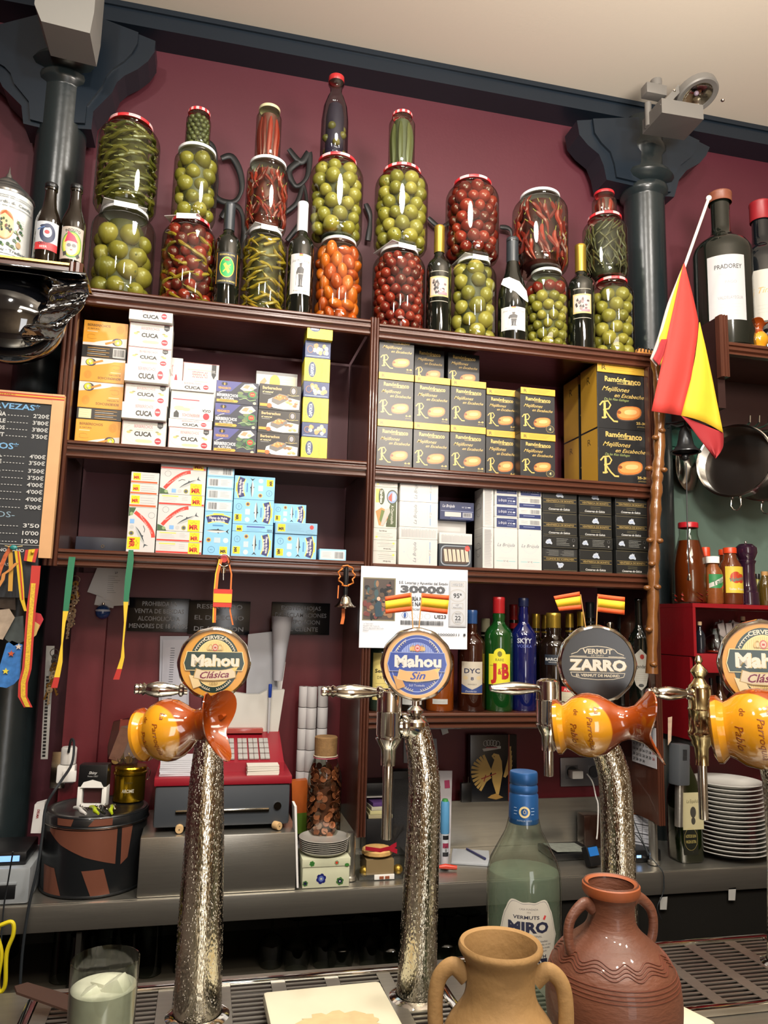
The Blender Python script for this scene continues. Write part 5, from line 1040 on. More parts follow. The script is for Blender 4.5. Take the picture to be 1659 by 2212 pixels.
# receipts and blue ball
k = P(225, 1215, 2.10); t = thing('receipts', 'bunch of pinned paper receipts under the lower shelf', 'paper', (k.x, 2.37, wz(225, 1215, 2.37)))
for i, (rx, dx, ln) in enumerate(((.16, -.006, .12), (-.08, .01, .115), (.02, 0, .10), (.3, -.02, .09))):
    MB().box(-.027, .027, -.0006, 0, -ln, 0).build('receipt', M_PAPER, t, (dx, -.004-.003*i, -.01), (0, rx, 0))
p = PR(); p.lines(-18, 18, -30, '#7a7a80', 9, 6, .8, .6); p.text('27', 4, -20, 6, '#333', b=.02); decal(p, 'print', t, flat, (0, -.0145, -.01))
k = P(222, 1322, 2.35); t = thing('ornament_ball', 'blue and white painted ball dangling below the receipts', 'ornament', k); MB().ball((0, 0, 0), .021, 0, 20, 14).build('ball', mat('#24447c', .15, coat=.5, vary=.5, vscale=40), t); MB().lathe([(0, .02), (.004, .021), (.004, .026), (0, .027)], 10).build('cap', M_NICKEL, t); MB().ball((0, -.001, .004), .0212, 0, 20, 14, (1, 1, .35)).build('snow_band', mat('#c9d0dc', .3), t)
# key bunches
def keys(label, px, py, Y, n, ln):
    k = P(px, py, Y); t = thing('key_bunch', label, 'keys', k)
    m = MB(); m.tube([(.011*cos(a), -.003, .011*sin(a)) for a in [2*pi*i/18 for i in range(18)]], .001, 6, closed=True); m.build('ring', M_NICKEL, t)
    for i in range(n):
        b = MB(); b.lathe([(0, -.001), (.0085, -.001), (.009, 0), (.0085, .001), (0, .001)], 14); b.T = Matrix.Rotation(pi/2, 4, 'X'); b2 = MB(); b2.T = Matrix.Rotation(pi/2, 4, 'X'); b2.lathe([(.003, -.001), (.0085, -.001), (.009, 0), (.0085, .001), (.003, .001)], 14, o=(0, 0, 0)); b2.T = None
        b2.box(-.0022, .0022, -.001, .001, -.04, -.007); b2.box(.0022, .005, -.001, .001, -.038, -.034); b2.box(.0022, .0042, -.001, .001, -.030, -.026)
        b2.build('key', R.choice((M_NICKEL, M_NICKEL, mat('#8a6a3a', .25, metal=1, name='brass'))), t, (.006*R.uniform(-1, 1), -.004-.0022*i, -.012-ln*i/n), (0, R.uniform(-.35, .35), 0))
    return t
keys('bunch of keys hanging behind the green ribbon', 164, 1252, 2.34, 10, .13); keys('bunch of keys on a board near the measuring strip', 118, 1410, 2.34, 9, .10)
a, b = P(100, 1395, 2.37), P(88, 1640, 2.37); t = thing('key_board', 'narrow pale board holding keys beside the iron column', 'board', a); MB().extr([(0, 0), (.022, 0), (b.x-a.x+.018, b.z-a.z), (b.x-a.x, b.z-a.z)], 0, .004).build('board', mat('#a9a8a4', .5), t)
m = MB()
for i in range(24): m.box((b.x-a.x)*(.3+.028*i)+.004, (b.x-a.x)*(.3+.028*i)+.012, -.001, 0, (b.z-a.z)*(.28+.03*i)-.003, (b.z-a.z)*(.28+.03*i)+.003)
m.build('scale_print', M_BLACK, t)

# document holder and papers on the lower wall
def sheet(name, label, pts, Y, m_, th=.002, cat='paper', prn=None):
    w = [P(a, b, Y) for a, b in pts]; c = sum(w, Vector())/len(w); t = thing(name, label, cat, (c.x, Y, c.z))
    MB().extr([(q.x-c.x, q.z-c.z) for q in w], 0, th).build('sheet', m_, t)
    if prn: decal(prn, 'print', t)
    return t
sheet('clipboard', 'pale ruled clipboard hanging behind the first tap', [(346, 1374), (408, 1374), (408, 1560), (342, 1560)], 2.40, mat('#aeb0bb', .5), .004, 'clipboard')
pr = PR(); 
for i in range(24): pr.rect(-16, -80+i*7, -4, -78.4+i*7, '#4a4c55', 1)
c = P(378, 1465, 2.3955); t_ = sheet('ruled_sheet', 'grey ruled sheet clipped on the pale clipboard', [(352, 1382), (405, 1382), (402, 1540), (348, 1540)], 2.3955, mat('#b9bac4', .6), .001, 'paper', pr)
sheet('paper_sheet', 'grey plastic sleeve with papers beside the first tap badge', [(536, 1370), (590, 1364), (600, 1490), (592, 1560), (530, 1560)], 2.37, mat('#9a9ca2', .35), .003)
sheet('paper_sheet', 'white sheet tucked behind the document holder', [(592, 1432), (617, 1430), (608, 1492), (596, 1530)], 2.385, M_PAPER, .002)
sheet('document_holder', 'cream plastic document holder on the wall behind the till', [(470, 1490), (536, 1500), (560, 1500), (575, 1492), (615, 1490), (596, 1612), (470, 1612)], 2.335, mat('#c9c9c2', .4), .03, 'holder')
a, b = P(600, 1470, 2.35), P(610, 1332, 2.35); t = thing('paper_roll', 'rolled white poster leaning in front of the complaint sign', 'paper', a); d = b-a
m = MB(); m.tube([(0, 0, 0), d*.5, d], [.014, .022, .033], 20, caps=False); m.build('roll', mat('#a9aab0', .6), t)
a = P(584, 1480, 2.325); t = thing('ballpoint_pen', 'clear ballpoint pen with blue cap clipped to the holder', 'pen', a)
MB().lathe([(0, .004), (.0052, .003), (.0055, -.002), (.0052, -.034), (.004, -.036)], 14).build('cap', mat('#1f3f9a', .3), t); MB().lathe([(.0038, -.034), (.0038, -.13), (.001, -.14), (0, -.141)], 12).build('barrel', mat('#b9bcc0', .2), t)

# ================================================================== THINGS ON THE BACK COUNTER
# striped drum
X0, X1 = wx(92, 1850, 2.20), wx(308, 1850, 2.20); rD = .128; cx = (X0+X1)/2; YD = 2.225; zt = wz(200, 1768, YD-rD)-CZ
DR = mat('#16181a', .3, coat=.3, name='black_tin'); CO = mat('#80503f', .35, metal=.35, bump=.05, bscale=100, name='copper_print')
t = thing('biscuit_tin', 'large round black tin with copper coloured stripes', 'tin', (cx, YD, CZ))
MB().lathe([(0, .001), (rD, .001), (rD+.0025, .003), (rD+.0025, .006), (rD, .008), (rD, zt-.002), (0, zt-.002)], 56).build('tin_body', DR, t)
MB().lathe([(rD+.002, zt-.026), (rD+.0035, zt-.024), (rD+.0018, zt-.022), (rD+.0018, zt-.006), (rD-.004, zt+.001), (rD-.012, zt+.002), (rD-.016, zt-.001), (0, zt-.001)], 56).build('lid', DR, t)
MB().lathe([(rD+.002, zt-.028), (rD+.0042, zt-.026), (rD+.002, zt-.0245)], 56).build('rolled_rim', M_NICKEL, t)
def band(poly, name, r):                                    # stripes (angle px -> wrapped)
    pr = PR(); 
    n = 14
    for k in range(n):                                      # slice in x for curvature
        pass
    xs = sorted({round(x, 2) for x, _ in poly}|{round(min(a for a, _ in poly)+(max(a for a, _ in poly)-min(a for a, _ in poly))*i/n, 2) for i in range(n+1)})
    def ys(x):
        o = []
        for (a, b), (c, d) in zip(poly, poly[1:]+poly[:1]):
            if min(a, c)-1e-6 <= x <= max(a, c)+1e-6 and abs(a-c) > 1e-6: o.append(b+(d-b)*(x-a)/(c-a))
        return (min(o), max(o)) if o else None
    pts = [(x,)+ys(x) for x in xs if ys(x)]
    vs = [];
    for x, lo, hi in pts: vs += [(x, lo), (x, hi)]
    pr.put(vs, [(2*i, 2*i+2, 2*i+3, 2*i+1) for i in range(len(pts)-1)], CO)
    decal(pr, name, t, cyl(r), (0, 0, 0))
H_ = zt*1000
sx = 0.55
band([(-118, H_*.84), (66, H_*.84), (66, H_*.40), (-10, H_*.52), (-75, H_*.66), (-118, H_*.80)], 'copper_stripe', rD+.0004)
band([(78, H_*.84), (110, H_*.84), (100, H_*.45), (80, H_*.38)], 'copper_stripe', rD+.0004)
band([(-135, H_*.37), (-88, H_*.36), (-62, H_*.03), (-125, H_*.03)], 'copper_stripe', rD+.0004); band([(-14, H_*.35), (38, H_*.36), (58, H_*.03), (12, H_*.03)], 'copper_stripe', rD+.0004)
band([(-90, H_*.99-.5), (-42, H_*.99-.5), (-48, H_*.90), (-88, H_*.90)], 'copper_stripe', rD+.0024); band([(8, H_*.99-.5), (52, H_*.99-.5), (52, H_*.90), (-6, H_*.90)], 'copper_stripe', rD+.0024)
ZD = CZ+zt+.0025
# stamp
k = P(200, 1712, 2.20); t = thing('self_inking_stamp', 'black and white self inking stamp standing on the striped tin', 'stamp', (k.x, 2.22, ZD), -.12)
MB().box(-.037, .037, -.02, .02, .052, .108, b=.004).build('stamp_head', M_BLACK, t); MB().extr([(-.03, .050), (.03, .050), (.022, .064), (0, .070), (-.022, .064)], -.0215, -.0195).build('window_arc', M_WHITE, t)
for s in (-1, 1): MB().box(s*.031-.006, s*.031+.006, -.018, .018, .0, .052, b=.002).build('foot_frame', M_WHITE, t)
MB().box(-.025, .025, -.014, .014, .0, .008).build('base_bar', M_WHITE, t); MB().box(-.022, .022, -.008, .008, .01, .05).build('ink_pad', mat('#3a1014', .5), t)
p = PR(); p.text('Shiny', 0, 88, 7, '#dddddd', 22, sh=.3, b=.02); p.text('Printer S-827', 0, 79, 4, '#aaaaaa', 26); decal(p, 'lettering', t, flat, (0, -.0202, 0))
# gold jar
k = P(278, 1715, 2.28); t = thing('storage_tin', 'golden clip top canister behind the stamp', 'canister', (k.x, 2.285, ZD)); G = mat('#a8861c', .2, metal=.95, name='gold_tin'); rr = .042
MB().lathe([(0, 0), (rr, 0), (rr, .068), (rr+.003, .071), (rr+.003, .076), (rr, .078), (rr, .084), (rr+.002, .086), (rr, .09), (0, .091)], 36).build('canister_body', G, t)
m = MB(); m.tube([(rr+.002, 0, .085), (rr+.012, 0, .075), (rr+.008, 0, .055), (rr+.002, 0, .05), (rr+.006, 0, .07), (rr+.002, 0, .085)], .0012, 6); m.build('wire_clip', M_NICKEL, t)
p = PR(); p.text('Select', 0, 52, 7, '#3c3008', 24, sh=.3); p.text('AROME', 0, 30, 9, '#d9d4c0', 32, b=.02); decal(p, 'lettering', t, cyl(rr))
k = P(272, 1590, 2.29); t = thing('coin_bag', 'clear bag with coins and banknotes above the golden canister', 'bag', (k.x, 2.29, ZD+.0925))
MB().extr([(-.042, 0), (.035, 0), (.04, .03), (.036, .09), (.01, .125), (-.035, .115), (-.045, .05)], -.012, .012).build('clear_bag', glass('#cfc4c4', .4), t)
for i, (x, z, rx, c) in enumerate(((-.012, .055, .3, '#a8846c'), (.008, .06, -.15, '#9a948c'), (-.004, .075, .05, '#b5574a'))): MB().box(-.016, .016, 0, .0006, -.045, .045).build('banknote', mat(c, .7, vary=.3, vscale=60), t, (x, -.008+.004*i, z), (0, rx, 0))
for i in range(9): MB().lathe([(0, 0), (.011, 0), (.011, .0018), (0, .0018)], 16).build('coin', mat('#a89a5c', .35, metal=.8), t, (-.022+.011*(i % 5), -.004+.004*(i % 3), .012+.012*(i//5)), (1.3, 0, i))
# corkscrews
for i, (px, c, lb) in enumerate(((178, '#c9c8c4', 'white handled waiter corkscrew lying on the striped tin'), (208, '#a9bb22', 'lime handled waiter corkscrew lying next to the white one'), (224, '#20221f', 'black handled corkscrew between two lime ones'), (243, '#a9bb22', 'lime handled corkscrew at the tin edge'))):
    k = P(px, 1735, 2.14); t = thing('corkscrew', lb, 'corkscrew', (k.x, 2.135, ZD+.005), .5-.12*i, 'corkscrews on the striped tin')
    m = MB(); m.tube([(0, -.03, .001), (-.004, -.012, .004), (0, .01, .005), (.003, .035, .003), (0, .05, .001)], [.003, .0055, .005, .0055, .004], 10); m.build('handle', mat(c, .3), t)
    m = MB(); m.tube([(.004, .03, .007), (.006, .0, .009), (.008, -.02, .007)], .002, 6); m.tube([(.01+.002*cos(j*1.6), .04-.004*j, .008+.002*sin(j*1.6)) for j in range(14)], .0008, 5); m.build('metal_arm', M_CHROME, t)
# plug and adapter
k = P(145, 1650, 2.36); t = thing('power_adapter', 'stacked white plugs in the wall socket above the tin', 'plug', (k.x, 2.365, k.z))
MB().box(-.045, -.005, .014, .019, -.07, .03, b=.002).build('socket_plate', M_NICKEL, t); MB().lathe([(0, .0), (.02, 0), (.021, .003), (.021, .042), (.018, .046), (0, .047)], 24).build('plug_body', M_WHITE, t, (.002, 0, .0))
MB().box(-.024, .024, -.02, .016, -.05, -.002, b=.005).build('adapter', M_WHITE, t); MB().box(-.006, .03, -.03, -.02, -.045, -.015, b=.003).build('adapter', M_WHITE, t)
m = MB(); pts = [P(a, b, Y) for a, b, Y in ((148, 1625, 2.36), (154, 1595, 2.34), (160, 1600, 2.30), (155, 1650, 2.22), (130, 1690, 2.11), (100, 1740, 2.08), (92, 1800, 2.07), (82, 1870, 2.066), (62, 1960, 2.062), (48, 2060, 2.062), (42, 2160, 2.062))]
o = m.build('power_cable', mat('#2a3036', .5), None); tag(o, 'thin dark cable dropping from the wall plug past the counter edge', 'cable') if False else None
bpy.data.objects.remove(o)
def cable(label, pts, r, c='#23282c', name='cable'):
    w = [P(a, b, Y) for a, b, Y in pts]; o0 = w[0]; w = [q-o0 for q in w]
    s = []
    for i in range(len(w)-1):
        p0, p1, p2, p3 = w[max(i-1, 0)], w[i], w[i+1], w[min(i+2, len(w)-1)]
        for j in range(5): u = j/5; s.append(.5*((2*p1)+(-p0+p2)*u+(2*p0-5*p1+4*p2-p3)*u*u+(-p0+3*p1-3*p2+p3)*u**3))
    s.append(w[-1]); o = MB().tube(s, r, 8).build(name, mat(c, .5), None, o0); return tag(o, label, 'cable')
cable('dark braided cable running down from the wall plug past the counter edge', ((148, 1625, 2.34), (154, 1598, 2.31), (160, 1606, 2.27), (155, 1650, 2.20), (130, 1690, 2.085), (100, 1740, 2.07), (92, 1800, 2.066), (82, 1870, 2.06), (62, 1960, 2.062), (48, 2060, 2.062), (42, 2160, 2.062)), .0034)
cable('thin black cable hanging in front of the card reader', ((28, 1840, 2.0), (18, 1900, 2.04), (8, 1960, 2.062), (2, 2040, 2.062)), .0018)

# riser box + till
zr = wz(303, 1810, 2.087); xr0, xr1 = wx(300, 1860, 2.087), wx(640, 1860, 2.087)
t = thing('steel_riser', 'brushed steel riser box that carries the cash register', 'riser', ((xr0+xr1)/2, 2.087, CZ)); w = (xr1-xr0)/2
MB().box(-w, w, 0, .29, .0005, zr-CZ, b=.003).build('riser_body', M_STEEL, t)
sheet('card', 'thin white card standing against the riser side', [(636, 1742), (641, 1742), (645, 1918), (641, 1918)], 2.084, M_PAPER, .06, 'card')
a, b = wx(330, 1730, 2.12), wx(629, 1730, 2.12); zt1 = wz(330, 1700, 2.12)-zr; zb1 = .012; w = (b-a)/2
t = thing('cash_register', 'red and grey cash register behind the first tap', 'cash register', ((a+b)/2, 2.12, zr+.0005))
GR = mat('#3d4248', .45, name='grey_plastic'); RD = mat('#8e1a28', .35, name='red_plastic')
MB().box(-w+.004, w-.004, .0, .26, zb1, zt1, b=.008).build('drawer_body', GR, t); MB().box(-w, w, -.004, .262, zt1+.0005, zt1+.022, b=.004).build('top_cover', RD, t)
MB().box(-.12, .12, -.005, 0, zt1*.40, zt1*.40+.010, b=.002).build('drawer_pull', M_NICKEL, t); MB().lathe([(0, 0), (.010, 0), (.010, .004), (0, .004)], 20).build('lock', M_CHROME, t, (w-.036, 0, zt1*.52), (pi/2, 0, 0))
z2 = zt1+.022
m = MB(); m.extr([(.05, z2), (.05, z2+.025), (.22, z2+.085), (.24, z2+.085), (.24, z2)], -.04, w-.018, 0, 'x'); m.build('key_deck', RD, t)
KW = mat('#a8a6a2', .5, name='key_grey')
sl = (.06)/.17
for gi, gx in enumerate((.0, .036, .066, .096)):
    for r_ in range(4):
        for c_ in range(2):
            y0 = .062+r_*.028; x = -.0+gx+c_*.0135
            if x+.012 > w-.025: continue
            MB().box(0, .0125, 0, .023, 0, .005, b=.001).build('key', KW, t, (x, y0, z2+.0265+(y0-.05)*.353), (.339, 0, 0))
m = MB(); m.box(.0, .11, .19, .235, 0, .014, b=.002); m.build('display_cover', mat('#a34a44', .12), t, (0, 0, z2+.082))
for i in range(9): MB().box(-.05, .045, -.035, .035, 0, .0045).build('receipt_paper', mat('#c9cbd2', .6), t, (-w+.062, .045, z2+.001+.005*i), (0, 0, .03*R.uniform(-1, 1)))
k = P(568, 1690, 2.12); t2 = thing('business_cards', 'stack of white business cards on the till edge', 'cards', (k.x, 2.125, zr+.0005+z2+.0005))
for i in range(9): MB().box(-.042, .042, 0, .055, 0, .0026).build('card', mat('#d8d3c8', .6), t2, (.001*R.uniform(-1, 1), .0015*R.uniform(-1, 1), i*.0027), (0, 0, .02*R.uniform(-1, 1)))
for px, py in ((388, 1779), (604, 1770)): k = P(px, py, 2.11); t = thing('wooden_wheel', f'small wooden foot under the till, {"near the tap pipe" if px < 500 else "near the paper rolls"}', 'foot', (k.x, 2.105, zr+.0115)); MB().lathe([(0, 0), (.0095, 0), (.0105, .002), (.0105, .02), (0, .02)], 20).build('wooden_disc', mat('#c9a878', .5), t, rot=(-pi/2, 0, .0 if px < 500 else .6)); MB().lathe([(0, -.001), (.0015, -.001), (.0015, .001)], 8).build('centre_hole', M_BLACK, t, rot=(-pi/2, 0, .0 if px < 500 else .6))
# till rolls in columns
zc = [wz(700, y, 2.36) for y in (1482, 1528, 1574, 1620, 1666, 1712, 1760)]
for ci_, (pa, pb) in enumerate(((643, 662), (659, 679), (681, 707))):
    xa, xb = wx(pa, 1550, 2.36), wx(pb+2, 1550, 2.36); r = min((xb-xa)/2, .0165); x = (xa+xb)/2; zz = CZ+.0005; n = 8; hh = (zc[0]-CZ)/n
    for i in range(n):
        t = thing('till_roll', f'white till roll, {ORD[i]} in the {["front", "middle", "wide"][ci_]} column', 'paper roll', (x, 2.352-.012*(ci_ == 1), CZ+.0004+hh*i), None, 'till rolls stacked by the till')
        MB().lathe([(.005, .001), (r*.96, .001), (r, .002), (r, hh-.002), (r*.96, hh-.001), (.005, hh-.001), (.005, .001)], 24).build('paper', mat('#c4c3c4', .65), t); MB().lathe([(.004, .0005), (.005, .0005), (.005, hh-.0005), (.004, hh-.0005)], 12).build('core', mat('#6a5a48', .7), t)
# coin bottle
a, b = wx(664, 1710, 2.22), wx(737, 1710, 2.22); r = (b-a)/2; x = (a+b)/2; zt = wz(703, 1590, 2.22); H = zt-CZ-.0005
t = thing('coin_bottle', 'corked glass bottle full of copper coins', 'bottle', (x, 2.22, CZ+.0005))
MB().lathe([(0, .002), (r*.92, 0), (r, .008), (r, H*.66), (r*.95, H*.73), (r*.76, H*.8), (r*.66, H*.84), (r*.66, H*.865)], 40).build('glass_body', glass('#e6e8df', .5), t)
MB().lathe([(0, H), (r*.62, H), (r*.68, H-.003), (r*.66, H*.86), (0, H*.86)], 28).build('cork', mat('#8a6a42', .75, vary=.4, vscale=90, bump=.5, bscale=200), t)
m = MB(); m.tube([(r*.69*cos(a), r*.69*sin(a), H*.855) for a in [2*pi*i/24 for i in range(24)]], .0018, 6, closed=True); m.build('string', mat('#c9b9a0', .8), t)
m = MB(); m.tube([(r*.70*cos(a), r*.70*sin(a), H*.842) for a in [2*pi*i/24 for i in range(24)]], .0014, 6, closed=True); m.build('pink_band', mat('#b04a5c', .6), t)
cm = [MB().lathe([(0, 0), (.0088, 0), (.0094, .0005), (.0094, .0012), (.0088, .0017), (0, .0017)], 16).mesh('coin', mat(c, .3, metal=.3, vary=.3, vscale=200)) for c in ('#8a5238', '#7a4630', '#b06a48', '#5c3a2a')]
MB().lathe([(0, .004), (r*.72, .004), (r*.72, H*.66), (0, H*.74)], 20).build('coin_core', mat('#5a3424', .5), t)
for i in range(285):
    z = .012+(H*.77-.012)*((i+.5)/285); a = i*2.399+R.uniform(-.3, .3); q = (r-.0045)*(1 if z < H*.64 else .84)
    ob('coin', R.choice(cm), t, (q*cos(a)*.97, q*sin(a)*.97, z), (pi/2+R.uniform(-.7, .7), R.uniform(-.5, .5), a+pi/2+R.uniform(-.25, .25)))
for i in range(4): ob('coin', cm[2], t, (-.006+.008*i, -r+.004+.002*abs(i-1.5), .05+.028*i), (pi/2, 0, 0))
# steel dishes and flower box
a, b = wx(650, 1880, 2.10), wx(757, 1880, 2.10); zt = wz(700, 1853, 2.10)-CZ; w = (b-a)/2-.002
t = thing('flower_box', 'small cream box printed with blue and green flowers', 'box', ((a+b)/2, 2.092, CZ+.0005))
MB().box(-w+.002, w-.002, .001, .1, 0, zt-.021, b=.001).build('box_base', mat('#c9ccb0', .4, name='cream_card'), t); MB().box(-w, w, -.001, .102, zt-.0205, zt, b=.0012).build('box_lid', mat('#c9ccb0', .4, name='cream_card'), t)
def flower(p, x, y, s, c1, c2, c3):
    for i in range(6): an = 2*pi*i/6+.3; p.ell(x+s*.6*cos(an), y+s*.6*sin(an), s*.42, s*.42, c1, 10)
    p.ell(x, y, s*.55, s*.55, c2, 12); p.ell(x, y, s*.22, s*.22, c3, 8)
p = PR(); WW = w*1000; flower(p, -WW*.2, 22, 13, '#1a1e66', '#5a6cae', '#d9dccc'); flower(p, WW*.58, 14, 10, '#3f6a32', '#14143c', '#e0e2d4'); flower(p, -WW*.85, 12, 7, '#3f6a32', '#14143c', '#14143c'); decal(p, 'print', t, flat, (0, .001, 0))
p = PR(); flower(p, -WW*.6, 9, 7, '#3c7a34', '#2a5a2a', '#4a8a3a'); flower(p, WW*.42, 9, 6, '#7a8a6a', '#c03a22', '#c03a22'); p.ell(WW*.85, 3, 6, 4, '#3c7a34'); p.xf(dy=(zt-.0205)*1000); decal(p, 'print', t, flat, (0, -.001, 0))
z0 = CZ+.0005+zt
for i in range(7):
    t = thing('steel_dish', f'round steel coin dish, {ORD[i]} on the flower box', 'dish', (wx(700, 1830, 2.14), 2.145, z0+.0006+.0052*i), None, 'steel dishes stacked on the flower box')
    rr = .062+.0008*i; MB().lathe([(0, .0005), (rr*.78, .0005), (rr*.94, .006), (rr, .010), (rr+.0016, .0105), (rr, .0115), (rr*.93, .0072), (rr*.77, .0018), (0, .0018)], 44).build('dish_bowl', mat('#d2cfc6', .3, metal=.55, name='dish_steel'), t)
# orange packet
sheet('orange_packet', 'orange and green packet standing between till and coin bottle', [(630, 1688), (664, 1685), (664, 1755), (632, 1758)], 2.30, mat('#b85a1c', .45), .03, 'packet')
sheet('packet_base', 'green carton edge beneath the orange packet', [(632, 1758), (664, 1755), (664, 1800), (633, 1802)], 2.30, mat('#5a7a22', .45), .03, 'carton')
# card readers at the far left end
def dev(name, label, x0, x1, y0, y1, Y, dep, c, rot=0, b=.006, cat='device'):
    a = P(x0, y1, Y); q = P(x1, y0, Y); w = (q.x-a.x)/2; h = q.z-a.z
    t = thing(name, label, cat, ((q.x+a.x)/2, Y, a.z), rot); MB().box(-w, w, 0, dep, 0, h, b=min(b, w*.45, h*.45, dep*.45)).build('casing', c, t); return t, w, h
G2 = mat('#8e9498', .4, name='silver_plastic')
t, w, h = dev('receipt_printer', 'silver grey receipt printer at the counter end', -90, 68, 1858, 1944, 2.09, .2, G2); MB().box(-w+.01, w-.03, -.001, .01, .012, h*.52, b=.002).build('paper_slot', M_BLACK, t); MB().box(-w+.01, w-.028, -.004, .0, h*.55, h*.62, b=.001).build('slot_bar', G2, t)
t.location.z = CZ+.0005
ztop = CZ+.001+h
t, w, h = dev('card_reader', 'black card reader with lit blue display on the printer', -60, 60, 1822, 1856, 2.11, .14, M_BLACK); t.location.z = ztop; MB().box(-.01, .045, -.0012, 0, h*.3, h*.72).build('display', mat('#7aa8e8', .3, emit=1.2), t)
sheet('medicine_box', 'slim white medicine box leaning near the column', [(75, 1738), (97, 1732), (88, 1800), (66, 1800)], 2.16, mat('#c9c8c6', .5), .03, 'box')
k = P(76, 1762, 2.158); p = PR(); p.text('DELMA', 0, 0, 6, '#8a2a30', 22, rot=-pi/2-.1, b=.03); o = decal(p, 'lettering', bpy.data.objects['medicine_box'], flat, (0, -.0004, .01))
# ================================================================== RIGHT HAND BAY BELOW THE LIQUOR
bx = lambda px: px
# notebook with eagle
a, b = P(1017, 1590, 2.36), P(1117, 1757, 2.36); zb = CZ+.14; w = (b.x-a.x)/2; zt = wz(1017, 1588, 2.36); h = zt-zb
t = thing('eagle_notebook', 'black notebook with a golden crowned eagle', 'notebook', ((a.x+b.x)/2, 2.362, zb+.0005), .0)
MB().box(-w, w, 0, .018, 0, h, b=.0015).build('cover', mat('#14161c', .25, name='black_cover'), t); MB().box(w*.62, w*.68, -.001, .019, -.0002, h+.0002).build('elastic_band', mat('#7a2a18', .5), t)
p = PR(); W_, H_ = w*2000, h*1000; GC = '#c2a05a'
for i in range(11):                                       # fan of wing feathers
    an = radians(118+i*11); L = H_*(.40-.012*abs(i-4)); x0, y0 = W_*.02, H_*.40
    x1, y1 = x0+cos(an)*L*.9, y0+sin(an)*L*.95; mx, my = (x0+x1)/2-3, (y0+y1)/2+5
    p.line([(x0+cos(an)*8, y0+sin(an)*8), (mx, my), (x1, y1)], W_*.055, GC)
for i in range(5): an = radians(62-i*9); L = H_*(.5-.03*i); p.line([(W_*.28, H_*.36), (W_*.3+cos(an)*L*.25, H_*.40+sin(an)*L*.5), (W_*.34+cos(an)*L*.2, H_*.38+sin(an)*L)], W_*.05, GC)
p.poly([(W_*.02, H_*.3), (W_*.0, H_*.5), (W_*.06, H_*.62), (W_*.0, H_*.68), (W_*.05, H_*.72), (W_*.16, H_*.70), (W_*.22, H_*.6), (W_*.24, H_*.42), (W_*.2, H_*.25), (W_*.16, H_*.1), (W_*.1, H_*.12)], GC)
p.poly([(-W_*.08, H_*.06), (W_*.0, H_*.1), (W_*.1, H_*.12), (W_*.26, H_*.06), (W_*.1, H_*.03)], '#b08a48'); p.ell(W_*.06, H_*.67, 1.6, 1.6, '#14161c')
p.line([(-W_*.22, H_*.34), (W_*.1, H_*.42)], 3, '#8e2024'); p.line([(-W_*.16, H_*.30), (-W_*.12, H_*.40)], 3, '#8e2024')
for i in range(5): p.ring(-W_*.13+i*W_*.065, H_*.87+2*sin(i), W_*.05, H_*.045, 1.6, '#c9c4bc')
p.poly([(-W_*.2, H_*.79), (W_*.2, H_*.83), (W_*.2, H_*.79), (-W_*.17, H_*.75)], '#b9b4ac'); p.rect(-W_*.12, H_*.80, W_*.12, H_*.815, '#8e2a34')
p.xf(dx=-W_*.05); decal(p, 'emblem', t)
# power supply
t, w, h = dev('power_supply', 'black plug charger standing beside the eagle notebook', 996, 1020, 1712, 1756, 2.355, .02, M_BLACK); t.location.z = zb+.0005
for s in (-1, 1): MB().lathe([(0, 0), (.0022, 0), (.0022, .017), (0, .018)], 8).build('pin', M_CHROME, t, (s*w*.45, .01, h))
# small notes
sheet('note_paper', 'handwritten grey note taped behind the second tap', [(872, 1593), (943, 1596), (947, 1652), (872, 1648)], 2.415, mat('#a8aab0', .7))
sheet('note_paper', 'tiny paper tag on the red lining under the liquor shelf', [(952, 1574), (966, 1571), (969, 1583), (956, 1588)], 2.41, M_PAPER)
sheet('note_paper', 'tall paper with pink scribbles behind the blue marker', [(938, 1665), (977, 1665), (972, 1856), (938, 1860)], 2.33, mat('#c9c6cc', .7), .002)
for (x, y, c) in ((946, 1716, '#c22a70'), (966, 1694, '#b0406a')): sheet('sticker', f'pink sticker on the scribbled paper {"edge" if c == "#c22a70" else "top"}', [(x-6, y-8), (x+5, y-9), (x+6, y+8), (x-5, y+9)], 2.3285, mat(c, .6), .001, 'sticker')
# marker
k = P(960, 1855, 2.20); zt = wz(960, 1726, 2.20); H = zt-CZ
t = thing('marker_pen', 'fat blue capped marker standing on the counter', 'marker', (k.x, 2.20, CZ+.0005)); r = .0125
MB().lathe([(0, 0), (r*.9, 0), (r, .004), (r, H*.52), (0, H*.52)], 24).build('barrel', mat('#c4cbd2', .35), t); MB().lathe([(r*1.02, H*.5), (r*1.08, H*.51), (r*1.02, H*.94), (r*.9, H*.965), (0, H*.97)], 24).build('cap', mat('#5a9ac9', .35), t); MB().lathe([(0, H*1.0), (r*.6, H), (r*.75, H*.965), (0, H*.96)], 20).build('cap_end', mat('#3f8f4a', .35), t)
p = PR(); p.rect(-9, H*420, 9, H*480, '#1a1a1c'); p.rect(-9, H*300, 9, H*370, '#8a2f4a'); p.rect(-9, H*180, 9, H*240, '#23262c'); p.text('POSCA', 0, H*270, 6, '#222', 22, rot=pi/2, b=.03); decal(p, 'print', t, cyl(r))
# notepad and pen
k = PZ(1020, 1858, CZ); t = thing('notepad', 'open white notepad lying on the steel counter', 'notepad', (k.x, k.y+.02, CZ+.0005), -.35)
for i in range(4): MB().box(-.055, .055, -.07, .07, .0012*i, .0012*i+.001).build('page', mat('#b9bec4', .6), t, (.0008*i, 0, 0))
m = MB(); m.tube([(-.01, .06, .009), (.045, -.03, .009)], .0035, 10); m.build('pen', mat('#2a2c5c', .3), t)
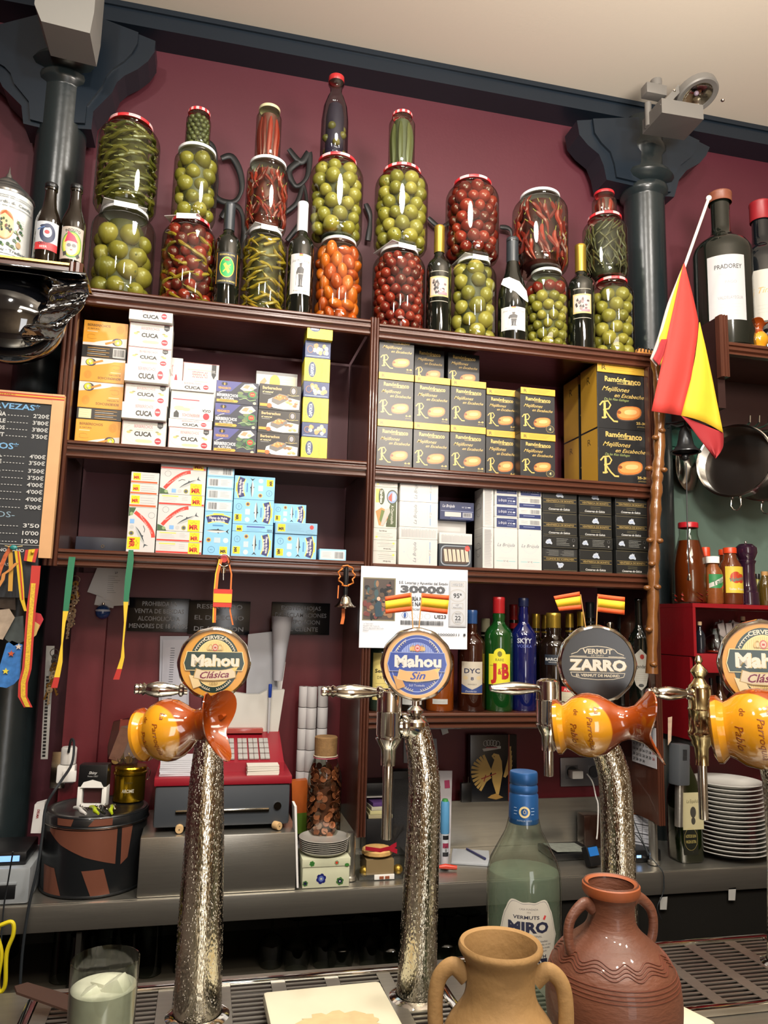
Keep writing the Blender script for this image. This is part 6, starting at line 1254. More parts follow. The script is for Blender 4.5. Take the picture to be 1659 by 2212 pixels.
# corkscrew red, keys
k = PZ(965, 1880, CZ); t = thing('red_corkscrew', 'red handled corkscrew lying by the second tap pipe', 'corkscrew', (k.x, k.y, CZ+.007), .5); m = MB(); m.tube([(-.03, .02, .002), (-.005, .0, .004), (.02, -.02, .001)], [.003, .008, .006], 10); m.build('handle', mat('#c0341c', .35), t); m = MB(); m.tube([(-.03, .025, .006), (-.05, .035, .004)], .003, 6); m.build('metal_arm', M_CHROME, t)
# sweets box with ribbon
x0, x1 = wx(776, 1860, 2.13), wx(884, 1860, 2.13)
t = thing('sweets_box', 'clear box of gold wrapped sweets behind the second tap', 'box', ((x0+x1)/2, 2.13, CZ+.0005)); w = (x1-x0)/2
MB().box(-w, w, 0, .1, 0, .055, b=.002).build('clear_box', glass('#dfe0dc', .5), t); MB().box(-w*.7, w*.4, .004, .09, .012, .05).build('card_inner', mat('#b59a72', .6), t)
GW = mat('#c9a44a', .3, metal=.8, bump=.8, bscale=250, name='gold_wrap')
for i, xx in enumerate((-w*.72, w*.62)): MB().ball((0, 0, 0), .014, 0, 14, 10).build('sweet', GW, t, (xx, .02, .018))
MB().box(-.028, .028, -.004, .0, .001, .014, b=.001).build('price_card', M_WHITE, t)
for s in (-1, 1): MB().box(s*.008-.006, s*.008+.006, -.0052, -.0042, .003, .010).build('print', mat('#8a4a2c', .6), t)
t = thing('biscuit', 'round shortbread biscuit in cellophane on the sweets box', 'biscuit', ((x0+x1)/2-.012, 2.17, CZ+.0565))
MB().lathe([(0, 0), (.038, 0), (.042, .003), (.042, .012), (.038, .016), (0, .017)], 30, defo=lambda p, a, j: Vector((p.x*(1+.03*cos(16*a)), p.y*(1+.03*cos(16*a)), p.z))).build('biscuit_round', mat('#c9a060', .7, vary=.3, vscale=80), t)
m = MB(); m.strip([(-.04, -.03, .024), (.0, -.04, .02), (.03, -.03, .022)], .01, 0, Vector((0, 0, 1))); m.strip([(.03, -.03, .02), (.05, -.03, .012)], .012, 0, Vector((0, 0, 1))); m.strip([(.03, -.03, .022), (.048, -.028, .03)], .012, 0, Vector((0, 0, 1))); m.build('red_bow', mat('#a0182c', .4), t)
m = MB(); m.T = Matrix.Translation((.045, 0, .035)); 
for i in range(7): a = i*.9; m.add([(0, 0, -.01), (.04*cos(a), .02*sin(a), .03), (.03*cos(a+.5), .02*sin(a+.5), .04)], [(0, 1, 2)])
m.build('cellophane', glass('#e0e0e0', .8), t)
# stack of small cards + dark tray behind middle upright
t, w, h = dev('card_stack_holder', 'black wire tray on the wall behind the second tap', 790, 858, 1690, 1720, 2.34, .08, mat('#1a1a1c', .4), cat='tray'); MB().box(-w, w+.004, -.006, .082, -.003, -.0005).build('tray_edge', M_WHITE, t)
zz = wz(800, 1762, 2.30)
t = thing('shelf_block', 'small black stand holding yellow note pads', 'stand', (wx(822, 1760, 2.30), 2.30, CZ+.0005)); MB().box(-.042, .042, 0, .07, 0, zz-CZ-.01, b=.002).build('stand_body', mat('#17171a', .4), t)
for i, c in enumerate(('#b9b08a', '#d8d29a', '#c9c6b0', '#5a3a7a')):
    t = thing('note_pad', f'{["grey cream", "pale yellow", "off white", "purple"][i]} pad on the small black stand', 'notepad', (wx(822, 1760, 2.30), 2.30, zz-.009+.0115*i), .05*i-.05, 'note pads on the small stand'); MB().box(-.036+.004*i, .036-.003*i, 0, .06, 0, .011, b=.0008).build('pad', mat(c, .7), t)
t, w, h = dev('black_speaker', 'upright black speaker behind the second tap pipe', 846, 893, 1665, 1765, 2.33, .04, mat('#0d0d0f', .5)); MB().box(-w*.8, w*.8, -.0015, 0, h*.1, h*.9).build('speaker_grille', mat('#17171a', .7, bump=1, bscale=600), t)
t.location.z = CZ+.0005; t.scale.z = (wz(860, 1665, 2.33)-CZ)/h
# twin sockets
a, b = P(1211, 1637, 2.412), P(1306, 1697, 2.412); w = (b.x-a.x)/2; h = (a.z-b.z)/2
t = thing('wall_socket', 'twin silver wall socket with a charger plugged in', 'socket', ((a.x+b.x)/2, 2.412, (a.z+b.z)/2))
MB().box(-w, w, 0, .007, -h, h, b=.002).build('face_plate', mat('#77777c', .35, metal=.7), t)
for s in (-1, 1):
    MB().box(s*w*.5-.022, s*w*.5+.022, -.002, 0, -.022, .022, b=.001).build('socket_insert', mat('#5c5c60', .4), t); MB().lathe([(.017, 0), (.019, 0), (.019, .003), (.017, .003)], 24).build('socket_ring', M_BLACK, t, (s*w*.5, -.001, 0), (pi/2, 0, 0)); MB().lathe([(0, .0), (.017, 0), (.017, .001), (0, .001)], 24).build('socket_well', mat('#26262a', .5), t, (s*w*.5, -.0018, 0), (pi/2, 0, 0))
t = thing('phone_charger', 'white phone charger in the twin socket', 'charger', ((a.x+b.x)/2-w*.45, 2.375, (a.z+b.z)/2-.003)); MB().box(-.02, .02, 0, .034, -.013, .013, b=.005).build('charger_body', M_WHITE, t)
cable('twisted white charger cable dropping from the socket', ((1268, 1672, 2.37), (1280, 1690, 2.34), (1287, 1720, 2.30), (1292, 1740, 2.28), (1291, 1790, 2.24), (1289, 1812, 2.20)), .0022, '#c9c8c4')
cable('thin black cable drooping over the counter edge', ((1368, 1770, 2.20), (1385, 1810, 2.15), (1405, 1850, 2.10), (1430, 1880, 2.07), (1434, 1905, 2.068), (1432, 1930, 2.068), (1420, 1960, 2.068), (1428, 1985, 2.075)), .0016)
# tray with leaflet
k = PZ(1200, 1830, CZ); t = thing('black_tray', 'shallow black tray with a folded leaflet', 'tray', (k.x, 2.27, CZ+.0005)); MB().box(-.07, .07, -.06, .06, 0, .02, b=.004).build('tray_body', M_BLACK, t); MB().box(-.06, .05, -.05, .04, .0, .001).build('leaflet', mat('#8a9088', .5, vary=.5, vscale=50), t, (0, 0, .0215), (.0, .04, .05))
k = P(1283, 1830, 2.14); t = thing('card_terminal', 'black card terminal with blue label by the third tap', 'device', (k.x, 2.14, CZ+.004), .3); MB().box(-.022, .022, -.012, .012, 0, .055, b=.005).build('casing', M_BLACK, t, rot=(-.4, 0, 0)); MB().box(-.018, .018, -.0142, -.0125, .026, .05).build('blue_label', mat('#1f6ab8', .4), t, rot=(-.4, 0, 0))
t, w, h = dev('blue_lit_router', 'low black router with a small blue light', 1366, 1428, 1828, 1858, 2.16, .08, M_BLACK); t.location.z = CZ+.0005; MB().box(-w*.7, -w*.4, -.001, 0, h*.4, h*.6).build('status_light', mat('#8ab8ff', .4, emit=2), t)
t, w, h = dev('dark_jar', 'dark glass jar standing behind the third tap', 1262, 1305, 1728, 1800, 2.32, .05, mat('#2c1a14', .15)); t.location.z = CZ+.0005
# calendar on the inner side of the upright: hangs on the left face of the right side panel
xs = XE0+.001
yb_ = 2.13; 
def side_pt(px, py):                                        # point on the plane x = xs
    r_ = ray(px, py); s_ = xs/r_.x; return Vector((xs, r_.y*s_, EYE+r_.z*s_))
q0, q1 = side_pt(1366, 1600), side_pt(1418, 1600); zA, zB_ = side_pt(1392, 1567).z, side_pt(1392, 1652).z; dep = abs(q0.y-q1.y); hh = zA-zB_
t = thing('wall_calendar', 'month calendar sheet on the inner face of the upright', 'calendar', (xs-.001, (q0.y+q1.y)/2, (zA+zB_)/2))
MB().box(-.001, 0, -dep/2, dep/2, -hh/2, hh/2).build('sheet', mat('#c4c4c8', .6), t)
p = PR(); D_, Hh = dep*1000, hh*1000; p.rect(-D_*.4, Hh*.22, D_*.4, Hh*.42, '#9a9ca4'); n = 1
p.text('2023', D_*.25, Hh*.36, Hh*.05, '#44464c')
for r_ in range(5):
    for c_ in range(7):
        if (r_ == 0 and c_ < 2) or n > 30: continue
        p.text(str(n), -D_*.40+c_*D_*.133, Hh*.12-r_*Hh*.13, Hh*.065, '#a83a3c' if c_ == 6 else '#2a2c30', D_*.09 if n > 9 else D_*.045, b=.02); n += 1
decal(p, 'print', t, flatleft, (-.0012, 0, 0))
sh_ = thing('price_list', 'laminated price sheet leaning behind the third tap', 'paper', (wx(1385, 1750, 2.2), 2.2, CZ+.003), -.9)
MB().box(-.035, .035, 0, .003, 0, .20).build('sheet', mat('#b9bcc4', .5), sh_, rot=(-.15, 0, 0)); p = PR()
for i in range(7): p.rect(-32, 14+i*26, 32, 16+i*26, '#1f2024'); p.lines(-30, 28, 34+i*26 if i < 6 else 190, '#6a6c74', 3, 5, .8, .5)
p.rect(-33, 120, 33, 124, '#b8642c'); p.rect(-33, 160, 33, 164, '#b8642c'); p.rect(-2, 10, -1, 190, '#1f2024', 1)
decal(p, 'print', sh_, flat, (0, -.0004, 0), rot=(-.15, 0, 0))

# ================================================================== FAR BAY: STICK, FLAG, BELL, PANS, SHELF
# knobbly stick
st = [(1413, 775), (1424, 830), (1425, 900), (1424, 985), (1420, 1020), (1419, 1050), (1416, 1100), (1414, 1165), (1412, 1220), (1411, 1270), (1409, 1350), (1408, 1455)]
SP = [P(a, b, 2.05) for a, b in st]; o0 = SP[-1]
t = thing('walking_stick', 'long knobbly varnished wooden stick fixed along the upright', 'stick', o0)
M_ST = mat('#6e4520', .3, coat=.4, bump=.6, bscale=60, vary=.35, vscale=30, name='varnished_branch')
pts = []
for i in range(len(SP)-1):
    for j in range(4): pts.append(SP[i].lerp(SP[i+1], j/4)-o0)
pts.append(SP[-1]-o0)
MB().tube(pts, [.0165+.0022*sin(i*1.9)-(.004 if i < 3 else 0) for i in range(len(pts))], 14).build('shaft', M_ST, t)
for i, (a, b, s) in enumerate(((1402, 1012, -1), (1434, 1015, 1), (1404, 1167, -.6), (1425, 1168, 1), (1398, 1270, -1), (1420, 1268, 1), (1416, 945, .4), (1408, 1218, -.5), (1402, 1360, -1), (1412, 1435, .3), (1430, 930, .8))):
    q = P(a, b, 2.035)-o0; MB().ball((0, 0, 0), .0105, 0, 12, 8, (1.1, 1, .8)).build('knot', M_ST, t, q)
# Spanish flag on a white pole
YFg = 1.97
t = thing('spanish_flag', 'large red and yellow flag draped from a white pole', 'flag', P(1480, 575, YFg)); o0 = t.location.copy()
m = MB(); a, b = P(1531, 428, YFg)-o0, P(1408, 775, YFg+.1)-o0; m.tube([a, b], .0048, 12); m.build('pole', mat('#d9cfc4', .4), t); MB().ball(a, .0088, 0, 16, 10).build('pole_knob', mat('#e0dcd6', .35), t)
def cloth(rows, m_, nm, th=.0012):
    vs = []; fs = []; nR, nC = len(rows), len(rows[0])
    for r_ in rows:
        for (x, y, dy) in r_: vs.append(P(x, y, YFg+dy)-o0)
    for i in range(nR-1):
        for j in range(nC-1): fs.append((i*nC+j, i*nC+j+1, (i+1)*nC+j+1, (i+1)*nC+j))
    o = MB().add(vs, fs, 0, True).build(nm, m_, t); md = o.modifiers.new('s', 'SOLIDIFY'); md.thickness = th; return o
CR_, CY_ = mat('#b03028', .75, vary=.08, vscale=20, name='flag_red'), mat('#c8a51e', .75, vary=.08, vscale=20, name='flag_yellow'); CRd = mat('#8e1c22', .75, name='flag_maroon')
def lerp(a, b, u): return a+(b-a)*u
def sect(l0, l1, n=8, wv=.0, rows=14, off=0, bow=0):
    out = []
    for i in range(rows):
        v = i/(rows-1); A = poly_at(l0, v); B = poly_at(l1, v); out.append([(lerp(A[0], B[0], j/(n-1)), lerp(A[1], B[1], j/(n-1))+bow*v*sin(pi*j/(n-1)), off+wv*v*sin(j*1.1+v*2)) for j in range(n)])
    return out
def poly_at(l, v):
    k = v*(len(l)-1); i = min(int(k), len(l)-2); u = k-i; return (lerp(l[i][0], l[i+1][0], u), lerp(l[i][1], l[i+1][1], u))
L0 = [(1476, 570), (1456, 660), (1440, 730), (1424, 810), (1407, 888)]; L1 = [(1478, 568), (1498, 645), (1510, 700), (1494, 812), (1471, 898)]
L2 = [(1480, 566), (1505, 650), (1522, 730), (1545, 850), (1564, 950)]
cloth(sect(L0, L1, wv=.006), CR_, 'red_stripe'); 
# yellow field: between L1 lower part and L2
Y1 = [(1510, 697), (1507, 730), (1501, 775), (1491, 820), (1471, 898)]; Y2 = [(1511, 696), (1524, 750), (1539, 820), (1552, 885), (1562, 935)]
cloth(sect(Y1, Y2, wv=.006, off=-.001, bow=-6), CY_, 'yellow_stripe')
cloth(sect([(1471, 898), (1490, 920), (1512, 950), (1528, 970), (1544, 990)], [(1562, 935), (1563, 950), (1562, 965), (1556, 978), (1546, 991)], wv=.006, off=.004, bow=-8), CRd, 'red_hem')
cloth(sect([(1474, 575), (1450, 650), (1432, 712), (1424, 730)], [(1476, 570), (1456, 660), (1442, 735), (1427, 790)], wv=.002, off=.003), CY_, 'yellow_fold')
cloth(sect([(1470, 585), (1440, 660), (1418, 740), (1404, 775)], [(1474, 577), (1452, 650), (1436, 735), (1418, 792)], wv=.001, off=.006), mat('#a89a94', .7, name='pale_hem'), 'white_hem')
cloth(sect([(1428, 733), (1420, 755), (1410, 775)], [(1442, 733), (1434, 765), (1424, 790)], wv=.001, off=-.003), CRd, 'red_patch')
# striped bundle
k = P(1395, 746, 2.13); t = thing('toffee_wrapper', 'striped orange and black wrapper at the end of the cabinet top', 'wrapper', (k.x, 2.13, ZT-.0075)); m = MB(); m.tube([(-.035, 0, .014), (-.02, 0, .016), (.02, 0, .014), (.035, 0, .012)], [.010, .014, .013, .009], 10, flat=.7); m.build('wrapper_roll', mat('#c98a4a', .35), t)
for i in range(5): m = MB(); m.tube([(-.025+.012*i+.012*cos(a), .0155*cos(a*1.0)*.7, .015+.0155*sin(a)) for a in [pi*j/8 for j in range(9)]], .0018, 5); m.build('black_stripe', M_BLACK, t)
# black bell on scroll bracket with cord
k = P(1480, 945, 2.02); t = thing('wall_bell', 'dark iron bell on a scroll bracket behind the flag tip', 'bell', k); zt = wz(1484, 925, 2.02)-k.z; zb = wz(1484, 978, 2.02)-k.z; r = .045; H = zt-zb; DKM = mat('#3a3c3e', .3, metal=.8, bump=.2, bscale=40, name='dark_iron')
MB().lathe([(r*.86, zb+.002), (r, zb), (r, zb+.003), (r*.78, zb+.010), (r*.56, zb+H*.3), (r*.45, zb+H*.6), (r*.38, zb+H*.85), (r*.25, zt), (0, zt+.002)], 36).build('bell_cup', DKM, t)
MB().ball((-.002, 0, zb-.014), .012, 0, 14, 10).build('clapper', DKM, t); m = MB(); m.tube([(-.04, .04, zt+.020), (0, .0, zt+.022), (.03, -.005, zt+.02)], .003, 6); m.tube([(-.045, .02, zt-.0), (-.035, .02, zt+.012), (-.02, .01, zt+.006), (0, .005, zt+.012), (.01, 0, zt+.002)], .0028, 6); m.tube([(0, 0, zt+.022), (0, 0, zt)], .003, 6); m.build('bracket', DKM, t)
cable('black bell cord with a silver tassel weight', ((1482, 1000, 2.02), (1483, 1020, 2.02), (1484, 1100, 2.02), (1486, 1180, 2.02), (1488, 1238, 2.02)), .0018, '#15161a', 'bell_cord')
q = P(1489, 1247, 2.02); m = MB(); m.lathe([(0, .012), (.003, .01), (.007, -.006), (.005, -.010), (0, -.011)], 10); o = m.build('cord_weight', M_NICKEL, bpy.data.objects['bell_cord'], q-bpy.data.objects['bell_cord'].location)
# oil bottle with red lid and the little bottles stand on the red cupboard
RC0 = 2.16; zc_ = wz(1510, 1303, RC0)
ROIL = mat('#6a2a0c', .1, coat=.5, name='chilli_oil')
a, b = wx(1459, 1240, 2.24), wx(1520, 1240, 2.24); r = (b-a)/2; zt = wz(1488, 1130, 2.24); H = zt-zc_
t = thing('oil_bottle', 'wide bottle of red chilli oil with red lid', 'bottle', ((a+b)/2, 2.24, zc_+.0005))
MB().lathe([(0, .002), (r*.9, 0), (r, .008), (r, H*.42), (r*.9, H*.58), (r*.7, H*.74), (r*.56, H*.84), (r*.55, H*.96)], 36).build('glass_body', glass('#e2e8e0', .55), t)
MB().lathe([(0, .004), (r*.9, .004), (r*.965, .01), (r*.965, H*.42), (r*.86, H*.58), (r*.66, H*.74), (r*.62, H*.775), (0, H*.775)], 32).build('chilli_oil', ROIL, t); MB().lathe([(0, H), (r*.58, H), (r*.61, H-.003), (r*.61, H*.935), (r*.55, H*.93)], 30).build('lid', mat('#a51a24', .3), t)
for i in range(14): ob('red_chilli', pieces('red')[i % 7], t, (0, 0, .012+.002*i), (0, 0, i*.9), (r*1.08, r*1.08, r*.35))
def spice(label, cx, hw, yt, capm, bodym, lab=None, Y=2.235, capf=.16, cr=.62):
    a, b = wx(cx-hw, 1260, Y), wx(cx+hw, 1260, Y); r = (b-a)/2; H = wz(cx, yt, Y)-zc_
    t = thing('spice_bottle', label, 'bottle', ((a+b)/2, Y, zc_+.0005)); MB().lathe([(0, .002), (r*.9, 0), (r, .005), (r, H*.62), (r*.9, H*.7), (r*.6, H*.8), (r*.5, H*(1-capf)), (0, H*(1-capf))], 30).build('bottle_body', bodym, t); MB().lathe([(0, H), (r*cr*.95, H), (r*cr, H-.002), (r*cr, H*(1-capf)), (0, H*(1-capf))], 26).build('cap', capm, t)
    if lab: decal(lab(r*1000, H*1000), 'label', t, cyl(r))
ORC = mat('#c23c18', .35)
def lb_tajin(r, H): p = PR(); p.rect(-r*1.1, H*.33, r*1.1, H*.62, '#2c7a46'); p.poly([(-r*1.1, H*.42), (r*1.1, H*.62), (r*1.1, H*.5), (-r*1.1, H*.33)], '#d9d6ce'); p.text('Tajín', 0, H*.47, H*.1, '#1f5a34', r*1.5, rot=.35, sh=.2, b=.02); p.poly([(r*.2, H*.33), (r*1.1, H*.33), (r*1.1, H*.46)], '#b82a24'); return p
def lb_val(r, H): p = PR(); p.rect(-r*1.1, H*.2, r*1.1, H*.66, '#c9b13a'); p.ell(-r*.2, H*.47, r*.5, H*.1, '#b03a22'); p.ell(r*.3, H*.45, r*.4, H*.08, '#b03a22'); p.text('Valentina', r*.1, H*.45, H*.07, '#2a7a6a', r*1.7, rot=.15, sh=.3, b=.02); p.text('Salsa Picante', 0, H*.27, H*.04, '#eee', r*1.6); return p
spice('spice shaker with orange cap behind the white capped one', 1526, 14, 1183, ORC, mat('#7a4a2c', .3), Y=2.27)
spice('spice shaker with white cap and green label', 1541, 17, 1203, M_WHITE, mat('#7a4420', .25, vary=.3, vscale=200), lb_tajin, 2.21, .14, .72)
spice('hot sauce bottle with orange cap and yellow label', 1579, 21, 1184, ORC, mat('#5c2c14', .12, coat=.5), lb_val, 2.215, .10, .58)
spice('second orange capped sauce bottle hidden behind the first', 1566, 16, 1188, ORC, mat('#5c2c14', .12, coat=.5), None, 2.28, .1, .6)
spice('small dark bottle with yellow label beside the pepper mill', 1636, 8, 1240, M_BLACK, mat('#8a8420', .3), None, 2.26)
spice('small corked oil bottle beyond the pepper mill', 1652, 12, 1235, mat('#a8804c', .7), mat('#4a3a14', .1, coat=.5), None, 2.23, .12, .5)
a, b = wx(1594, 1260, 2.23), wx(1634, 1260, 2.23); r = (b-a)/2; H = wz(1611, 1170, 2.23)-zc_
t = thing('pepper_mill', 'tall dark purple turned wood pepper mill', 'pepper mill', ((a+b)/2, 2.23, zc_+.0005)); PU = mat('#2a1426', .12, coat=.8, name='purple_lacquer')
MB().lathe([(0, 0), (r, 0), (r*1.02, .006), (r*.98, H*.2), (r*.86, H*.22), (r*.9, H*.24), (r*.84, H*.3), (r*.7, H*.5), (r*.72, H*.64), (r*.85, H*.69), (r*.7, H*.71), (0, H*.71)], 32).build('mill_body', PU, t); MB().lathe([(0, H*.70), (r*.7, H*.71), (r*.78, H*.74), (r*.98, H*.82), (r*.95, H*.9), (r*.6, H*.955), (0, H*.965)], 32).build('mill_head', PU, t); MB().ball((0, 0, H*.985), .004, 0, 12, 8, (1, 1, 1.4)).build('top_nut', M_CHROME, t)
# red cupboard
RC = mat('#820f18', .4, bump=.2, bscale=30, stretch=(.5, 4, 4), name='red_lacquer'); x0 = wx(1499, 1400, RC0); x1 = x0+.62; zt = zc_; zi = wz(1505, 1418, RC0)
t = thing('red_cupboard', 'open red wooden wall box with bottles and bags inside', 'cupboard', (x0, RC0, 0))
MB().box(0, x1-x0, 0, .235, zt-.013, zt).build('top_board', RC, t); MB().box(0, .010, 0, .235, zi, zt-.0135).build('side_board', RC, t); MB().box(x1-x0-.01, x1-x0, 0, .235, zi, zt-.0135).build('side_board', RC, t); MB().box(0.010, x1-x0-.0105, .01, .235, zi-.002, zi+.008).build('bottom_board', RC, t)
zl = wz(1512, 1453, RC0); MB().box(.006, x1-x0-.01, -.004, .0095, zl, zi+.009, b=.001).build('front_rail', RC, t); MB().box(.0105, x1-x0-.0105, .225, .234, zi+.009, zt-.0135).build('back_board', mat('#5c0c14', .5), t)
zs = wz(1475, 1600, RC0+.02); MB().box(-.002, .008, .02, .235, zs, zi-.003).build('side_board', RC, t); MB().box(0.0085, x1-x0, .03, .235, zs-.02, zs).build('grey_shelf', mat('#6f6e6c', .4, metal=.5), t)
zi += .009
def mini(label, cx, hw, yt, Y, z0, m_, cap, name='small_bottle', lab=None):
    a, b = wx(cx-hw, 1400, Y), wx(cx+hw, 1400, Y); r = (b-a)/2; H = P(cx, yt, Y).z-z0; t = thing(name, label, 'bottle', ((a+b)/2, Y, z0+.0005)); MB().lathe([(0, .002), (r*.9, 0), (r, .005), (r, H*.55), (r*.8, H*.65), (r*.36, H*.76), (r*.34, H*.95)], 26).build('glass_body', m_, t); MB().lathe([(0, H), (r*.4, H), (r*.45, H*.96), (r*.42, H*.88), (0, H*.88)], 20).build('stopper', cap, t)
    if m_ is glas: MB().lathe([(0, .003), (r*.9, .003), (r*.9, H*.1), (0, H*.1)], 20).build('liquid', mat('#8a2a14', .2), t)
    if lab: decal(lab(r*1000, H*1000), 'label', t, cyl(r))
glas = glass('#dfe6e4', .6)
CRK = mat('#b59a78', .7, name='stopper_cork')
mini('slim dark bottle with wooden stopper inside the red cupboard', 1513, 9, 1343, 2.22, zi, mat('#161c24', .1, coat=.5), CRK); mini('clear round flask with red dregs inside the red cupboard', 1546, 19, 1358, 2.24, zi, glas, glas); mini('dark bottle with pale stopper at the back of the red cupboard', 1607, 10, 1332, 2.33, zi, mat('#1c1410', .1), CRK)
k = P(1575, 1400, 2.30); t = thing('plastic_bag', 'crumpled clear plastic bag of packets inside the red cupboard', 'bag', (k.x, 2.31, zi)); 
m = MB(); m.lathe([(.03, .0), (.05, .02), (.052, .06), (.045, .09), (.03, .10)], 18, defo=lambda p, a, j: Vector((p.x*(1+.14*cos(5*a+j)), p.y*.6*(1+.1*sin(7*a)), p.z+.012*cos(4*a+j)*(j > 2)))); m.build('bag_film', mat('#a9a6a8', .3, bump=.6, bscale=80), t)
for i in range(4): MB().box(-.012, .012, -.003, .003, 0, .09, b=.002).build('packet', mat('#b5b1ae', .5), t, (-.03+.02*i, -.032, .01), (0, .25*(i-1.5)/2, 0))
for i, (cx, hw, yt, lb, c) in enumerate(((1533, 8, 1465, 'slim bottle under the red cupboard behind the fourth tap', '#2a1c14'), (1552, 15, 1460, 'bottle with cream label under the red cupboard', '#3a2010'), (1583, 16, 1455, 'dark round bottle under the red cupboard by the tap badge', '#20140f'))):
    mini(lb, cx, hw, yt, 2.24, zs, mat(c, .1, coat=.5), M_BLACK, 'sauce_bottle', (lambda r, H: (lambda p: (p.rect(-r, H*.12, r, H*.5, '#b9a47a'), p.lines(-r*.8, r*.8, H*.42, '#5a4630', 4, H*.08, .6), p)[2])(PR())) if i == 1 else None)
# pans on a rail
SS = mat('#b9b6b0', .16, metal=1.0, bump=.04, bscale=20, name='pan_steel')
def pan(label, cx, cy, rpx, Y, dep, tx, tz):
    c = P(cx, cy, Y); r = (wx(cx+rpx, cy, Y)-wx(cx-rpx, cy, Y))/2; t = thing('hanging_pan', label, 'pan', c, (pi/2+tx, 0, tz), 'steel pans hanging on the kitchen wall')
    MB().lathe([(0, -dep), (r*.93, -dep), (r*.97, -dep+.006), (r, 0), (r+.004, .001), (r+.005, .003), (r+.002, .004), (r*.975, 0), (r*.945, -dep+.008), (0, -dep+.006)], 48).build('pan_body', SS, t)
    for s in (-1, 1):
        m = MB(); m.tube([(s*.015, -r-.002, -.02), (s*.017, -r-.03, -.02), (s*.008, -r-.045, -.02), (0, -r-.047, -.02)], .0022, 8); m.build('loop_handle', SS, t)
        MB().ball((s*.013, -r-.001, -.02), .006, 0, 10, 8).build('rivet', SS, t)
pan('wide shallow steel pan hanging on the kitchen wall', 1585, 995, 68, 2.26, .06, -.10, -1.0)
pan('second steel pan hanging beyond the wide one', 1650, 1005, 66, 2.30, .06, -.10, -1.0)
k = P(1483, 1010, 2.44); t = thing('pot_cover', 'large steel pan lid seen edge on against the green wall', 'pan lid', k, (pi/2, 0, .5)); MB().lathe([(.085, 0), (.088, .003), (.085, .005), (.05, .014), (0, .018)], 44).build('lid_plate', SS, t)
m = MB(); r0 = wz(1600, 925, 2.33)
for i, px in enumerate((1612, 1632, 1652)):
    k = P(px, 918, 2.36); t = thing('wall_hook', f'steel utensil hook on the green rail, {["nearest the flag", "second along", "third along"][i]}', 'hook', k, None, 'hooks on the green rail'); m = MB(); m.tube([(0, .08, 0), (0, .0, -.004), (0, -.02, .006), (0, -.022, .03)], .0035, 8); m.build('hook_bar', SS, t); MB().box(-.008, .008, .078, .085, -.015, .015, b=.002).build('back_plate', SS, t)
# upper right shelf with large bottles
YS = 2.12; zsf = wz(1600, 742, YS); xS = wx(1571, 742, YS)
t = thing('bottle_shelf', 'mahogany shelf with large wine bottles beyond the flag', 'shelf', (xS, YS, 0)); ns = MB()
prof = [(.016, zsf), (-.004, zsf), (-.008, zsf-.004), (-.008, zsf-.012), (0, zsf-.014), (0, zsf-.018), (-.007, zsf-.02), (-.007, zsf-.028), (.002, zsf-.032), (-.002, zsf-.036), (-.002, zsf-.042), (.016, zsf-.044)]
ns.extr(prof, -.001, .9, 0, 'x'); ns.box(0, .9, .0165, .34, zsf-.022, zsf-.0005); ns.build('shelf_board', M_WOOD, t)
za, zb2 = wz(1562, 683, YS), wz(1562, 815, YS); m = MB()
w_ = .032
m.extr([(-w_, .016), (-w_, -.006), (-w_*.9, -.012), (-w_*.72, -.012), (-w_*.62, -.006), (-w_*.52, -.012), (-w_*.4, -.012), (-w_*.3, -.006), (-w_*.2, -.012), (-.002, -.010), (-.001, .016)], zb2, za, 0, 'z'); m.build('end_moulding', M_WOODV, t)
MB().box(-w_+.002, -.002, .0165, .34, zb2-.1, za-.002).build('end_panel', mat('#2a1512', .4), t)
MB().box(0, .9, .30, .335, zsf-.20, zsf-.0225).build('back_board', mat('#2a1512', .5), t)
def l_prado(w, h): p = PR(); p.rect(-w/2, -h/2, w/2, h/2, '#c9c7c9'); p.text('PRADOREY', w*.05, h*.32, h*.07, '#33353a', w*.72, b=.015); p.lines(-w*.2, w*.3, h*.2, '#8a8a8e', 1, 2); p.text('PAGO', w*.1, h*.08, h*.045, '#8c8c90', w*.3); p.text('VALDELAYEGUA', w*.08, -h*.16, h*.05, '#7c7c82', w*.66); p.lines(-w*.2, w*.4, -h*.26, '#9a9a9e', 4, h*.05, .6, .2); return p
def l_gold(w, h): p = PR(); p.rect(-w/2, -h/2, w/2, h/2, '#cfccc2'); p.text('Tinto', 0, h*.1, h*.12, '#b3924a', w*.5, sh=.4); p.lines(-w*.3, w*.3, -h*.2, '#8c8a80', 3, h*.07, .6); return p
BS = 'large wine bottles on the far shelf'
bottle('magnum wine bottle with white label and brown neck bands', 1562, 54, 423, 620, 2.22, zsf, 'bordeaux', mat('#10140f', .08, coat=.5), mat('#7a4632', .4, name='brown_foil'), .06, [(l_prado, .34, .125, .235)], BS, rnf=.32, name='magnum_bottle', capr=1.25)
bottle('magnum bottle with red foil beside the white labelled magnum', 1650, 46, 443, 620, 2.25, zsf, 'bordeaux', mat('#0e1216', .08, coat=.5), mat('#8a1c24', .4), .12, [(l_gold, .36, .12, .19)], BS, rnf=.36, name='magnum_bottle')
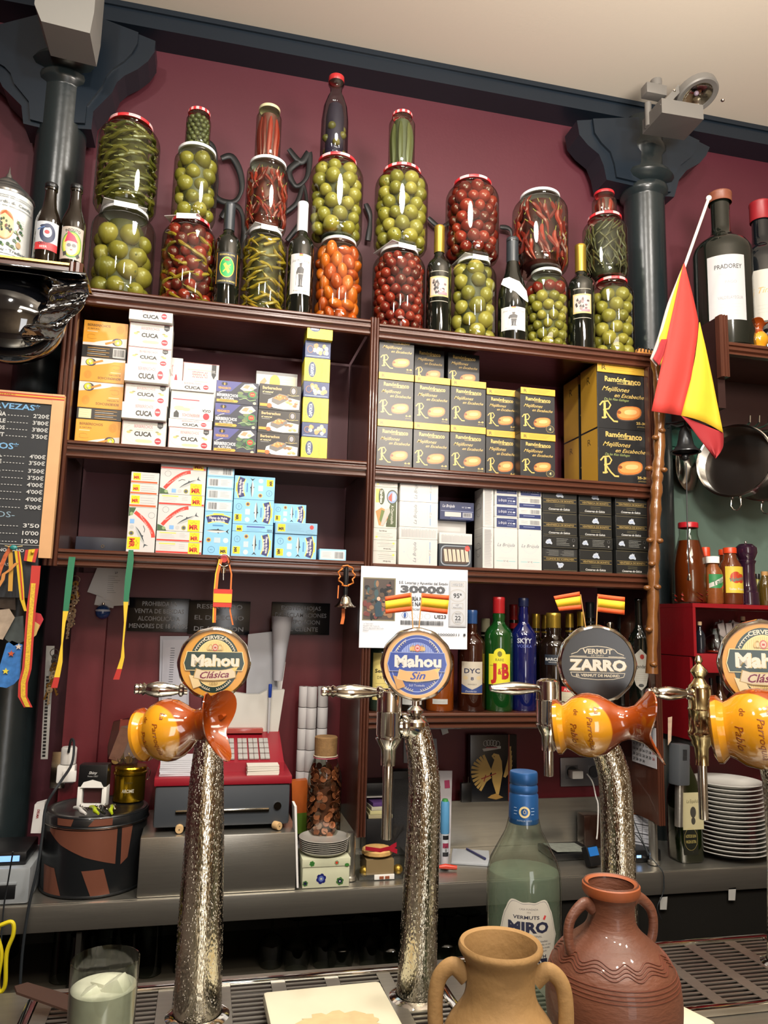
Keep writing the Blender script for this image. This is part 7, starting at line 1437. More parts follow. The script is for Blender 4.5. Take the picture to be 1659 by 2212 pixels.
# ================================================================== LEFT END: SHELF, STEIN, HAT, MENU BOARD
YS = 1.99; zsh = wz(100, 563, YS)
t = thing('stein_shelf', 'small dark shelf with brass edge carrying a stein and two beers', 'shelf', (0, YS, 0))
xe = wx(180, 575, YS); m = MB(); m.box(-1.3, xe, .004, .30, zsh-.02, zsh-.0005).build('shelf_board', M_WOOD, t); MB().box(-1.3, wx(150, 575, YS), -.002, .0035, zsh-.006, zsh).build('brass_edge', mat('#b08a4a', .3, metal=.9, name='brass'), t)
w_ = wx(150, 575, YS); m = MB(); m.extr([(w_, .016), (w_, -.004), (w_+.005, -.010), (w_+.011, -.010), (w_+.014, -.004), (w_+.018, -.010), (w_+.026, -.010), (xe, -.002), (xe, .016)], zsh-.045, zsh+.002, 0, 'z'); m.build('end_moulding', M_WOODV, t); MB().box(w_, xe-.002, .0165, .3, zsh-.045, zsh-.0205).build('end_block', M_WOODV, t)
# stein
YSt = 2.085; xr_ = wx(70, 480, YSt-.02); r = .073; xc = xr_-r; zt = wz(60, 392, YSt-r)-zsh
t = thing('beer_stein', 'white porcelain beer stein with painted scene and pewter lid', 'stein', (xc, YSt, zsh+.0005)); H = wz(0, 398, YSt-r)-zsh
PC = mat('#d5d8d6', .12, coat=.5, name='porcelain'); r2 = r*.90
MB().lathe([(0, .002), (r*1.0, 0), (r*1.02, .006), (r*.985, .012), (r*.98, .02), (r*.94, H*.5), (r*.90, H*.94), (r*.91, H*.955), (r*.88, H)], 48).build('stein_body', PC, t)
PW_ = mat('#9a9a98', .25, metal=.9, name='pewter')
MB().lathe([(r*.93, H*.96), (r*.95, H*.985), (r*.93, H*1.0), (r*.8, H*1.06), (r*.76, H*1.07), (r*.74, H*1.085), (r*.55, H*1.15), (r*.5, H*1.16), (r*.48, H*1.18), (r*.25, H*1.26), (r*.12, H*1.29), (r*.1, H*1.33), (r*.05, H*1.36), (0, H*1.46)], 40).build('pewter_lid', PW_, t)
p = PR(); hh = H*1000
for z in (.03, .05, .09, .72+.02, .86, .885): p.rect(-110, hh*z, 110, hh*z+1.1, '#3c4a50')
p.text('Guardia de Castilla', 40, hh*.80, 8, '#4a5254', 120, b=.01); p.text('Mahou · Tradición', 40, hh*.145, 8, '#4a5254', 110, b=.02)
p.ell(22, hh*.48, 26, hh*.2, '#b98a62'); p.ell(22, hh*.47, 23, hh*.17, '#c9b48c'); p.poly([(0, hh*.56), (20, hh*.64), (44, hh*.56), (40, hh*.6), (22, hh*.68), (2, hh*.6)], '#a85a34')
for _ in range(22): p.ell(4+36*R.random(), hh*(.38+.18*R.random()), 3, 4, R.choice(('#2c3c30', '#4a5a3c', '#6d3a2c', '#23303a')), 6)
for x, y in ((58, .56), (64, .52), (52, .42), (60, .35), (50, .30), (-14, .24), (0, .23), (16, .22), (34, .23), (46, .21), (66, .44)): p.ell(x, hh*y, 5, 4.5, R.choice(('#3c5a3c', '#5a7a4c', '#2c4a34')), 6); p.ell(x+6, hh*y-4, 3, 3, '#6f8a5c', 6)
p.line([(52, hh*.6), (62, hh*.5), (54, hh*.42), (64, hh*.34)], 1.2, '#8a4a44'); p.ell(62, hh*.25, 7, 9, '#a89070', 8); p.lines(60, 78, hh*.6, '#8a8e90', 8, 6, .8)
me = p.mesh('painting', lambda x, y, l: ((r*(.995-85*y/hh)+.0006+l)*sin(x/.078), -(r*(.995-85*y/hh)+.0006+l)*cos(x/.078), y), .15); ob('painting', me, t)
m = MB(); m.tube([(-r*.8, 0, H*.85), (-r*1.3, 0, H*.88), (-r*1.6, 0, H*.6), (-r*1.35, 0, H*.25), (-r*.9, 0, H*.2)], .008, 10); m.build('handle', PC, t)
def l_b1(w, h):
    p = PR(); p.rect(-w/2, -h/2, w/2, h/2, '#d2d8de'); p.rect(-w/2, -h/2, w/2, -h*.24, '#c8383c'); p.ell(w*.02, h*.08, w*.32, h*.34, '#2c3550'); p.ell(w*.02, h*.12, w*.17, h*.19, '#d8dce0'); p.ell(w*.0, h*.12, w*.1, h*.07, '#c0343a'); p.ell(-w*.1, h*.32, w*.2, h*.06, '#2c3550'); p.line([(-w*.4, h*.2), (-w*.1, h*.3)], 3, '#4a6a9a'); p.text('CRAFT', -w*.12, -h*.28, h*.1, '#2c2c34', w*.4, b=.02); p.text('BEER', -w*.1, -h*.4, h*.08, '#e8dcdc', w*.3, b=.02); return p
def l_b1n(w, h): p = PR(); p.rect(-w/2, -h/2, w/2, h/2, '#c8404c'); p.ell(0, -h*.05, w*.06, h*.12, '#3a1a24'); p.rect(-w*.3, h*.25, w*.1, h*.3, '#7a2430'); return p
def l_b2(w, h):
    p = PR(); p.rect(-w/2, -h/2, w/2, h/2, '#cdbfb2')
    for rr, c in ((.43, '#5a8a4a'), (.38, '#b8b83c'), (.33, '#d2cf6a')): p.ell(0, -h*.05, w*rr, h*rr*.95, c)
    p.ell(0, -h*.12, w*.24, h*.26, '#d8d4d0'); p.poly([(-w*.3, h*.0), (-w*.2, h*.24), (-w*.18, h*.36), (w*.1, h*.22), (w*.26, h*.02), (w*.1, h*.04), (-w*.15, h*.05)], '#c83a54')
    for s in (-1, 1): p.ell(s*w*.1, -h*.08, w*.085, h*.055, '#77787a')
    p.ell(0, -h*.22, w*.05, h*.015, '#8a4a4a'); p.text('INSOLITO', w*.02, h*.40, h*.085, '#2c2a28', w*.62, arc=w*.9, b=.02); p.poly([(-w*.34, -h*.3), (-w*.2, -h*.26), (-w*.16, -h*.38), (-w*.3, -h*.42)], '#3c3c3a'); p.poly([(w*.18, -h*.38), (w*.3, -h*.28), (w*.38, -h*.38), (w*.26, -h*.46)], '#3c3c3a'); return p
BR = mat('#16100a', .06, spec=.7, coat=.6, name='beer_glass')
bottle('beer bottle with pink neck label and black bird label', 103, 29, 400, 500, 2.04, zsh, 'beer', BR, M_BLACK, .04, [(l_b1, .33, .062, .078), (lambda w, h: l_b1n(w, h), .0, .0001, .0001)][:1], 'beer bottles on the stein shelf', rnf=.42, name='beer_bottle')
t = bpy.data.objects['beer_bottle']; MB().lathe([(.0142, .150), (.0152, .151), (.0138, .185), (.0128, .185)], 28).build('neck_label', mat('#c8404c', .5), t)
bottle('beer bottle with bearded face label', 158, 28, 403, 500, 2.045, zsh, 'beer', BR, M_BLACK, .04, [(l_b2, .28, .062, .09)], 'beer bottles on the stein shelf', rnf=.42, name='beer_bottle')
# patent leather hat
c = P(35, 640, 1.93); t = thing('patent_hat', 'shiny black patent tricorn hat hanging beneath the stein shelf', 'hat', c, None); PT = mat('#07080b', .05, spec=.9, coat=1.0, bump=.2, bscale=9, name='patent_leather')
zt = wz(60, 584, 1.93)-c.z; xr = wx(190, 610, 1.93)-c.x; zb = wz(40, 757, 1.96)-c.z
o = MB().ball((-.02, .06, -.035), .128, 0, 40, 24, (1.0, .62, .92)).build('crown_dome', PT, t)
m = MB(); out = [(-.35, zt), (xr*.98, zt-.004), (xr, zt-.03), (xr*.95, zt-.065), (xr*.74, zt-.12), (xr*.50, zt-.165), (.03, zt-.19)]
vs = []; fs = []; n = len(out)
inn = [(-.35, zt-.02), (xr*.5, zt-.03), (xr*.52, zt-.05), (xr*.48, zt-.09), (xr*.4, zt-.125), (xr*.3, zt-.15), (.02, zt-.17)]
N = 24
def along(l, u): k = u*(len(l)-1); i = min(int(k), len(l)-2); f = k-i; return (lerp(l[i][0], l[i+1][0], f), lerp(l[i][1], l[i+1][1], f))
for i in range(N+1):
    a, b = along(out, i/N), along(inn, i/N)
    for j in range(7): u = j/6; vs.append((lerp(b[0], a[0], u), -.01+.07*sin(pi*u*.5)*(.5+.5*sin(i*.8)*.3)+.012*sin(i*1.1+j)-.03*(1-u), lerp(b[1], a[1], u)))
for i in range(N):
    for j in range(6): fs.append((i*7+j, i*7+j+1, i*7+j+8, i*7+j+7))
o = m.add(vs, fs, 0, True).build('turned_up_brim', PT, t); md = o.modifiers.new('s', 'SOLIDIFY'); md.thickness = .003; md2 = o.modifiers.new('b', 'SUBSURF'); md2.levels = 1; md2.render_levels = 1
MB().box(-.35, xr*.98, -.02, .10, zt-.003, zt+.003, b=.001).build('brim_edge', PT, t)
# menu board
YM = 2.045; q = [P(0, 848, YM), P(138.6, 851, YM), P(110, 1206, YM)]; xr = (wx(138, 860, YM)+wx(111, 1200, YM))/2; zt, zb = wz(138, 853, YM), wz(110, 1206, YM); xl = xr-.36
t = thing('menu_board', 'pale wood framed chalkboard listing beers and wines with prices', 'menu board', ((xl+xr)/2, YM, (zt+zb)/2)); w = (xr-xl)/2; h = (zt-zb)/2; FW = mat('#c79a6c', .5, vary=.15, vscale=12, name='pale_wood'); fw = .029
MB().box(w-fw, w, 0, .02, -h, h).build('frame', FW, t); MB().box(-w, -w+fw, 0, .02, -h, h).build('frame', FW, t); MB().box(-w+fw+.0003, w-fw-.0003, 0.0003, .02, h-.028, h-.0002).build('frame', FW, t)
MB().box(-w+fw, w-fw, .004, .018, -h-.1, h-.0285).build('chalkboard', mat('#23262a', .7, name='slate'), t)
p = PR(); W_, H2 = w*1000, h*1000
for y, c in ((H2-7, '#a82a1c'), (H2-10.5, '#d8a02c'), (H2-14, '#a82a1c')): p.rect(-W_, y-1.8, W_, y+1.8, c)
p.text('LA PARROQUIA DE PABLO', W_*.1, H2-10.5, 3.4, '#6c3a12', 90, b=.02); decal(p, 'ribbon_print', t)
p = PR(); CH, BL = '#d8d9d6', '#6fa0c8'; xR = W_-fw*1000-4
tot = 353.0
def my(y): return H2-(y-851)/355*2*H2
def row(y, nm, pr_, fs=10.5):
    y += 9
    sl = (y-1028)*-.0
    p.text(nm, xR-102, my(y), fs, CH, None, 'r', b=.03)
    for i in range(7): p.rect(xR-98+i*7.4, my(y)-3.4, xR-94+i*7.4, my(y)-1.8, CH, 1)
    p.text(pr_, xR, my(y), fs*.98, CH, 38, 'r', b=.02)
p.text('CERVEZAS*', xR-24, my(884), 15, BL, 140, 'r', b=.02); p.text('VINOS*', xR-66, my(971), 16, BL, 92, 'r', b=.02); p.text('OTROS-', xR-60, my(1117), 15, '#7f98a8', 100, 'r', b=.0)
for y, a, b in ((893, 'CAÑA', "2'20€"), (908, 'DOBLE', "3'80€"), (923, 'TERCIOS', "3'80€"), (938, 'VERMUT', "3'50€"), (982, 'RIBERA CRIA.', "4'00€"), (996, 'RIBERA ROBLE', "3'50€"), (1013, 'RIOJA CRIANZA', "3'50€"), (1028, 'VERDEJO', "3'50€"), (1043, 'TINTILLO', "4'00€"), (1058, 'ALBARIÑO', "4'00€"), (1074, 'TORO', "4'00€"), (1091, 'CAVA', "5'00€"), (1130, 'REFRESCOS', "3'50"), (1146, 'COMBINADOS', "10'00"), (1163, 'CHAMPUN', "12'00")): row(y, a, b)
p.rect(-W_+30, my(1180)-.6, xR+4, my(1180)+.4, '#b9bcb8'); p.text('VINO PIANO', xR-30, my(1192), 8, CH, 70, 'r', b=.02); p.text('Y MÁS', xR-62, my(1222), 8, CH, 32, 'r')
decal(p, 'chalk_lettering', t, flat, (0, .0037, 0), .8)
# flag pin, ribbons and souvenirs around the column
sheet('small_flag_card', 'small red and yellow flag pinned under the menu board', [(55, 1188), (83, 1185), (76, 1215), (51, 1211)], 2.035, CR_, .001, 'flag'); c0 = bpy.data.objects['small_flag_card']; w3 = [P(a, b, 2.035)-c0.location for a, b in ((62, 1187), (76, 1186), (69, 1214), (58, 1212))]; MB().extr([(q.x, q.z) for q in w3], -.0006, -.0001).build('yellow_stripe', CY_, c0); MB().ball((0, 0, 0), .004, 0, 10, 6).build('pin', mat('#c9a020', .3), c0, (P(70, 1193, 2.03)-c0.location))
hang('souvenir_ribbon', 'long red and yellow lettered ribbon hanging down the iron column', [(78, 1222), (75, 1260), (68, 1310), (64, 1360), (60, 1420), (58, 1445), (50, 1475), (49, 1505), (61, 1528)], 2.02, [.021]*8+[.019], [(0, 8, CR_, 'red_band')], 'ribbon')
hang('gold_ribbon', 'yellow printed band laid over the long red ribbon', [(72, 1260), (68, 1310), (64, 1360), (60, 1420), (58, 1445), (50, 1475), (50, 1505), (60, 1527)], 2.018, .0105, [(0, 7, mat('#c9a42c', .5, vary=.7, vscale=220), 'yellow_band')], 'ribbon')
hang('striped_ribbon', 'striped yellow ribbon tied to the board hook', [(37, 1190), (42, 1225), (46, 1270), (48, 1295), (55, 1320)], 2.016, [.012, .013, .012, .01, .006], [(0, 4, CY_, 'yellow_band')], 'ribbon'); hang('red_stripe_ribbon', 'thin red stripe along the striped yellow ribbon', [(39, 1190), (43, 1225), (47, 1270), (49, 1295)], 2.0145, .003, [(0, 3, CR_, 'red_band')], 'ribbon')
hang('short_ribbon', 'short golden ribbon behind the hook knot', [(22, 1180), (24, 1230), (22, 1277)], 2.022, .010, [(0, 2, mat('#b98a34', .5), 'gold_band')], 'ribbon'); hang('twisted_ribbon', 'twisted red and gold ribbon at the board hook', [(26, 1178), (12, 1200), (2, 1225), (-6, 1250)], 2.02, .010, [(0, 3, mat('#b0562a', .5, vary=.6, vscale=150), 'twisted_band')], 'ribbon'); hang('knotted_ribbon', 'knotted golden ribbon end with a white bead', [(36, 1216), (20, 1232), (8, 1240), (6, 1252), (-4, 1268)], 2.014, .008, [(0, 4, mat('#b97a3c', .5), 'gold_band')], 'ribbon')
k = P(29, 1183, 2.014); t = thing('hook_brooch', 'little turquoise brooch at the board hook', 'brooch', k); MB().ball((0, 0, 0), .007, 0, 12, 8, (1.3, .6, .9)).build('stone', mat('#2c7a78', .2), t)
MB().tube([(-.02, .002, .004), (0, 0, .001), (.02, .002, .005)], .0012, 6).build('wire', mat('#b9a878', .4), t)
sheet('fridge_magnet', 'blue wave shaped souvenir magnet on the iron column', [(14, 1390), (26, 1384), (48, 1393), (44, 1430), (42, 1465), (30, 1478), (14, 1486), (0, 1484), (-4, 1450)], 2.06, mat('#3a74b8', .3, vary=.7, vscale=60), .008, 'magnet')
for a, b, c, l in ((24, 1412, '#c0542c', 'orange starfish on the blue magnet'), (12, 1450, '#d8c83c', 'yellow starfish on the blue magnet'), (40, 1397, '#d9c8b8', 'white shell on the blue magnet')):
    k = P(a, b, 2.055); t = thing('magnet_star', l, 'ornament', k); m = MB(); m.extr([((.008 if i % 2 == 0 else .0035)*cos(pi/2+i*pi/5), (.008 if i % 2 == 0 else .0035)*sin(pi/2+i*pi/5)) for i in range(10)], 0, .003); m.build('star', mat(c, .5), t)
sheet('sepia_photo', 'torn sepia photograph stuck on the iron column', [(-10, 1318), (20, 1315), (32, 1334), (6, 1382), (-10, 1378)], 2.05, mat('#9a8a78', .6, vary=.6, vscale=40), .001, 'photo')
sheet('postcard', 'dark postcard behind the lettered ribbon', [(20, 1335), (50, 1330), (52, 1385), (30, 1395), (10, 1380)], 2.06, mat('#3c4444', .4, vary=.5, vscale=50), .001, 'postcard')
sheet('bar_label', 'black and gold bottle label on the iron column', [(-10, 1282), (32, 1280), (34, 1318), (-10, 1312)], 2.055, mat('#2a2018', .4, vary=.8, vscale=40), .001, 'label')
sheet('red_badge', 'red and cream souvenir badge behind the ribbon', [(74, 1322), (88, 1326), (94, 1338), (82, 1362), (73, 1374)], 2.06, mat('#b03038', .4), .002, 'badge'); sheet('cream_badge', 'cream corner of the souvenir badge', [(74, 1342), (86, 1350), (78, 1372), (73, 1376)], 2.0585, mat('#c9a860', .5), .001, 'badge')
# black strap of wall lettering behind the jars
def wiggle(pts, r, label, Y=2.50, n=10):
    w = [P(a, b, Y) for a, b in pts]; o0 = w[0]; w = [q-o0 for q in w]; s = []
    for i in range(len(w)-1):
        p0, p1, p2, p3 = w[max(i-1, 0)], w[i], w[i+1], w[min(i+2, len(w)-1)]
        for j in range(6): u = j/6; s.append(.5*((2*p1)+(-p0+p2)*u+(2*p0-5*p1+4*p2-p3)*u*u+(-p0+3*p1-3*p2+p3)*u**3))
    s.append(w[-1]); rr = [r*(.55+.45*abs(sin(pi*i/(len(s)-1)*1.5+.5))) for i in range(len(s))]
    t = thing('iron_letter', label, 'letter', o0, None, 'black iron letters on the wall'); MB().tube(s, rr, 8, flat=.35).build('stroke', mat('#101316', .4, name='black_lacquer'), t); return t
wiggle([(478, 342), (500, 338), (518, 370), (522, 410), (505, 436), (470, 430), (452, 400)], .012, 'black iron letter curling out behind the second jar tower')
wiggle([(440, 300), (462, 320), (468, 380), (462, 450)], .008, 'thin black iron stroke beside the second jar tower'); wiggle([(478, 470), (500, 444), (520, 455), (528, 500), (520, 560)], .012, 'black iron letter above the green crest bottle')
wiggle([(624, 322), (650, 350), (668, 330), (664, 380), (640, 402), (624, 370), (645, 350)], .012, 'black iron letter between the third and fourth towers'); wiggle([(600, 470), (640, 440), (656, 400), (660, 460), (620, 520)], .009, 'black iron stroke behind the white capped wine bottle')
wiggle([(790, 440), (800, 470), (795, 520)], .011, 'black iron stroke behind the fifth jar tower'); wiggle([(925, 470), (950, 490), (975, 480)], .010, 'black iron stroke above the gold topped bottle'); wiggle([(1080, 490), (1105, 500), (1108, 560)], .010, 'black iron stroke behind the champagne bottle')

# ================================================================== CEILING LAMP AND GREY BOX
GL = mat('#7c7a76', .4, metal=.3, name='grey_lamp_metal')
c = P(1480, 235, 2.3); t = thing('ceiling_spotlight', 'grey metal spotlight box with round reflector on the ceiling', 'lamp', c)
def RP(a, b, Y): return P(a, b, Y)-c
# gear box (slab) and ring head
bq = [(1388, 290), (1430, 243), (1520, 258), (1478, 303)]
m = MB(); lo = [RP(a, b, Y) for (a, b), Y in zip(bq, (2.26, 2.12, 2.12, 2.26))]; hi = [v+Vector((0, .0, .055)) for v in lo]
m.add(lo+hi, [(0, 1, 2, 3), (7, 6, 5, 4), (0, 4, 5, 1), (1, 5, 6, 2), (2, 6, 7, 3), (3, 7, 4, 0)]); m.build('gear_box', GL, t)
hc = RP(1506, 206, 2.13); rot = (radians(-18), radians(-6), 0)
hd = bpy.data.objects.new('lamp_head', MB().lathe([(.052, 0), (.052, -.006), (.067, -.008), (.072, -.004), (.072, .020), (.064, .028), (.0, .03)], 44).mesh('lamp_head', GL)); COL.objects.link(hd); hd.parent = t; hd.location = hc; hd.rotation_euler = rot
MB().lathe([(.052, -.002), (.040, .012), (.018, .020), (0, .021)], 36).build('reflector', mat('#cfc8b8', .12, metal=1, bump=.6, bscale=60, name='faceted_reflector'), hd); MB().ball((0, 0, .010), .009, 0, 14, 8).build('bulb', mat('#8a7a88', .2), hd)
m = MB(); m.strip([RP(1430, 243, 2.13)+Vector((0, -.002, .02)), RP(1470, 188, 2.13)], .022, 0, Vector((.3, 0, -.2)).normalized(), .004); m.build('yoke_arm', GL, t); m = MB(); m.box(-.05, .03, -.02, .02, -.02, .02, b=.003); m.build('mount_block', GL, t, RP(1418, 200, 2.2)); MB().lathe([(0, -.06), (.012, -.06), (.012, .03), (0, .03)], 16).build('mount_post', GL, t, RP(1400, 240, 2.22))
for a, b in ((1456, 196), (1561, 216)): MB().ball((0, 0, 0), .007, 0, 12, 8).build('pivot_screw', M_CHROME, t, RP(a, b, 2.13))
MB().lathe([(0, 0), (.02, 0), (.02, (CEILZ-c.z)-.062), (0, (CEILZ-c.z)-.062)], 16).build('ceiling_stem', GL, t, RP(1418, 200, 2.2)+Vector((0, .0, .02)))
a = P(72, 30, 2.15); b = P(203, 30, 2.15); zz = wz(140, 55, 2.15); t = thing('ceiling_box', 'pale grey box fitting on the beam above the iron column', 'lamp', ((a.x+b.x)/2, 2.15, zz)); w = (b.x-a.x)/2; m = MB(); m.extr([(-w*.72, 0), (w*.92, -.01), (w, .06), (w, .22), (-w, .22), (-w, .05)], 0, .14); m.build('box_casing', mat('#8e8d88', .5, name='pale_grey_metal'), t); MB().box(-w*.4, w*.4, .02, .1, .2205, .24).build('mount_plate', GL, t)
for a, b, c in (((1295, 207), (1370, 220), 1), ((1515, 265), (1570, 272), 2)):
    pass

# ================================================================== GLASSES UNDER THE COUNTER
gm = glass('#c4ccc6', .9)
for i, (px, py, rr) in enumerate(((140, 2090, .036), (235, 2075, .036), (320, 2070, .036), (405, 2065, .036), (175, 2120, .036), (265, 2112, .036))):
    k = P(px, py, 2.2+.06*(i < 4)); t = thing('tumbler', f'upturned tumbler on the dark under shelf, {["nearest the drawer end", "second along", "third along", "beside the first tap pipe", "front row, first", "front row, second"][i]}', 'glass', (k.x, k.y, .6605), None, 'glasses under the counter')
    MB().lathe([(rr*.9, .13), (0, .13)][::-1]+[(rr*.9, .13), (rr, .002), (rr*1.02, 0), (rr*.98, .001)], 28).build('glass_body', gm, t); pass
for i, px in enumerate((585, 640, 700, 735, 800, 840, 960, 1010)):
    k = PZ(px, 2085+10*(i % 2), .66); Yk = min(max(k.y, 2.16), 2.4); k = P(px, 2085, Yk); t = thing('stem_glass', f'upturned stem glass on the dark under shelf, {["first past the tap pipe", "second", "third", "fourth", "fifth", "sixth before the blue badge pipe", "behind the clear bottle", "last, behind the clear bottle"][i]}', 'glass', (k.x, Yk, .6605), None, 'glasses under the counter')
    MB().lathe([(.030, 0), (.036, .03), (.038, .06), (.03, .07), (.006, .085), (.0035, .095), (.0035, .13), (.034, .136), (.036, .137)], 28).build('glass_body', gm, t)

# ================================================================== FRONT BAR
YT = 1.17
# the badges
def m_face(p, r, base, inner, band, accent): pass
def badge_mahou(kind):
    p = PR(); r = 47
    if kind == 'clasica': BASE, DK, CRM, TXT, SUB, SC = '#c08a34', '#1d3430', '#d6bf84', '#ece6d2', 'Clásica', '#6a1f3c'
    else: BASE, DK, CRM, TXT, SUB, SC = '#cf9f66', '#2a4390', '#8fa0d4', '#ece8e0', 'Sin', '#2a4390'
    p.ell(0, 0, r, r, BASE, 40)
    if kind == 'sin': p.ell(0, -1, 41, 42, '#d9cdb8', 40); p.ell(0, -1, 40, 41, DK, 40); p.ring(0, -1, 36.5, 37.5, 1, '#8fa0d4', 50); p.ell(0, 2, 27, 28, CRM, 30)
    else: p.ell(0, 0, 34.5, 41, DK, 40); p.ell(0, 0, 27.5, 33, CRM, 30)
    for i in range(22): x = -25+i*2.4; y = sqrt(max(0, 1-(x/27.5)**2))*31; p.rect(x, -y, x+.7, y, '#c4a868' if kind == 'clasica' else DK, 1)
    if kind == 'clasica':
        p.text('CERVEZA', 0, 36.5, 5.2, '#e9e2c8', 34, arc=38, b=.03)
    for s in (-1, 1):
        for i in range(6):
            for up in ((1,) if True else ()):
                a = radians(30+i*5.6); R0 = 37.3; x, y = s*R0*.84*cos(a)*(1.0 if kind == 'clasica' else 1.08), R0*sin(a)
                p.line([(x-s*1.6, y+2.0), (x+s*.6, y), (x-s*1.2, y-2.0)], 1.0, '#e9e2c8')
        for i in range(8): a = radians(-42-i*5.2); x, y = s*31.5*cos(a)*(1.0 if kind == 'clasica' else 1.1), 37.3*sin(a); p.line([(x-s*1.8, y+1.8), (x+s*.5, y), (x-s*2, y-1.2)], 1.0, '#e9e2c8')
    p.ell(0, 21.5, 10, 3.6, '#e0cf9c' if kind == 'clasica' else '#c9965c'); p.ell(0, 22, 4.2, 5, '#b0564a'); p.ell(0, 22, 3, 3.6, '#e0c8b0' if kind == 'clasica' else '#d8a0a0'); p.rect(-1.6, 20.6, 1.6, 23, '#a83a34', 1)
    for s in (-1, 1): p.ring(s*6.5, 22, 2.6, 4.4, .9, '#a88a4c', 16); p.ell(s*9.5, 21, 1.5, 3, '#c0a468')
    bw = 42
    def tab(k, c): p.poly([(-bw*.88-k, 15+k*.8), (bw*.88+k, 15+k*.8), (bw*.92+k, 8), (bw*.97+k, 0), (bw*.9+k, -9-k*.8), (-bw*.9-k, -9-k*.8), (-bw*.97-k, 0), (-bw*.92-k, 8)], c)
    tab(1.6, '#d9c48c' if kind == 'clasica' else '#a8b4de'); tab(.6, DK)
    # heavy lettering with shadow
    for dx, dy, c in ((.9, -.9, '#b09a5c' if kind == 'clasica' else '#1c2c68'), (0, 0, TXT)): p.text('Mahou', 1+dx, 4.5+dy, 15.5, c, 66, b=.045)
    for x in (-28.5, -20, -11.5): p.poly([(x-2, -3.2), (x+2.2, -3.2), (x+3.4, -4.4), (x+.5, -5.6)], TXT)
    rib = [(-24, -8), (-14, -10.5), (0, -11), (16, -9), (28, -6), (30, -19), (16, -22), (0, -23.5), (-14, -23), (-27, -20)]
    rc = '#e2d2b0' if kind == 'clasica' else '#cf9f66'
    p.poly([(-34, -16), (-22, -19), (-16, -31), (-27, -35), (-30, -27)], '#cbb88c' if kind == 'clasica' else '#b98a50'); p.poly([(x*1.05, -15.5+(y+15.5)*1.12) for x, y in rib], '#9a8048' if kind == 'clasica' else '#e0c89c'); p.poly(rib, rc); p.poly([(24, -7), (33, -5), (31, -9), (28, -11)], '#cbb064')
    p.text(SUB, 1, -15.5, 9.5 if kind == 'clasica' else 10.5, SC, 40 if kind == 'clasica' else 22, sh=.35, rot=.05, b=.02)
    if kind == 'clasica': p.text('1890', 0, -28, 3.4, '#8a7440', 12, sh=.3)
    else: p.text('0,0 Tostada', 0, -29, 3.2, '#d8dcee', 22)
    return p
def badge_zarro():
    p = PR(); p.ell(0, 0, 47, 47, '#141414', 40); c = '#cfc4a8'
    p.line([(-34, 12), (-26, 15), (-22, 19), (-12, 22), (0, 23), (12, 22), (22, 19), (26, 15), (34, 12)], .9, c); p.text('VERMUT', 0, 16.5, 6.4, c, 38, b=.03); p.rect(-36, 8, 36, 9, c); p.rect(-34, 9.6, -14, 10.2, c); p.rect(14, 9.6, 34, 10.2, c); p.text('DE GRIFO', 0, 11, 2.4, c, 16)
    for dx, dy, cc in ((.7, -.7, '#8a7848'), (0, 0, '#e2dcc8')): p.text('ZARRO', dx, -1+dy, 13.5, cc, 74, b=.05)
    p.rect(-35, -11.6, 35, -10.8, c); p.line([(-35, -11), (-33, -16), (-20, -19), (0, -20), (20, -19), (33, -16), (35, -11)], .8, c); p.text('EL VERMUT DE MADRID', 0, -14.6, 3.4, c, 56, b=.03)
    return p
CHR = mat('#d8d6d0', .1, metal=1.0, bump=.08, bscale=30, name='tap_chrome')
def metal_wet():
    m = mat('#c9c4b4', .13, metal=1.0, bump=.0, vary=.25, vscale=20, stretch=(6, 6, .6), name='wet_pipe_metal'); nt = m.node_tree
    if 'wet' in m: return m
    m['wet'] = 1; b = nt.nodes['Principled BSDF']; tc = nt.nodes.new('ShaderNodeTexCoord'); mp = nt.nodes.new('ShaderNodeMapping'); mp.inputs['Scale'].default_value = (1, 1, .45); v = nt.nodes.new('ShaderNodeTexVoronoi'); v.inputs['Scale'].default_value = 330; v.inputs['Randomness'].default_value = 1
    n = nt.nodes.new('ShaderNodeTexNoise'); n.inputs['Scale'].default_value = 26; ad = nt.nodes.new('ShaderNodeMath'); ad.operation = 'MULTIPLY_ADD'; ad.inputs[1].default_value = 2.2; bp = nt.nodes.new('ShaderNodeBump'); bp.inputs['Strength'].default_value = .45; bp.inputs['Distance'].default_value = .0009; bp.invert = True
    nt.links.new(tc.outputs['Object'], mp.inputs[0]); nt.links.new(mp.outputs[0], v.inputs['Vector']); nt.links.new(tc.outputs['Object'], n.inputs['Vector']); nt.links.new(n.outputs['Fac'], ad.inputs[0]); nt.links.new(v.outputs['Distance'], ad.inputs[2]); nt.links.new(ad.outputs[0], bp.inputs['Height']); nt.links.new(bp.outputs[0], b.inputs['Normal']); return m
WET = metal_wet()
def spl(pts, n=6):
    s = []
    for i in range(len(pts)-1):
        p0, p1, p2, p3 = [Vector(q) for q in (pts[max(i-1, 0)], pts[i], pts[i+1], pts[min(i+2, len(pts)-1)])]
        for j in range(n): u = j/n; s.append(.5*((2*p1)+(-p0+p2)*u+(2*p0-5*p1+4*p2-p3)*u*u+(-p0+3*p1-3*p2+p3)*u**3))
    return s+[Vector(pts[-1])]
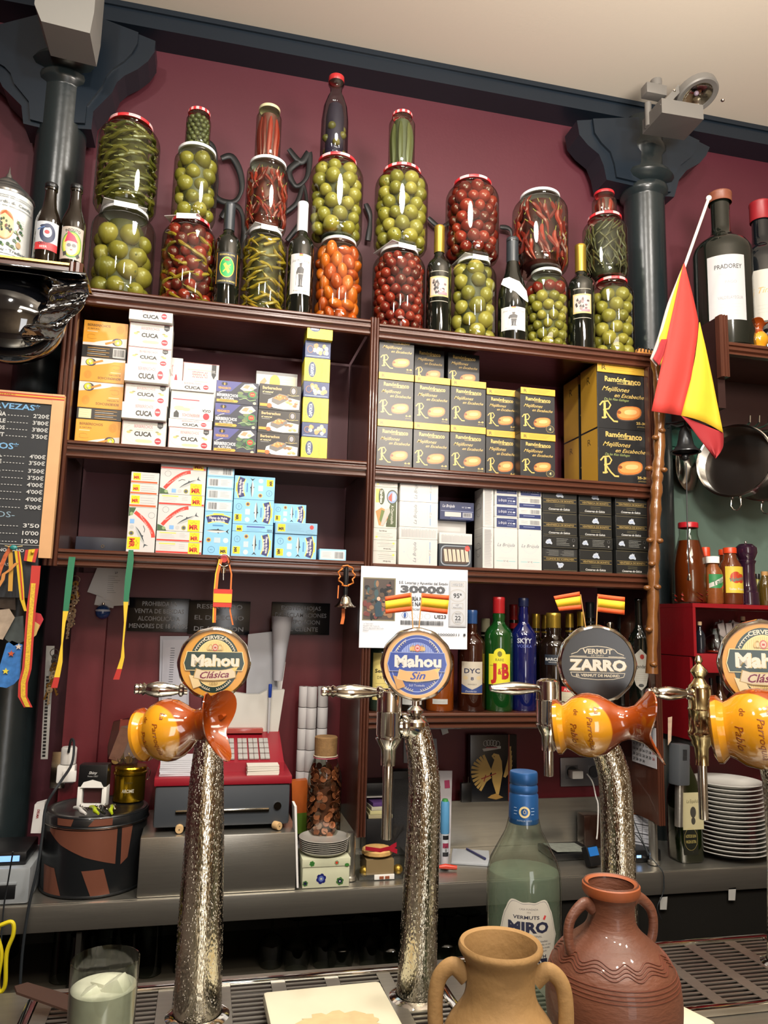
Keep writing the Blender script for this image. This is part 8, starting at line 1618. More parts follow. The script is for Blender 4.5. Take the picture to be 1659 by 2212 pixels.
def pipe(t, pts, rad, Y, o0):
    w = [P(a, b, Y)-o0 for a, b in pts]; w[-1].z = BARZ-o0.z+.001; s = spl([tuple(q) for q in w], 6); rr = []
    n = len(rad)
    for i in range(len(s)): k = i/(len(s)-1)*(n-1); j = min(int(k), n-2); rr.append(lerp(rad[j], rad[j+1], k-j))
    MB().tube(s, rr, 40).build('wet_pipe', WET, t)
    # condensation drops: countless, one part
    vs = MB(); hemi = [(sin(a)*1.0, cos(a)*.55) for a in (pi/2, pi/3.4, 0)]
    for _ in range(2200):
        i = R.randrange(2, len(s)-1); f = R.random(); c = s[i-1].lerp(s[i], f); tdir = (s[i]-s[i-1]).normalized(); ang = R.uniform(pi*.95, pi*2.05); rr0 = lerp(rr[i-1], rr[i], f)
        nrm = Vector((cos(ang), sin(ang), 0)); nrm = (nrm-tdir*nrm.dot(tdir)).normalized(); u = nrm.cross(tdir).normalized(); q = R.uniform(.0005, .0013); L = R.uniform(1, 1.7)
        base = c+nrm*(rr0-.0001); ring = [base+(u*cos(k*pi/3)+tdir*sin(k*pi/3)*L)*q for k in range(6)]; ring2 = [base+nrm*q*.45+(u*cos(k*pi/3)+tdir*sin(k*pi/3)*L)*q*.62 for k in range(6)]
        vs.add(ring+ring2+[base+nrm*q*.62], [(k, (k+1) % 6, 6+(k+1) % 6, 6+k) for k in range(6)]+[(6+k, 6+(k+1) % 6, 12) for k in range(6)], 0, True)
    o = vs.build('condensation', mat('#b9b4a8', .05, metal=.9, name='water_drop'), t, sharp=180); o['kind'] = 'stuff'
    MB().lathe([(0, 0), (rr[-1]*1.5, 0), (rr[-1]*1.5, .004), (rr[-1]*1.2, .010), (rr[-1]*1.02, .012)], 40).build('base_flange', CHR, t, (w[-1].x, w[-1].y, BARZ-o0.z+.0015))
def badge(t, o0, cx, cy, rpx, Y, pr, oval=1.0):
    c = P(cx, cy, Y); r = (wx(cx+rpx, cy, Y)-wx(cx-rpx, cy, Y))/2
    h = bpy.data.objects.new('badge', MB().lathe([(0, -.012), (r*.9, -.012), (r*.985, -.009), (r, -.003), (r, .004), (r*.97, .008), (r*.92, .009), (r*.91, .0065), (0, .0065)], 60, defo=lambda p, a, j: Vector((p.x*(1+(.012*cos(12*a) if 2 <= j <= 5 else 0)), p.y*(1+(.012*cos(12*a) if 2 <= j <= 5 else 0))*oval, p.z))).mesh('badge', CHR)); COL.objects.link(h); h.parent = t; h.location = c-o0; h.rotation_euler = (pi/2, 0, -atan2(c.x, c.y)*.6)
    k = r*1000*.925/47; me = pr.xf(sx=k, sy=k*oval).mesh('badge_face', flatup, .25); 
    f = ob('badge_face', me, h, (0, 0, .0066))
    return c, r
def handle(t, o0, x0, x1, y, Y, kind, x_body):
    a, b = P(x0, y, Y)-o0, P(x1, y+(3 if kind != 'plain' else 0), Y)-o0; L = (b-a).length; s = L/115*1000/1000
    if kind == 'plain': prof = [(0, 0), (.0045, 0), (.0072, L*.12), (.0105, L*.4), (.0105, L*.55), (.007, L*.85), (.0045, L)]
    else: prof = [(0, 0), (.0065, .0), (.0078, L*.03), (.0066, L*.08), (.0082, L*.1), (.0068, L*.14), (.0098, L*.17), (.0068, L*.22), (.0088, L*.26), (.0118, L*.42), (.0108, L*.55), (.008, L*.75), (.0062, L*.83), (.0098, L*.86), (.0098, L*.9), (.0065, L*.94), (.0065, L)]
    d = (b-a).normalized(); o = MB().lathe(prof, 28).build('tap_handle', CHR, t, a, d.to_track_quat('Z', 'Y').to_euler()); return o
def faucet(t, o0, cx, ytop, ybot, Y, finial=False, sp=None):
    c = P(cx, ytop, Y)-o0; zz = [wz(cx, y, Y)-o0.z for y in (ytop, ybot, sp)]; H = zz[0]-zz[1]; r = .0195
    if finial: prof = [(0, H+.055), (.004, H+.053), (.007, H+.045), (.004, H+.04), (.013, H+.03), (.015, H+.026), (.008, H+.015), (.014, H+.006), (.0185, H+.002), (.0195, H-.004), (.0195, H*.62), (.021, H*.60), (.021, H*.57), (.0195, H*.55), (.0195, H*.2), (.0215, H*.17), (.021, H*.08), (.0165, H*.0), (.017, -.004), (.012, -.012), (.011, -.035), (.0115, -.04), (.0, -.04)]
    else: prof = [(0, H+.001), (.012, H), (.0185, H-.004), (.0195, H-.012), (.0195, H*.62), (.0202, H*.6), (.0195, H*.58), (.0195, H*.2), (.0185, H*.15), (.0205, H*.14), (.0205, H*.11), (.014, -.002), (.012, -.006), (.011, -.03), (0, -.03)]
    MB().lathe(prof, 36).build('faucet_body', mat('#c4b48a', .14, metal=1, name='brassy_nickel') if finial else CHR, t, (c.x, c.y, zz[1]))
    if sp: MB().lathe([(0, 0), (.0075, 0), (.0078, .002), (.0078, zz[1]-zz[2]-.02), (0, zz[1]-zz[2]-.02)], 24).build('spout', CHR, t, (c.x, c.y, zz[2]))
    return c, zz
def tap(label, badge_pr, bx_, by_, br_, pipepts, rads, hx, fx=None, fin=False, kind='turned', Y=YT, flags=None, oval=1.0):
    o0 = Vector((P(pipepts[-1][0], pipepts[-1][1], Y).x, Y, BARZ)); t = thing('beer_tap', label, 'beer tap', o0, None, 'chrome beer taps along the bar')
    pipe(t, pipepts, rads, Y+.03, o0)
    c, r = badge(t, o0, bx_, by_, br_, Y-.02, badge_pr, oval)
    if fx:
        cx, yt_, yb_, ysp = fx; fc, zz = faucet(t, o0, cx, yt_, yb_, Y+.02, fin, ysp)
        pp = P(pipepts[0][0], pipepts[0][1], Y+.03)-o0; z = (zz[0]*.35+zz[1]*.65)
        m = MB(); m.tube([(fc.x+.008, fc.y, z), (fc.x+.03, fc.y, z), (pp.x+.002, pp.y, pp.z-.012)], [.012, .0165, .022], 24); m.build('elbow', CHR, t); m = MB(); m.T = Matrix.Translation((fc.x+.024, fc.y, z)) @ Matrix.Rotation(pi/2, 4, 'Y'); m.lathe([(0, -.005), (.017, -.005), (.019, -.002), (.019, .003), (.017, .006), (0, .006)], 30); m.build('collar', CHR, t)
        handle(t, o0, hx[0], hx[1], hx[2], Y+.018, kind, cx)
    else: handle(t, o0, hx[0], hx[1], hx[2], Y+.03, kind, 0)
    # neck that carries the badge
    pt = P(pipepts[0][0], pipepts[0][1], Y+.03)-o0; bc = c-o0; m = MB()
    if fx: m.lathe([(.020, -.006), (.019, .0), (.014, .004), (.007, .009), (.013, .014), (.013, .018), (.006, .024), (.006, max(.03, bc.z-r-pt.z+.02)), (0, max(.03, bc.z-r-pt.z+.02))], 28, o=(pt.x, pt.y-.012, pt.z)); 
    else: m.tube([(pt.x, pt.y, pt.z-.01), (bc.x, pt.y, bc.z)], .014, 20)
    m.build('badge_stem', CHR, t)
    return t, o0
tap('beer tap with gold and green round badge and lanyard behind', badge_mahou('clasica'), 463, 1432, 79, [(452, 1560), (450, 1620), (446, 1700), (440, 1850), (433, 2000), (426, 2200)], [.020, .021, .025, .029, .032, .034], (290, 405, 1488))
tap('beer tap with round blue badge and two paper flags', badge_mahou('sin'), 900, 1434, 75, [(893, 1556), (903, 1590), (916, 1680), (914, 1800), (906, 1980), (898, 2200)], [.0185, .0215, .0245, .026, .028, .031], (694, 836, 1493), (842, 1488, 1610, 1812), False)
tap('beer tap with round black badge and curved pipe', badge_zarro(), 1289, 1434, 76, [(1285, 1560), (1300, 1600), (1325, 1670), (1333, 1780), (1336, 1900), (1340, 2140)], [.0185, .0235, .026, .027, .0275, .030], (1060, 1170, 1487), (1184, 1466, 1580, 1676), False, 'plain')
tap('beer tap with gold badge partly out of view and brassy faucet', badge_mahou('clasica'), 1648, 1434, 80, [(1640, 1560), (1652, 1600), (1678, 1670), (1690, 1780), (1695, 1900), (1700, 2140)], [.0185, .0235, .026, .027, .0275, .030], (1398, 1500, 1496), (1511, 1484, 1600, 1770), True, oval=1.03)
# paper flags on sticks
def pflag(label, sx0, sy0, sx1, sy1, quad, Y):
    o0 = P(sx0, sy0, Y); t = thing('paper_flag', label, 'flag', o0, None, 'small paper flags on the tap badges'); m = MB(); m.tube([(0, 0, 0), P(sx1, sy1, Y)-o0], .0009, 6); m.build('stick', mat('#c99a5c', .6), t)
    q = [P(a, b, Y)-o0 for a, b in quad]          # bl, br, tr, tl
    def bnd(u0, u1, c, nm):
        vs = []; fs = []
        n = 8
        for i in range(n+1):
            f = i/n; lo = q[0].lerp(q[1], f); hi = q[3].lerp(q[2], f); wv = Vector((0, .002*sin(f*4), 0)); vs += [lo.lerp(hi, u0)+wv, lo.lerp(hi, u1)+wv]
        fs = [(2*i, 2*i+2, 2*i+3, 2*i+1) for i in range(n)]; o = MB().add(vs, fs, 0, True).build(nm, c, t); md = o.modifiers.new('s', 'SOLIDIFY'); md.thickness = .0004
    OR_, YE_ = mat('#d4521c', .7, name='paper_orange'), mat('#e0b81e', .7, name='paper_yellow'); bnd(0, .26, OR_, 'orange_band'); bnd(.26, .74, YE_, 'yellow_band'); bnd(.74, 1, OR_, 'orange_band')
pflag('paper flag pointing away from the blue badge toward the poster picture', 892, 1358, 888, 1280, [(833, 1326), (889, 1320), (886, 1280), (832, 1289)], 1.15); pflag('paper flag over the blue badge beside the poster price', 905, 1358, 911, 1284, [(908, 1320), (966, 1327), (970, 1286), (911, 1281)], 1.15)
pflag('paper flag over the black badge leaning to the vodka side', 1266, 1362, 1254, 1284, [(1208, 1320), (1256, 1316), (1251, 1278), (1196, 1288)], 1.15); pflag('paper flag over the black badge beside the knobbly stick', 1288, 1362, 1291, 1288, [(1290, 1321), (1348, 1328), (1349, 1290), (1291, 1283)], 1.15)

# ceramic pitchers
def pitcher_mat(yc, rad):
    key = ('pit', yc, rad)
    if key in _M: return _M[key]
    m = mat('#883a0e', .1, coat=.8, vary=.22, vscale=35, name='glazed_ceramic'); m = m.copy(); nt = m.node_tree; b = nt.nodes['Principled BSDF']; src = b.inputs['Base Color'].links[0].from_socket
    tc = nt.nodes.new('ShaderNodeTexCoord'); sub = nt.nodes.new('ShaderNodeVectorMath'); sub.operation = 'DISTANCE'; sub.inputs[1].default_value = yc; nt.links.new(tc.outputs['Object'], sub.inputs[0])
    ns = nt.nodes.new('ShaderNodeTexNoise'); ns.inputs['Scale'].default_value = 25; nt.links.new(tc.outputs['Object'], ns.inputs[0]); ad = nt.nodes.new('ShaderNodeMath'); ad.operation = 'MULTIPLY_ADD'; ad.inputs[1].default_value = .006; nt.links.new(ns.outputs['Fac'], ad.inputs[0]); nt.links.new(sub.outputs['Value'], ad.inputs[2])
    mr = nt.nodes.new('ShaderNodeMapRange'); mr.inputs['From Min'].default_value = rad; mr.inputs['From Max'].default_value = rad+.0022; nt.links.new(ad.outputs[0], mr.inputs['Value'])
    mx = nt.nodes.new('ShaderNodeMix'); mx.data_type = 'RGBA'; mx.inputs['A'].default_value = lin('#c88a1c'); nt.links.new(mr.outputs[0], mx.inputs['Factor']); nt.links.new(src, mx.inputs['B']); nt.links.new(mx.outputs['Result'], b.inputs['Base Color']); _M[key] = m; return m
def pitcher(label, pb, pm, Y, yaw, scale, bell=True, texts=True, mouth_yaw=0, group='small glazed pitchers hung on the taps', upright=False, roll=0.0):
    """pb base point and pm mouth point in the photo; z axis of the lathe runs base -> mouth"""
    a, b = P(pb[0], pb[1], Y), P(pm[0], pm[1], Y); 
    d = (b-a); L = d.length; d = Vector((d.x, yaw*L, d.z)).normalized() if not upright else Vector((0, 0, 1)); L = L if not upright else abs(b.z-a.z); L *= (1 if upright else sqrt(1+yaw*yaw))
    t = bpy.data.objects.new('ceramic_pitcher', None); COL.objects.link(t); tag(t, label, 'pitcher', group)
    z = d; y = Vector((0, 1, 0)); x = y.cross(z).normalized(); y = z.cross(x).normalized(); M_ = Matrix((x, y, z)).transposed().to_4x4() @ Matrix.Rotation(roll, 4, 'Z'); t.matrix_world = Matrix.Translation(a) @ M_
    s = L/.155*scale; q = L/.155
    prof = [(0, .004*q), (.020*s, .002*q), (.038*s, 0), (.046*s, .004*q), (.046*s, .010*q), (.037*s, .018*q), (.040*s, .024*q), (.049*s, .036*q), (.0535*s, .052*q), (.0535*s, .062*q), (.049*s, .078*q), (.038*s, .094*q), (.030*s, .104*q), (.0265*s, .114*q), (.027*s, .122*q), (.031*s, .134*q), (.044*s, .146*q), (.055*s, .155*q), (.0545*s, .157*q), (.052*s, .155*q), (.041*s, .144*q), (.026*s, .130*q), (.023*s, .116*q), (.024*s, .100*q), (.0, .06*q)]
    def defo(p, a_, j):
        zz = p.z/q; k = max(0, min(1, (zz-.112)/.043)); f = 1+k*(.24*cos(3*a_+.4)+.04)
        flat_ = 1.0
        return Vector((p.x*f, p.y*f, p.z+.008*q*k*cos(3*a_+.4)))
    cy = Vector((.0, -.048*s, .038*q)); MB().lathe(prof, 60, defo=defo).build('pitcher_body', pitcher_mat(tuple(cy), .061*s), t)
    m = MB(); m.tube([tuple(v) for v in spl([(0, .045*s, .065*q), (0, .075*s, .080*q), (0, .078*s, .115*q), (0, .055*s, .140*q), (0, .035*s, .142*q)], 6)], .0065*s, 12, flat=.7); m.build('handle', mat('#8e3c10', .1, coat=.8, name='orange_glaze'), t)
    if texts:
        p = PR(); ink_ = '#7a3a10'; kk = s*1000/1000
        for tx, u, v, w_, h_ in (('La', 13, 70, 12, 8), ('Parroquia', -2, 56, 56, 9), ('de', 22, 37, 10, 7), ('Pablo', -4, 33, 36, 10)): p.text(tx, (u if tx in ('La', 'de') else u)*kk, 0, h_*kk, ink_, w_*kk, sh=.25, b=-.004); n0 = len(p.v)
        # place each word: lines run around the belly (x), stacked along the axis (y)
        p = PR()
        def word(tx, along_, up, w_, h_): p.text(tx, along_*kk, up*q, h_*kk, ink_, w_*kk, 'l', sh=.25)
        word('La', -40, 74, 13, 9); word('Parroquia', -22, 62, 56, 9.5); word('de', -38, 42, 11, 8); word('Pablo', -14, 36, 36, 11)
        def mp(x_, y_, l):
            zz = y_; pts = [(c, r0) for r0, c in prof[5:16]]; rr = pts[0][1]
            for (c0, r0), (c1, r1) in zip(pts, pts[1:]):
                if c0 <= zz <= c1: rr = lerp(r0, r1, (zz-c0)/(c1-c0))
            if zz > pts[-1][0]: rr = pts[-1][1]
            rr += l+.0003; an = -pi/2+x_/(.052*s); return (rr*cos(an), rr*sin(an), zz)
        ob('lettering', p.mesh('lettering', mp, .3), t)
    return t
pitcher('orange glazed pitcher with yellow belly in front of the gold badge, mouth open to view', (304, 1588), (470, 1546), 1.09, -.50, 1.02)
pitcher('orange glazed pitcher with yellow belly hung below the black badge', (1196, 1570), (1352, 1545), 1.08, -.60, .95)
pitcher('orange glazed pitcher with yellow belly at the gold badge beyond the brassy faucet', (1538, 1575), (1700, 1548), 1.08, -.85, .95)
tj = pitcher('tiny orange and yellow pitcher standing on the far bottle shelf', (1638, 748), (1638, 690), 2.16, 0, 1.0, texts=False, group='small pitcher on the far shelf', upright=True); tj.location.z = zsf+.0005

# clear vermouth bottle
YB = 1.02; a, b = wx(1056, 1900, YB), wx(1205, 1900, YB); r = (b-a)/2; x = (a+b)/2; zt = wz(1112, 1667, YB); H = zt-BARZ
t = thing('vermouth_bottle', 'clear green tinted bottle with scalloped label and blue screw cap', 'bottle', (x, YB, BARZ+.0005)); GV = glass('#eef6f0', .6, dark=-.2)
zs = lambda y: wz(1130, y, YB)-BARZ
nr = (wx(1142, 1700, YB)-wx(1084, 1700, YB))/2
MB().lathe([(0, .006), (r*.6, .006), (r*.9, 0), (r, .008), (r*1.0, zs(1905)), (r*.98, zs(1880)), (r*.90, zs(1855)), (r*.72, zs(1828)), (r*.50, zs(1795)), (nr*1.08, zs(1772)), (nr*.92, zs(1750)), (nr*.9, zs(1675))], 56).build('glass_body', GV, t)
MB().lathe([(0, .008), (r*.6, .008), (r*.88, .004), (r*.955, .012), (r*.955, zs(1905)), (r*.93, zs(1880)), (r*.0, zs(1880))][::1], 48).build('vermouth', mat('#b4c8b0', .1, alpha=.13, name='pale_vermouth'), t)
BC = mat('#1d4c80', .35, metal=.3, name='blue_cap_metal'); MB().lathe([(0, H+.001), (nr*.92, H), (nr*.97, H-.002), (nr*.97, zs(1690)), (nr*.90, zs(1693)), (nr*.98, zs(1698)), (nr*.98, zs(1708)), (nr*.92, zs(1712)), (nr*1.0, zs(1716)), (nr*1.04, zs(1775)), (nr*.98, zs(1777))], 44).build('screw_cap', BC, t)
p = PR(); p.ring(0, 0, 7.5, 7.5, 2.6, '#c9b888', 24); p.text('Ó', 0, .3, 5, '#c9b888', 4); p.lines(-15, -9, 5, '#8fa8c8', 3, 4, .8); p.lines(9, 15, 5, '#8fa8c8', 3, 4, .8); p.text('FAMILIA MIRÓ', 0, -11, 2.2, '#a8bcd4', 20); decal(p, 'cap_print', t, cyl(nr*1.04), (0, 0, zs(1748)), rot=(0, 0, -.35))
p = PR(); LW, LH = r*1000*1.62, (zs(1915)-zs(2075))*1000; out = []
n = 60
def edge(k, sc=1.0):
    pts = []
    for i in range(n): a_ = 2*pi*i/n; q = 1+.055*cos(6*a_)+.03*cos(12*a_); e = (abs(cos(a_))**3.2+abs(sin(a_))**3.2)**(-1/3.2); pts.append((LW/2*e*cos(a_)*q*.93*sc, LH/2*e*sin(a_)*q*.93*sc))
    return pts
def colpoly(pts, col):                                     # slice an outline into columns so that it follows the glass
    xs = [min(a_ for a_, _ in pts)+.01+(max(a_ for a_, _ in pts)-min(a_ for a_, _ in pts)-.02)*i/30 for i in range(31)]; vs = []
    for x_ in xs:
        ys_ = []
        for (a_, b_), (c_, d_) in zip(pts, pts[1:]+pts[:1]):
            if min(a_, c_) <= x_ <= max(a_, c_) and abs(a_-c_) > 1e-9: ys_.append(b_+(d_-b_)*(x_-a_)/(c_-a_))
        vs += [(x_, min(ys_)), (x_, max(ys_))]
    p.put(vs, [(2*i, 2*i+2, 2*i+3, 2*i+1) for i in range(30)], col)
colpoly(edge(1), '#dcd8ca'); colpoly(edge(1, .955), '#4a4c5c'); colpoly(edge(1, .945), '#dcd8ca')
p.text('CASA FUNDADA', 0, LH*.36, LH*.025, '#5a5a60', LW*.3); p.text('1914', 0, LH*.32, LH*.022, '#5a5a60'); p.text('VERMUTS', -LW*.04, LH*.255, LH*.045, '#2a2c3c', LW*.42, b=.02); p.line([(LW*.245, LH*.225), (LW*.275, LH*.275)], 3, '#b83a3a')
p.text('MIRO', 0, LH*.13, LH*.135, '#23263c', LW*.66, b=.045); p.text('FÓRMULA ORIGINAL', 0, LH*.015, LH*.025, '#6a6a70', LW*.42)
for k, w_ in enumerate((.62, .74, .70, .58)): p.text(('Con una selección única de hierbas', 'mediterráneas y especias recolectadas en sus', 'mejores cosechas. Elaborado según la receta', 'original de la familia desde siempre')[k], 0, -LH*.05-k*LH*.04, LH*.024, '#5a5a60', LW*w_)
p.text('VERMOUTH', LW*.05, -LH*.24, LH*.04, '#2a2c3c', LW*.46, b=.02); p.rect(-LW*.3, -LH*.36, LW*.3, -LH*.27, '#1c2034'); p.text('BLANCO', 0, -LH*.315, LH*.05, '#e8e4d8', LW*.4, b=.04)
ob('label', p.mesh('label', cyl(r+.0003), .5), t, (0, 0, zs(1993)), (0, 0, -.28))

# sand coloured clay jug
def jug(name, label, prof, X, Y, m_, hpts, hr, ctop, extra=None, rot=0):
    t = thing(name, label, 'jug', (X, Y, BARZ+.0005), rot); MB().lathe(prof, 72).build('jug_body', m_, t)
    for s in (-1, 1):
        m = MB(); m.tube(spl([(s*a_, 0, b_) for a_, b_ in hpts], 8), [hr*(1.15-.25*sin(pi*i/(len(hpts)*8-8))) for i in range(len(hpts)*8-7)], 16, flat=.75); m.build('handle', m_, t)
    return t
SAND = mat('#8c6c40', .75, bump=.5, bscale=110, vary=.22, vscale=14, name='sand_clay'); TERR = mat('#5e3624', .55, coat=.15, bump=.45, bscale=90, vary=.35, vscale=12, stretch=(1, 1, 3), name='terracotta'); 
def silh(cx, pts, Y, inner):
    out = [((wx(cx+h_, y_, Y)-wx(cx-h_, y_, Y))/2, wz(cx, y_, Y)-BARZ) for h_, y_ in pts]; out = [q for q in out if q[1] > .035][::-1]
    r0 = out[0][0]; z0_ = out[0][1]; pr_ = [(0, .004), (r0*.55, 0), (r0*.64, .004), (r0*.86, z0_*.5)]+out; H_ = out[-1][1]; rt = out[-1][0]
    o2 = []
    for i in range(len(pr_)-1): o2 += [(lerp(pr_[i][0], pr_[i+1][0], k/3), lerp(pr_[i][1], pr_[i+1][1], k/3)) for k in range(3)]
    o2.append(pr_[-1])
    for _ in range(3): o2 = [o2[0]]+[((o2[i-1][0]+2*o2[i][0]+o2[i+1][0])/4, (o2[i-1][1]+2*o2[i][1]+o2[i+1][1])/4) if 1 < i < len(o2)-3 else o2[i] for i in range(1, len(o2)-1)]+[o2[-1]]
    return o2+[(rt*.97, H_+.002), (rt*.88, H_), (rt*inner, H_-.014), (rt*inner*.92, H_*.8), (rt*inner*.9, H_*.6), (0, H_*.4)], H_, rt
YJ1 = .80; SJ, H, rm = silh(1081, [(84, 2040), (86, 2048), (80, 2060), (72, 2072), (69, 2095), (69, 2130), (72, 2155), (84, 2178), (104, 2205), (120, 2240), (126, 2280), (120, 2330)], YJ1, .80)
x = wx(1081, 2040, YJ1)
J = jug('sand_jug', 'sand coloured two handled clay jug with incised sprig', SJ, x, YJ1, SAND,
    [(rm*.80, H*.86), (rm*1.15, H*.90), (rm*1.48, H*.84), (rm*1.55, H*.70), (rm*1.42, H*.54), (rm*1.25, H*.44)], .0088, 0, rot=-.30)
p = PR()
for i in range(7):
    x_, y_ = -14+i*4.5, 12-i*2.2; p.line([(x_, y_), (x_+3, y_+6-.5*i)], 1.1, '#6a4a22'); p.line([(x_, y_), (x_+6, y_-.5)], 1.1, '#6a4a22')
p.line([(-18, 15), (22, -8)], 1.2, '#6a4a22'); decal(p, 'incised_sprig', J, cyl(.0655), (0, 0, H*.47), rot=(-.0, 0, .3))
# terracotta amphora
YJ2 = .88; prof, H, rm = silh(1318, [(53, 1908), (55, 1916), (52, 1930), (45, 1942), (43, 1965), (45, 1990), (54, 2008), (74, 2026), (98, 2048), (116, 2075), (127, 2110), (131, 2150), (129, 2200), (120, 2250), (106, 2300)], YJ2, .78)
x = wx(1320, 1925, YJ2); rb = .1
J2 = jug('terracotta_jug', 'reddish terracotta amphora jug with combed wavy lines', prof, x, YJ2, TERR, [(rm*.78, H*.90), (rm*1.2, H*.925), (rm*1.78, H*.86), (rm*1.82, H*.76), (rm*1.40, H*.66), (rm*1.36, H*.58)], .0068, 0, rot=.12)
MB().lathe([(rm*.99, H-.012), (rm*1.05, H-.008), (rm*1.04, H-.001), (rm*.95, H+.0015), (rm*.82, H-.001)], 60).build('rim', mat('#8a4824', .55, vary=.2, vscale=30, name='terracotta_rim'), J2)
rs_ = [q for i, q in enumerate(prof) if q[1] > .02 and (i == 0 or prof[i-1][1] < q[1])]
def rad_at(z):
    for (r0, z0_), (r1, z1_) in zip(rs_, rs_[1:]):
        if z0_ <= z <= z1_ and z1_ > z0_: return lerp(r0, r1, (z-z0_)/(z1_-z0_))
    return rs_[-1][0]
m = MB(); zw = wz(1320, 2128, YJ2-.07)-BARZ; N = 120
for k in range(4): m.tube([((rad_at(z)+.0004)*cos(a_), (rad_at(z)+.0004)*sin(a_), z) for a_, z in [(2*pi*i/N, zw+.0030*k+.0026*sin(2*pi*i/N*12+.5*sin(i*.3))) for i in range(N)]], .0009, 5, closed=True)
for k in range(4): z = zw-.010-.004*k; m.tube([((rad_at(z)+.0003)*cos(a_), (rad_at(z)+.0003)*sin(a_), z) for a_ in [2*pi*i/N for i in range(N)]], .0007, 5, closed=True)
m.build('combed_lines', mat('#5a2c1a', .6), J2)

# ice glass
YG = .86; a, b = wx(150, 2110, YG), wx(300, 2110, YG); r = (b-a)/2; x = (a+b)/2; H = wz(225, 2072, YG)-BARZ
t = thing('ice_glass', 'tall glass of iced water with melting ice cubes', 'glass', (x, YG, BARZ+.0005)); GI = glass('#f0f4ee', .7)
MB().lathe([(0, .004), (r*.8, .002), (r*.88, .004), (r, H), (r*.965, H+.0005), (r*.85, .008)], 48).build('glass_body', GI, t)
MB().lathe([(0, .0085), (r*.84, .0085), (r*.945, H*.88), (r*.95, H*.886), (0, H*.882)], 44).build('water', mat('#c4c2b6', .12, alpha=.88, vary=.35, vscale=45, name='cloudy_water'), t)
IC = mat('#dcdacc', .15, bump=.5, bscale=50, alpha=.75, name='ice')
for i, (dx, dy, dz) in enumerate(((-.012, -.008, .85), (.013, -.004, .88), (0, .012, .86), (-.010, -.006, .62), (.012, -.010, .60), (.002, .012, .6), (-.006, -.012, .38), (.012, .002, .36), (-.012, .006, .16), (.008, -.010, .14))): MB().box(-.011, .011, -.011, .011, -.010, .010, b=.005).build('ice_cube', IC, t, (dx, dy, H*dz), (R.uniform(-.6, .6), R.uniform(-.6, .6), R.uniform(0, 3)))
# cream board
def board(label, c, sx, sy, rz, th, tilt=(0, 0)):
    t = thing('cutting_board', label, 'board', c, (tilt[0], tilt[1], rz)); MB().box(-sx, sx, -sy, sy, 0, th, b=.006).build('board_slab', mat('#d2cdb4', .35, vary=.06, vscale=20, name='cream_plastic'), t); return t
k = PZ(712, 2165, BARZ+.03); t = board('square cream chopping board resting on the drip tray', (k.x, 1.11, BARZ+.0125), .088, .10, .03, .018)
m = MB(); N = 40; m.add([(0, 0, .0186)]+[(.058*cos(2*pi*i/N)*(1+.12*sin(3*i)), .035*sin(2*pi*i/N)*(1+.15*cos(2*i)), .0186) for i in range(N)], [(0, i+1, (i+1) % N+1) for i in range(N)]); m.build('stain', mat('#c4b084', .4, vary=.2, vscale=60, name='beige_stain'), t, (0, -.015, 0))
k = P(1430, 2110, 1.02); board('small cream board leaning behind the terracotta jug', (k.x+.005, 1.02, BARZ+.014), .04, .05, .35, .03)
# brown spatula and yellow scissors
k = PZ(110, 2170, BARZ+.02); t = thing('brown_spoon', 'brown plastic spatula lying behind the ice glass', 'spatula', (k.x, k.y, BARZ+.028), (0.0, 0.25, -.25)); m = MB(); m.extr([(-.055, -.004), (-.045, -.016), (.0, -.018), (.09, -.022), (.09, .014), (.0, .016), (-.045, .014)], 0, .003, 0, 'z'); m.build('blade', mat('#3c2820', .4), t)
k = P(6, 2060, 1.5); t = thing('yellow_scissors', 'yellow plastic handle hanging under the counter end', 'tool', k); m = MB(); m.tube(spl([(-.01, 0, .045), (.01, 0, .05), (.014, 0, .03), (.006, 0, .0), (.008, 0, -.05), (.0, 0, -.06), (-.004, 0, -.04), (-.002, 0, 0), (-.012, 0, .03)], 6), .0035, 8, closed=True); m.build('handle_loop', mat('#c9b81e', .35), t)
# bottle necks of a dark vase at the corner and oil bottle
a, b = wx(1449, 1760, 2.17), wx(1508, 1760, 2.17); r = (b-a)/2; H = wz(1478, 1622, 2.17)-CZ
def lb_oil(w, h): p = PR(); p.rect(-w/2, -h*.1, w/2, h/2, '#b8b08a'); p.text('La Española', 0, h*.36, h*.06, '#3c3a28', w*.6, sh=.2); p.ell(0, h*.18, w*.14, h*.09, '#3c3a34'); p.ell(0, h*.04, w*.1, h*.06, '#3c3a34'); p.rect(-w/2, -h/2, w*.2, -h*.1, '#15170f'); p.text('ACEITE DE OLIVA', -w*.14, -h*.2, h*.05, '#b8a860', w*.5); p.text('VIRGEN EXTRA', -w*.14, -h*.29, h*.05, '#b8a860', w*.5); p.ring(-w*.14, -h*.25, w*.32, h*.18, .6, '#b8a860'); return p
t = thing('olive_oil_bottle', 'dark green olive oil bottle beside the plate stack', 'bottle', ((a+b)/2, 2.17, CZ+.0005)); OG = mat('#141c08', .08, coat=.6, name='dark_oil')
def sq(p, a_, j): e = (abs(cos(a_))**5+abs(sin(a_))**5)**(-1/5); f = lerp(e, 1, min(1, max(0, (j-4)/3))); return Vector((p.x*f*.9, p.y*f*.9, p.z))
MB().lathe([(0, .004), (r*.9, 0), (r, .008), (r, H*.52), (r*.95, H*.62), (r*.7, H*.78), (r*.4, H*.9), (r*.36, H*.97), (0, H*.975)], 48, defo=sq).build('glass_body', OG, t); MB().lathe([(0, H+.012), (r*.42, H+.01), (r*.44, H*.93), (r*.3, H*.93)], 20).build('cap', M_BLACK, t)
p = lb_oil(r*1500, H*560); ob('label', p.mesh('label', lambda x_, y_, l: (x_, -(r*.9+.0008+l), y_), .5), t, (0, 0, H*.36))
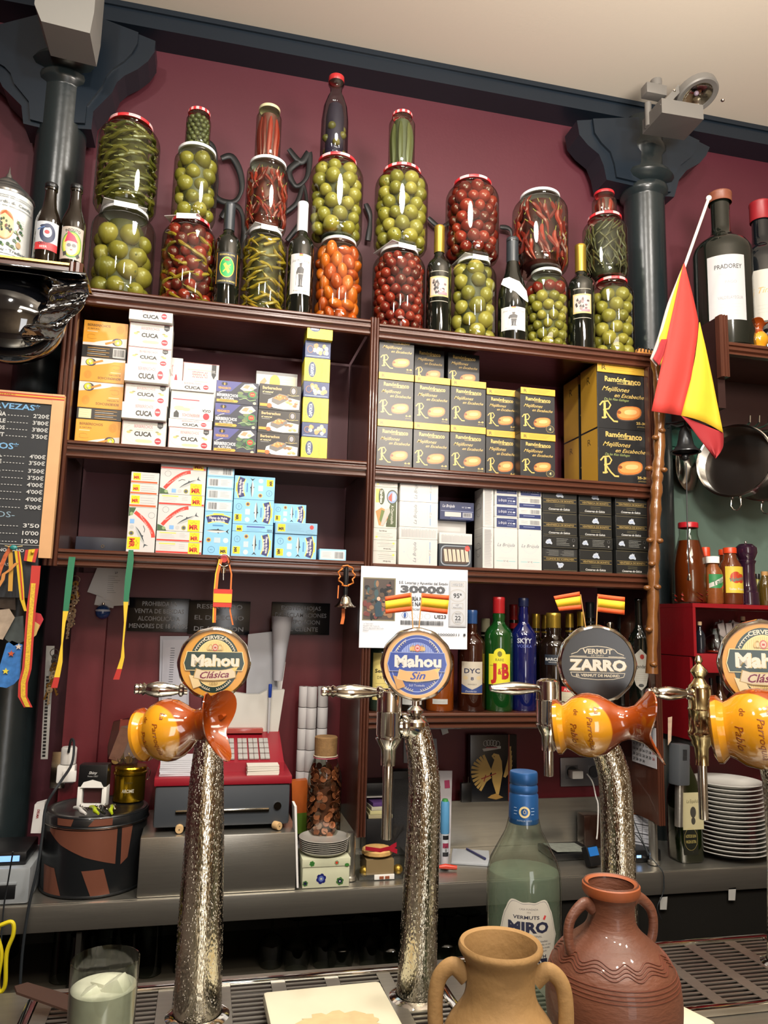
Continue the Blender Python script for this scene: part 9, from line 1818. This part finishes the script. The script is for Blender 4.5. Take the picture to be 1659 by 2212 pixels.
# immersion blender
t = thing('hand_blender', 'grey electric kitchen appliance leaning by the oil bottle', 'appliance', P(1466, 1655, 2.12), (0, .06, .3)); MB().box(-.025, .025, -.02, .02, -.005, .115, b=.006).build('motor_casing', mat('#4c5054', .4), t)
m = MB()
for i in range(8): m.box(-.010, .008, -.0212, -.0198, .07+.004*i, .0718+.004*i)
m.build('vent', M_BLACK, t); MB().lathe([(0, 0), (.012, 0), (.012, .12), (0, .12)], 16).build('shaft', M_STEEL, t, (.0, 0, -.124)); t.location.z = CZ+.235
sheet('sticker_strip', 'torn red and yellow sticker strip beside the grey appliance', [(1443, 1550), (1452, 1548), (1450, 1600), (1443, 1610)], 2.115, mat('#b8a08a', .5, vary=.6, vscale=60), .001, 'sticker')
# plates
PL = mat('#d4d2cc', .12, coat=.6, name='white_china')
def plates(n, cx, wpx0, wpx1, ytop, Y, lab, grp, first=0):
    x = wx(cx, 1760, Y); H = wz(cx, ytop, Y-.08)-CZ; r1 = (wx(cx+wpx1/2, 1820, Y)-wx(cx-wpx1/2, 1820, Y))/2; r0 = (wx(cx+wpx0/2, 1700, Y)-wx(cx-wpx0/2, 1700, Y))/2; st = (H-.024)/(n-1)
    for i in range(n):
        r = lerp(r1, r0, i/(n-1)); t = thing('plate', f'white china plate, {i+1} from the bottom {lab}' if False else f'white china plate, {ORD[i]} {lab}', 'plate', (x+R.uniform(-.0015, .0015), Y, CZ+.0006+st*i), None, grp)
        key = ('pl', round(r*1000))
        if key not in _PM: _PM[key] = MB().lathe([(0, .003), (r*.45, .003), (r*.5, 0), (r*.56, .001), (r*.72, .010), (r*.97, .021), (r, .0225), (r*1.0, .0245), (r*.965, .0242), (r*.72, .0142), (r*.55, .0062), (0, .0062)], 56).mesh('plate', PL)
        ob('china', _PM[key], t)
plates(17, 1571, 128, 142, 1697, 2.20, 'in the tall stack on the counter', 'white plates in the tall stack')
plates(9, 1702, 130, 132, 1765, 2.19, 'in the shorter stack by the tall one', 'white plates in the shorter stack')
# under-counter tags
for a_, b_, l_ in ((1432, 1955, 'small white tag under the counter edge'), (1580, 1935, 'second small white tag under the counter edge')): sheet('paper_tag', l_, [(a_-6, b_-16), (a_+10, b_-18), (a_+8, b_+10), (a_-6, b_+10)], 2.078, mat('#a8a8a4', .6), .001, 'tag')
cable('loose black cord crossing the far shelf foot', ((1318, 1745, 2.23), (1345, 1775, 2.2), (1380, 1810, 2.16), (1395, 1835, 2.12), (1400, 1848, 2.09)), .0015)
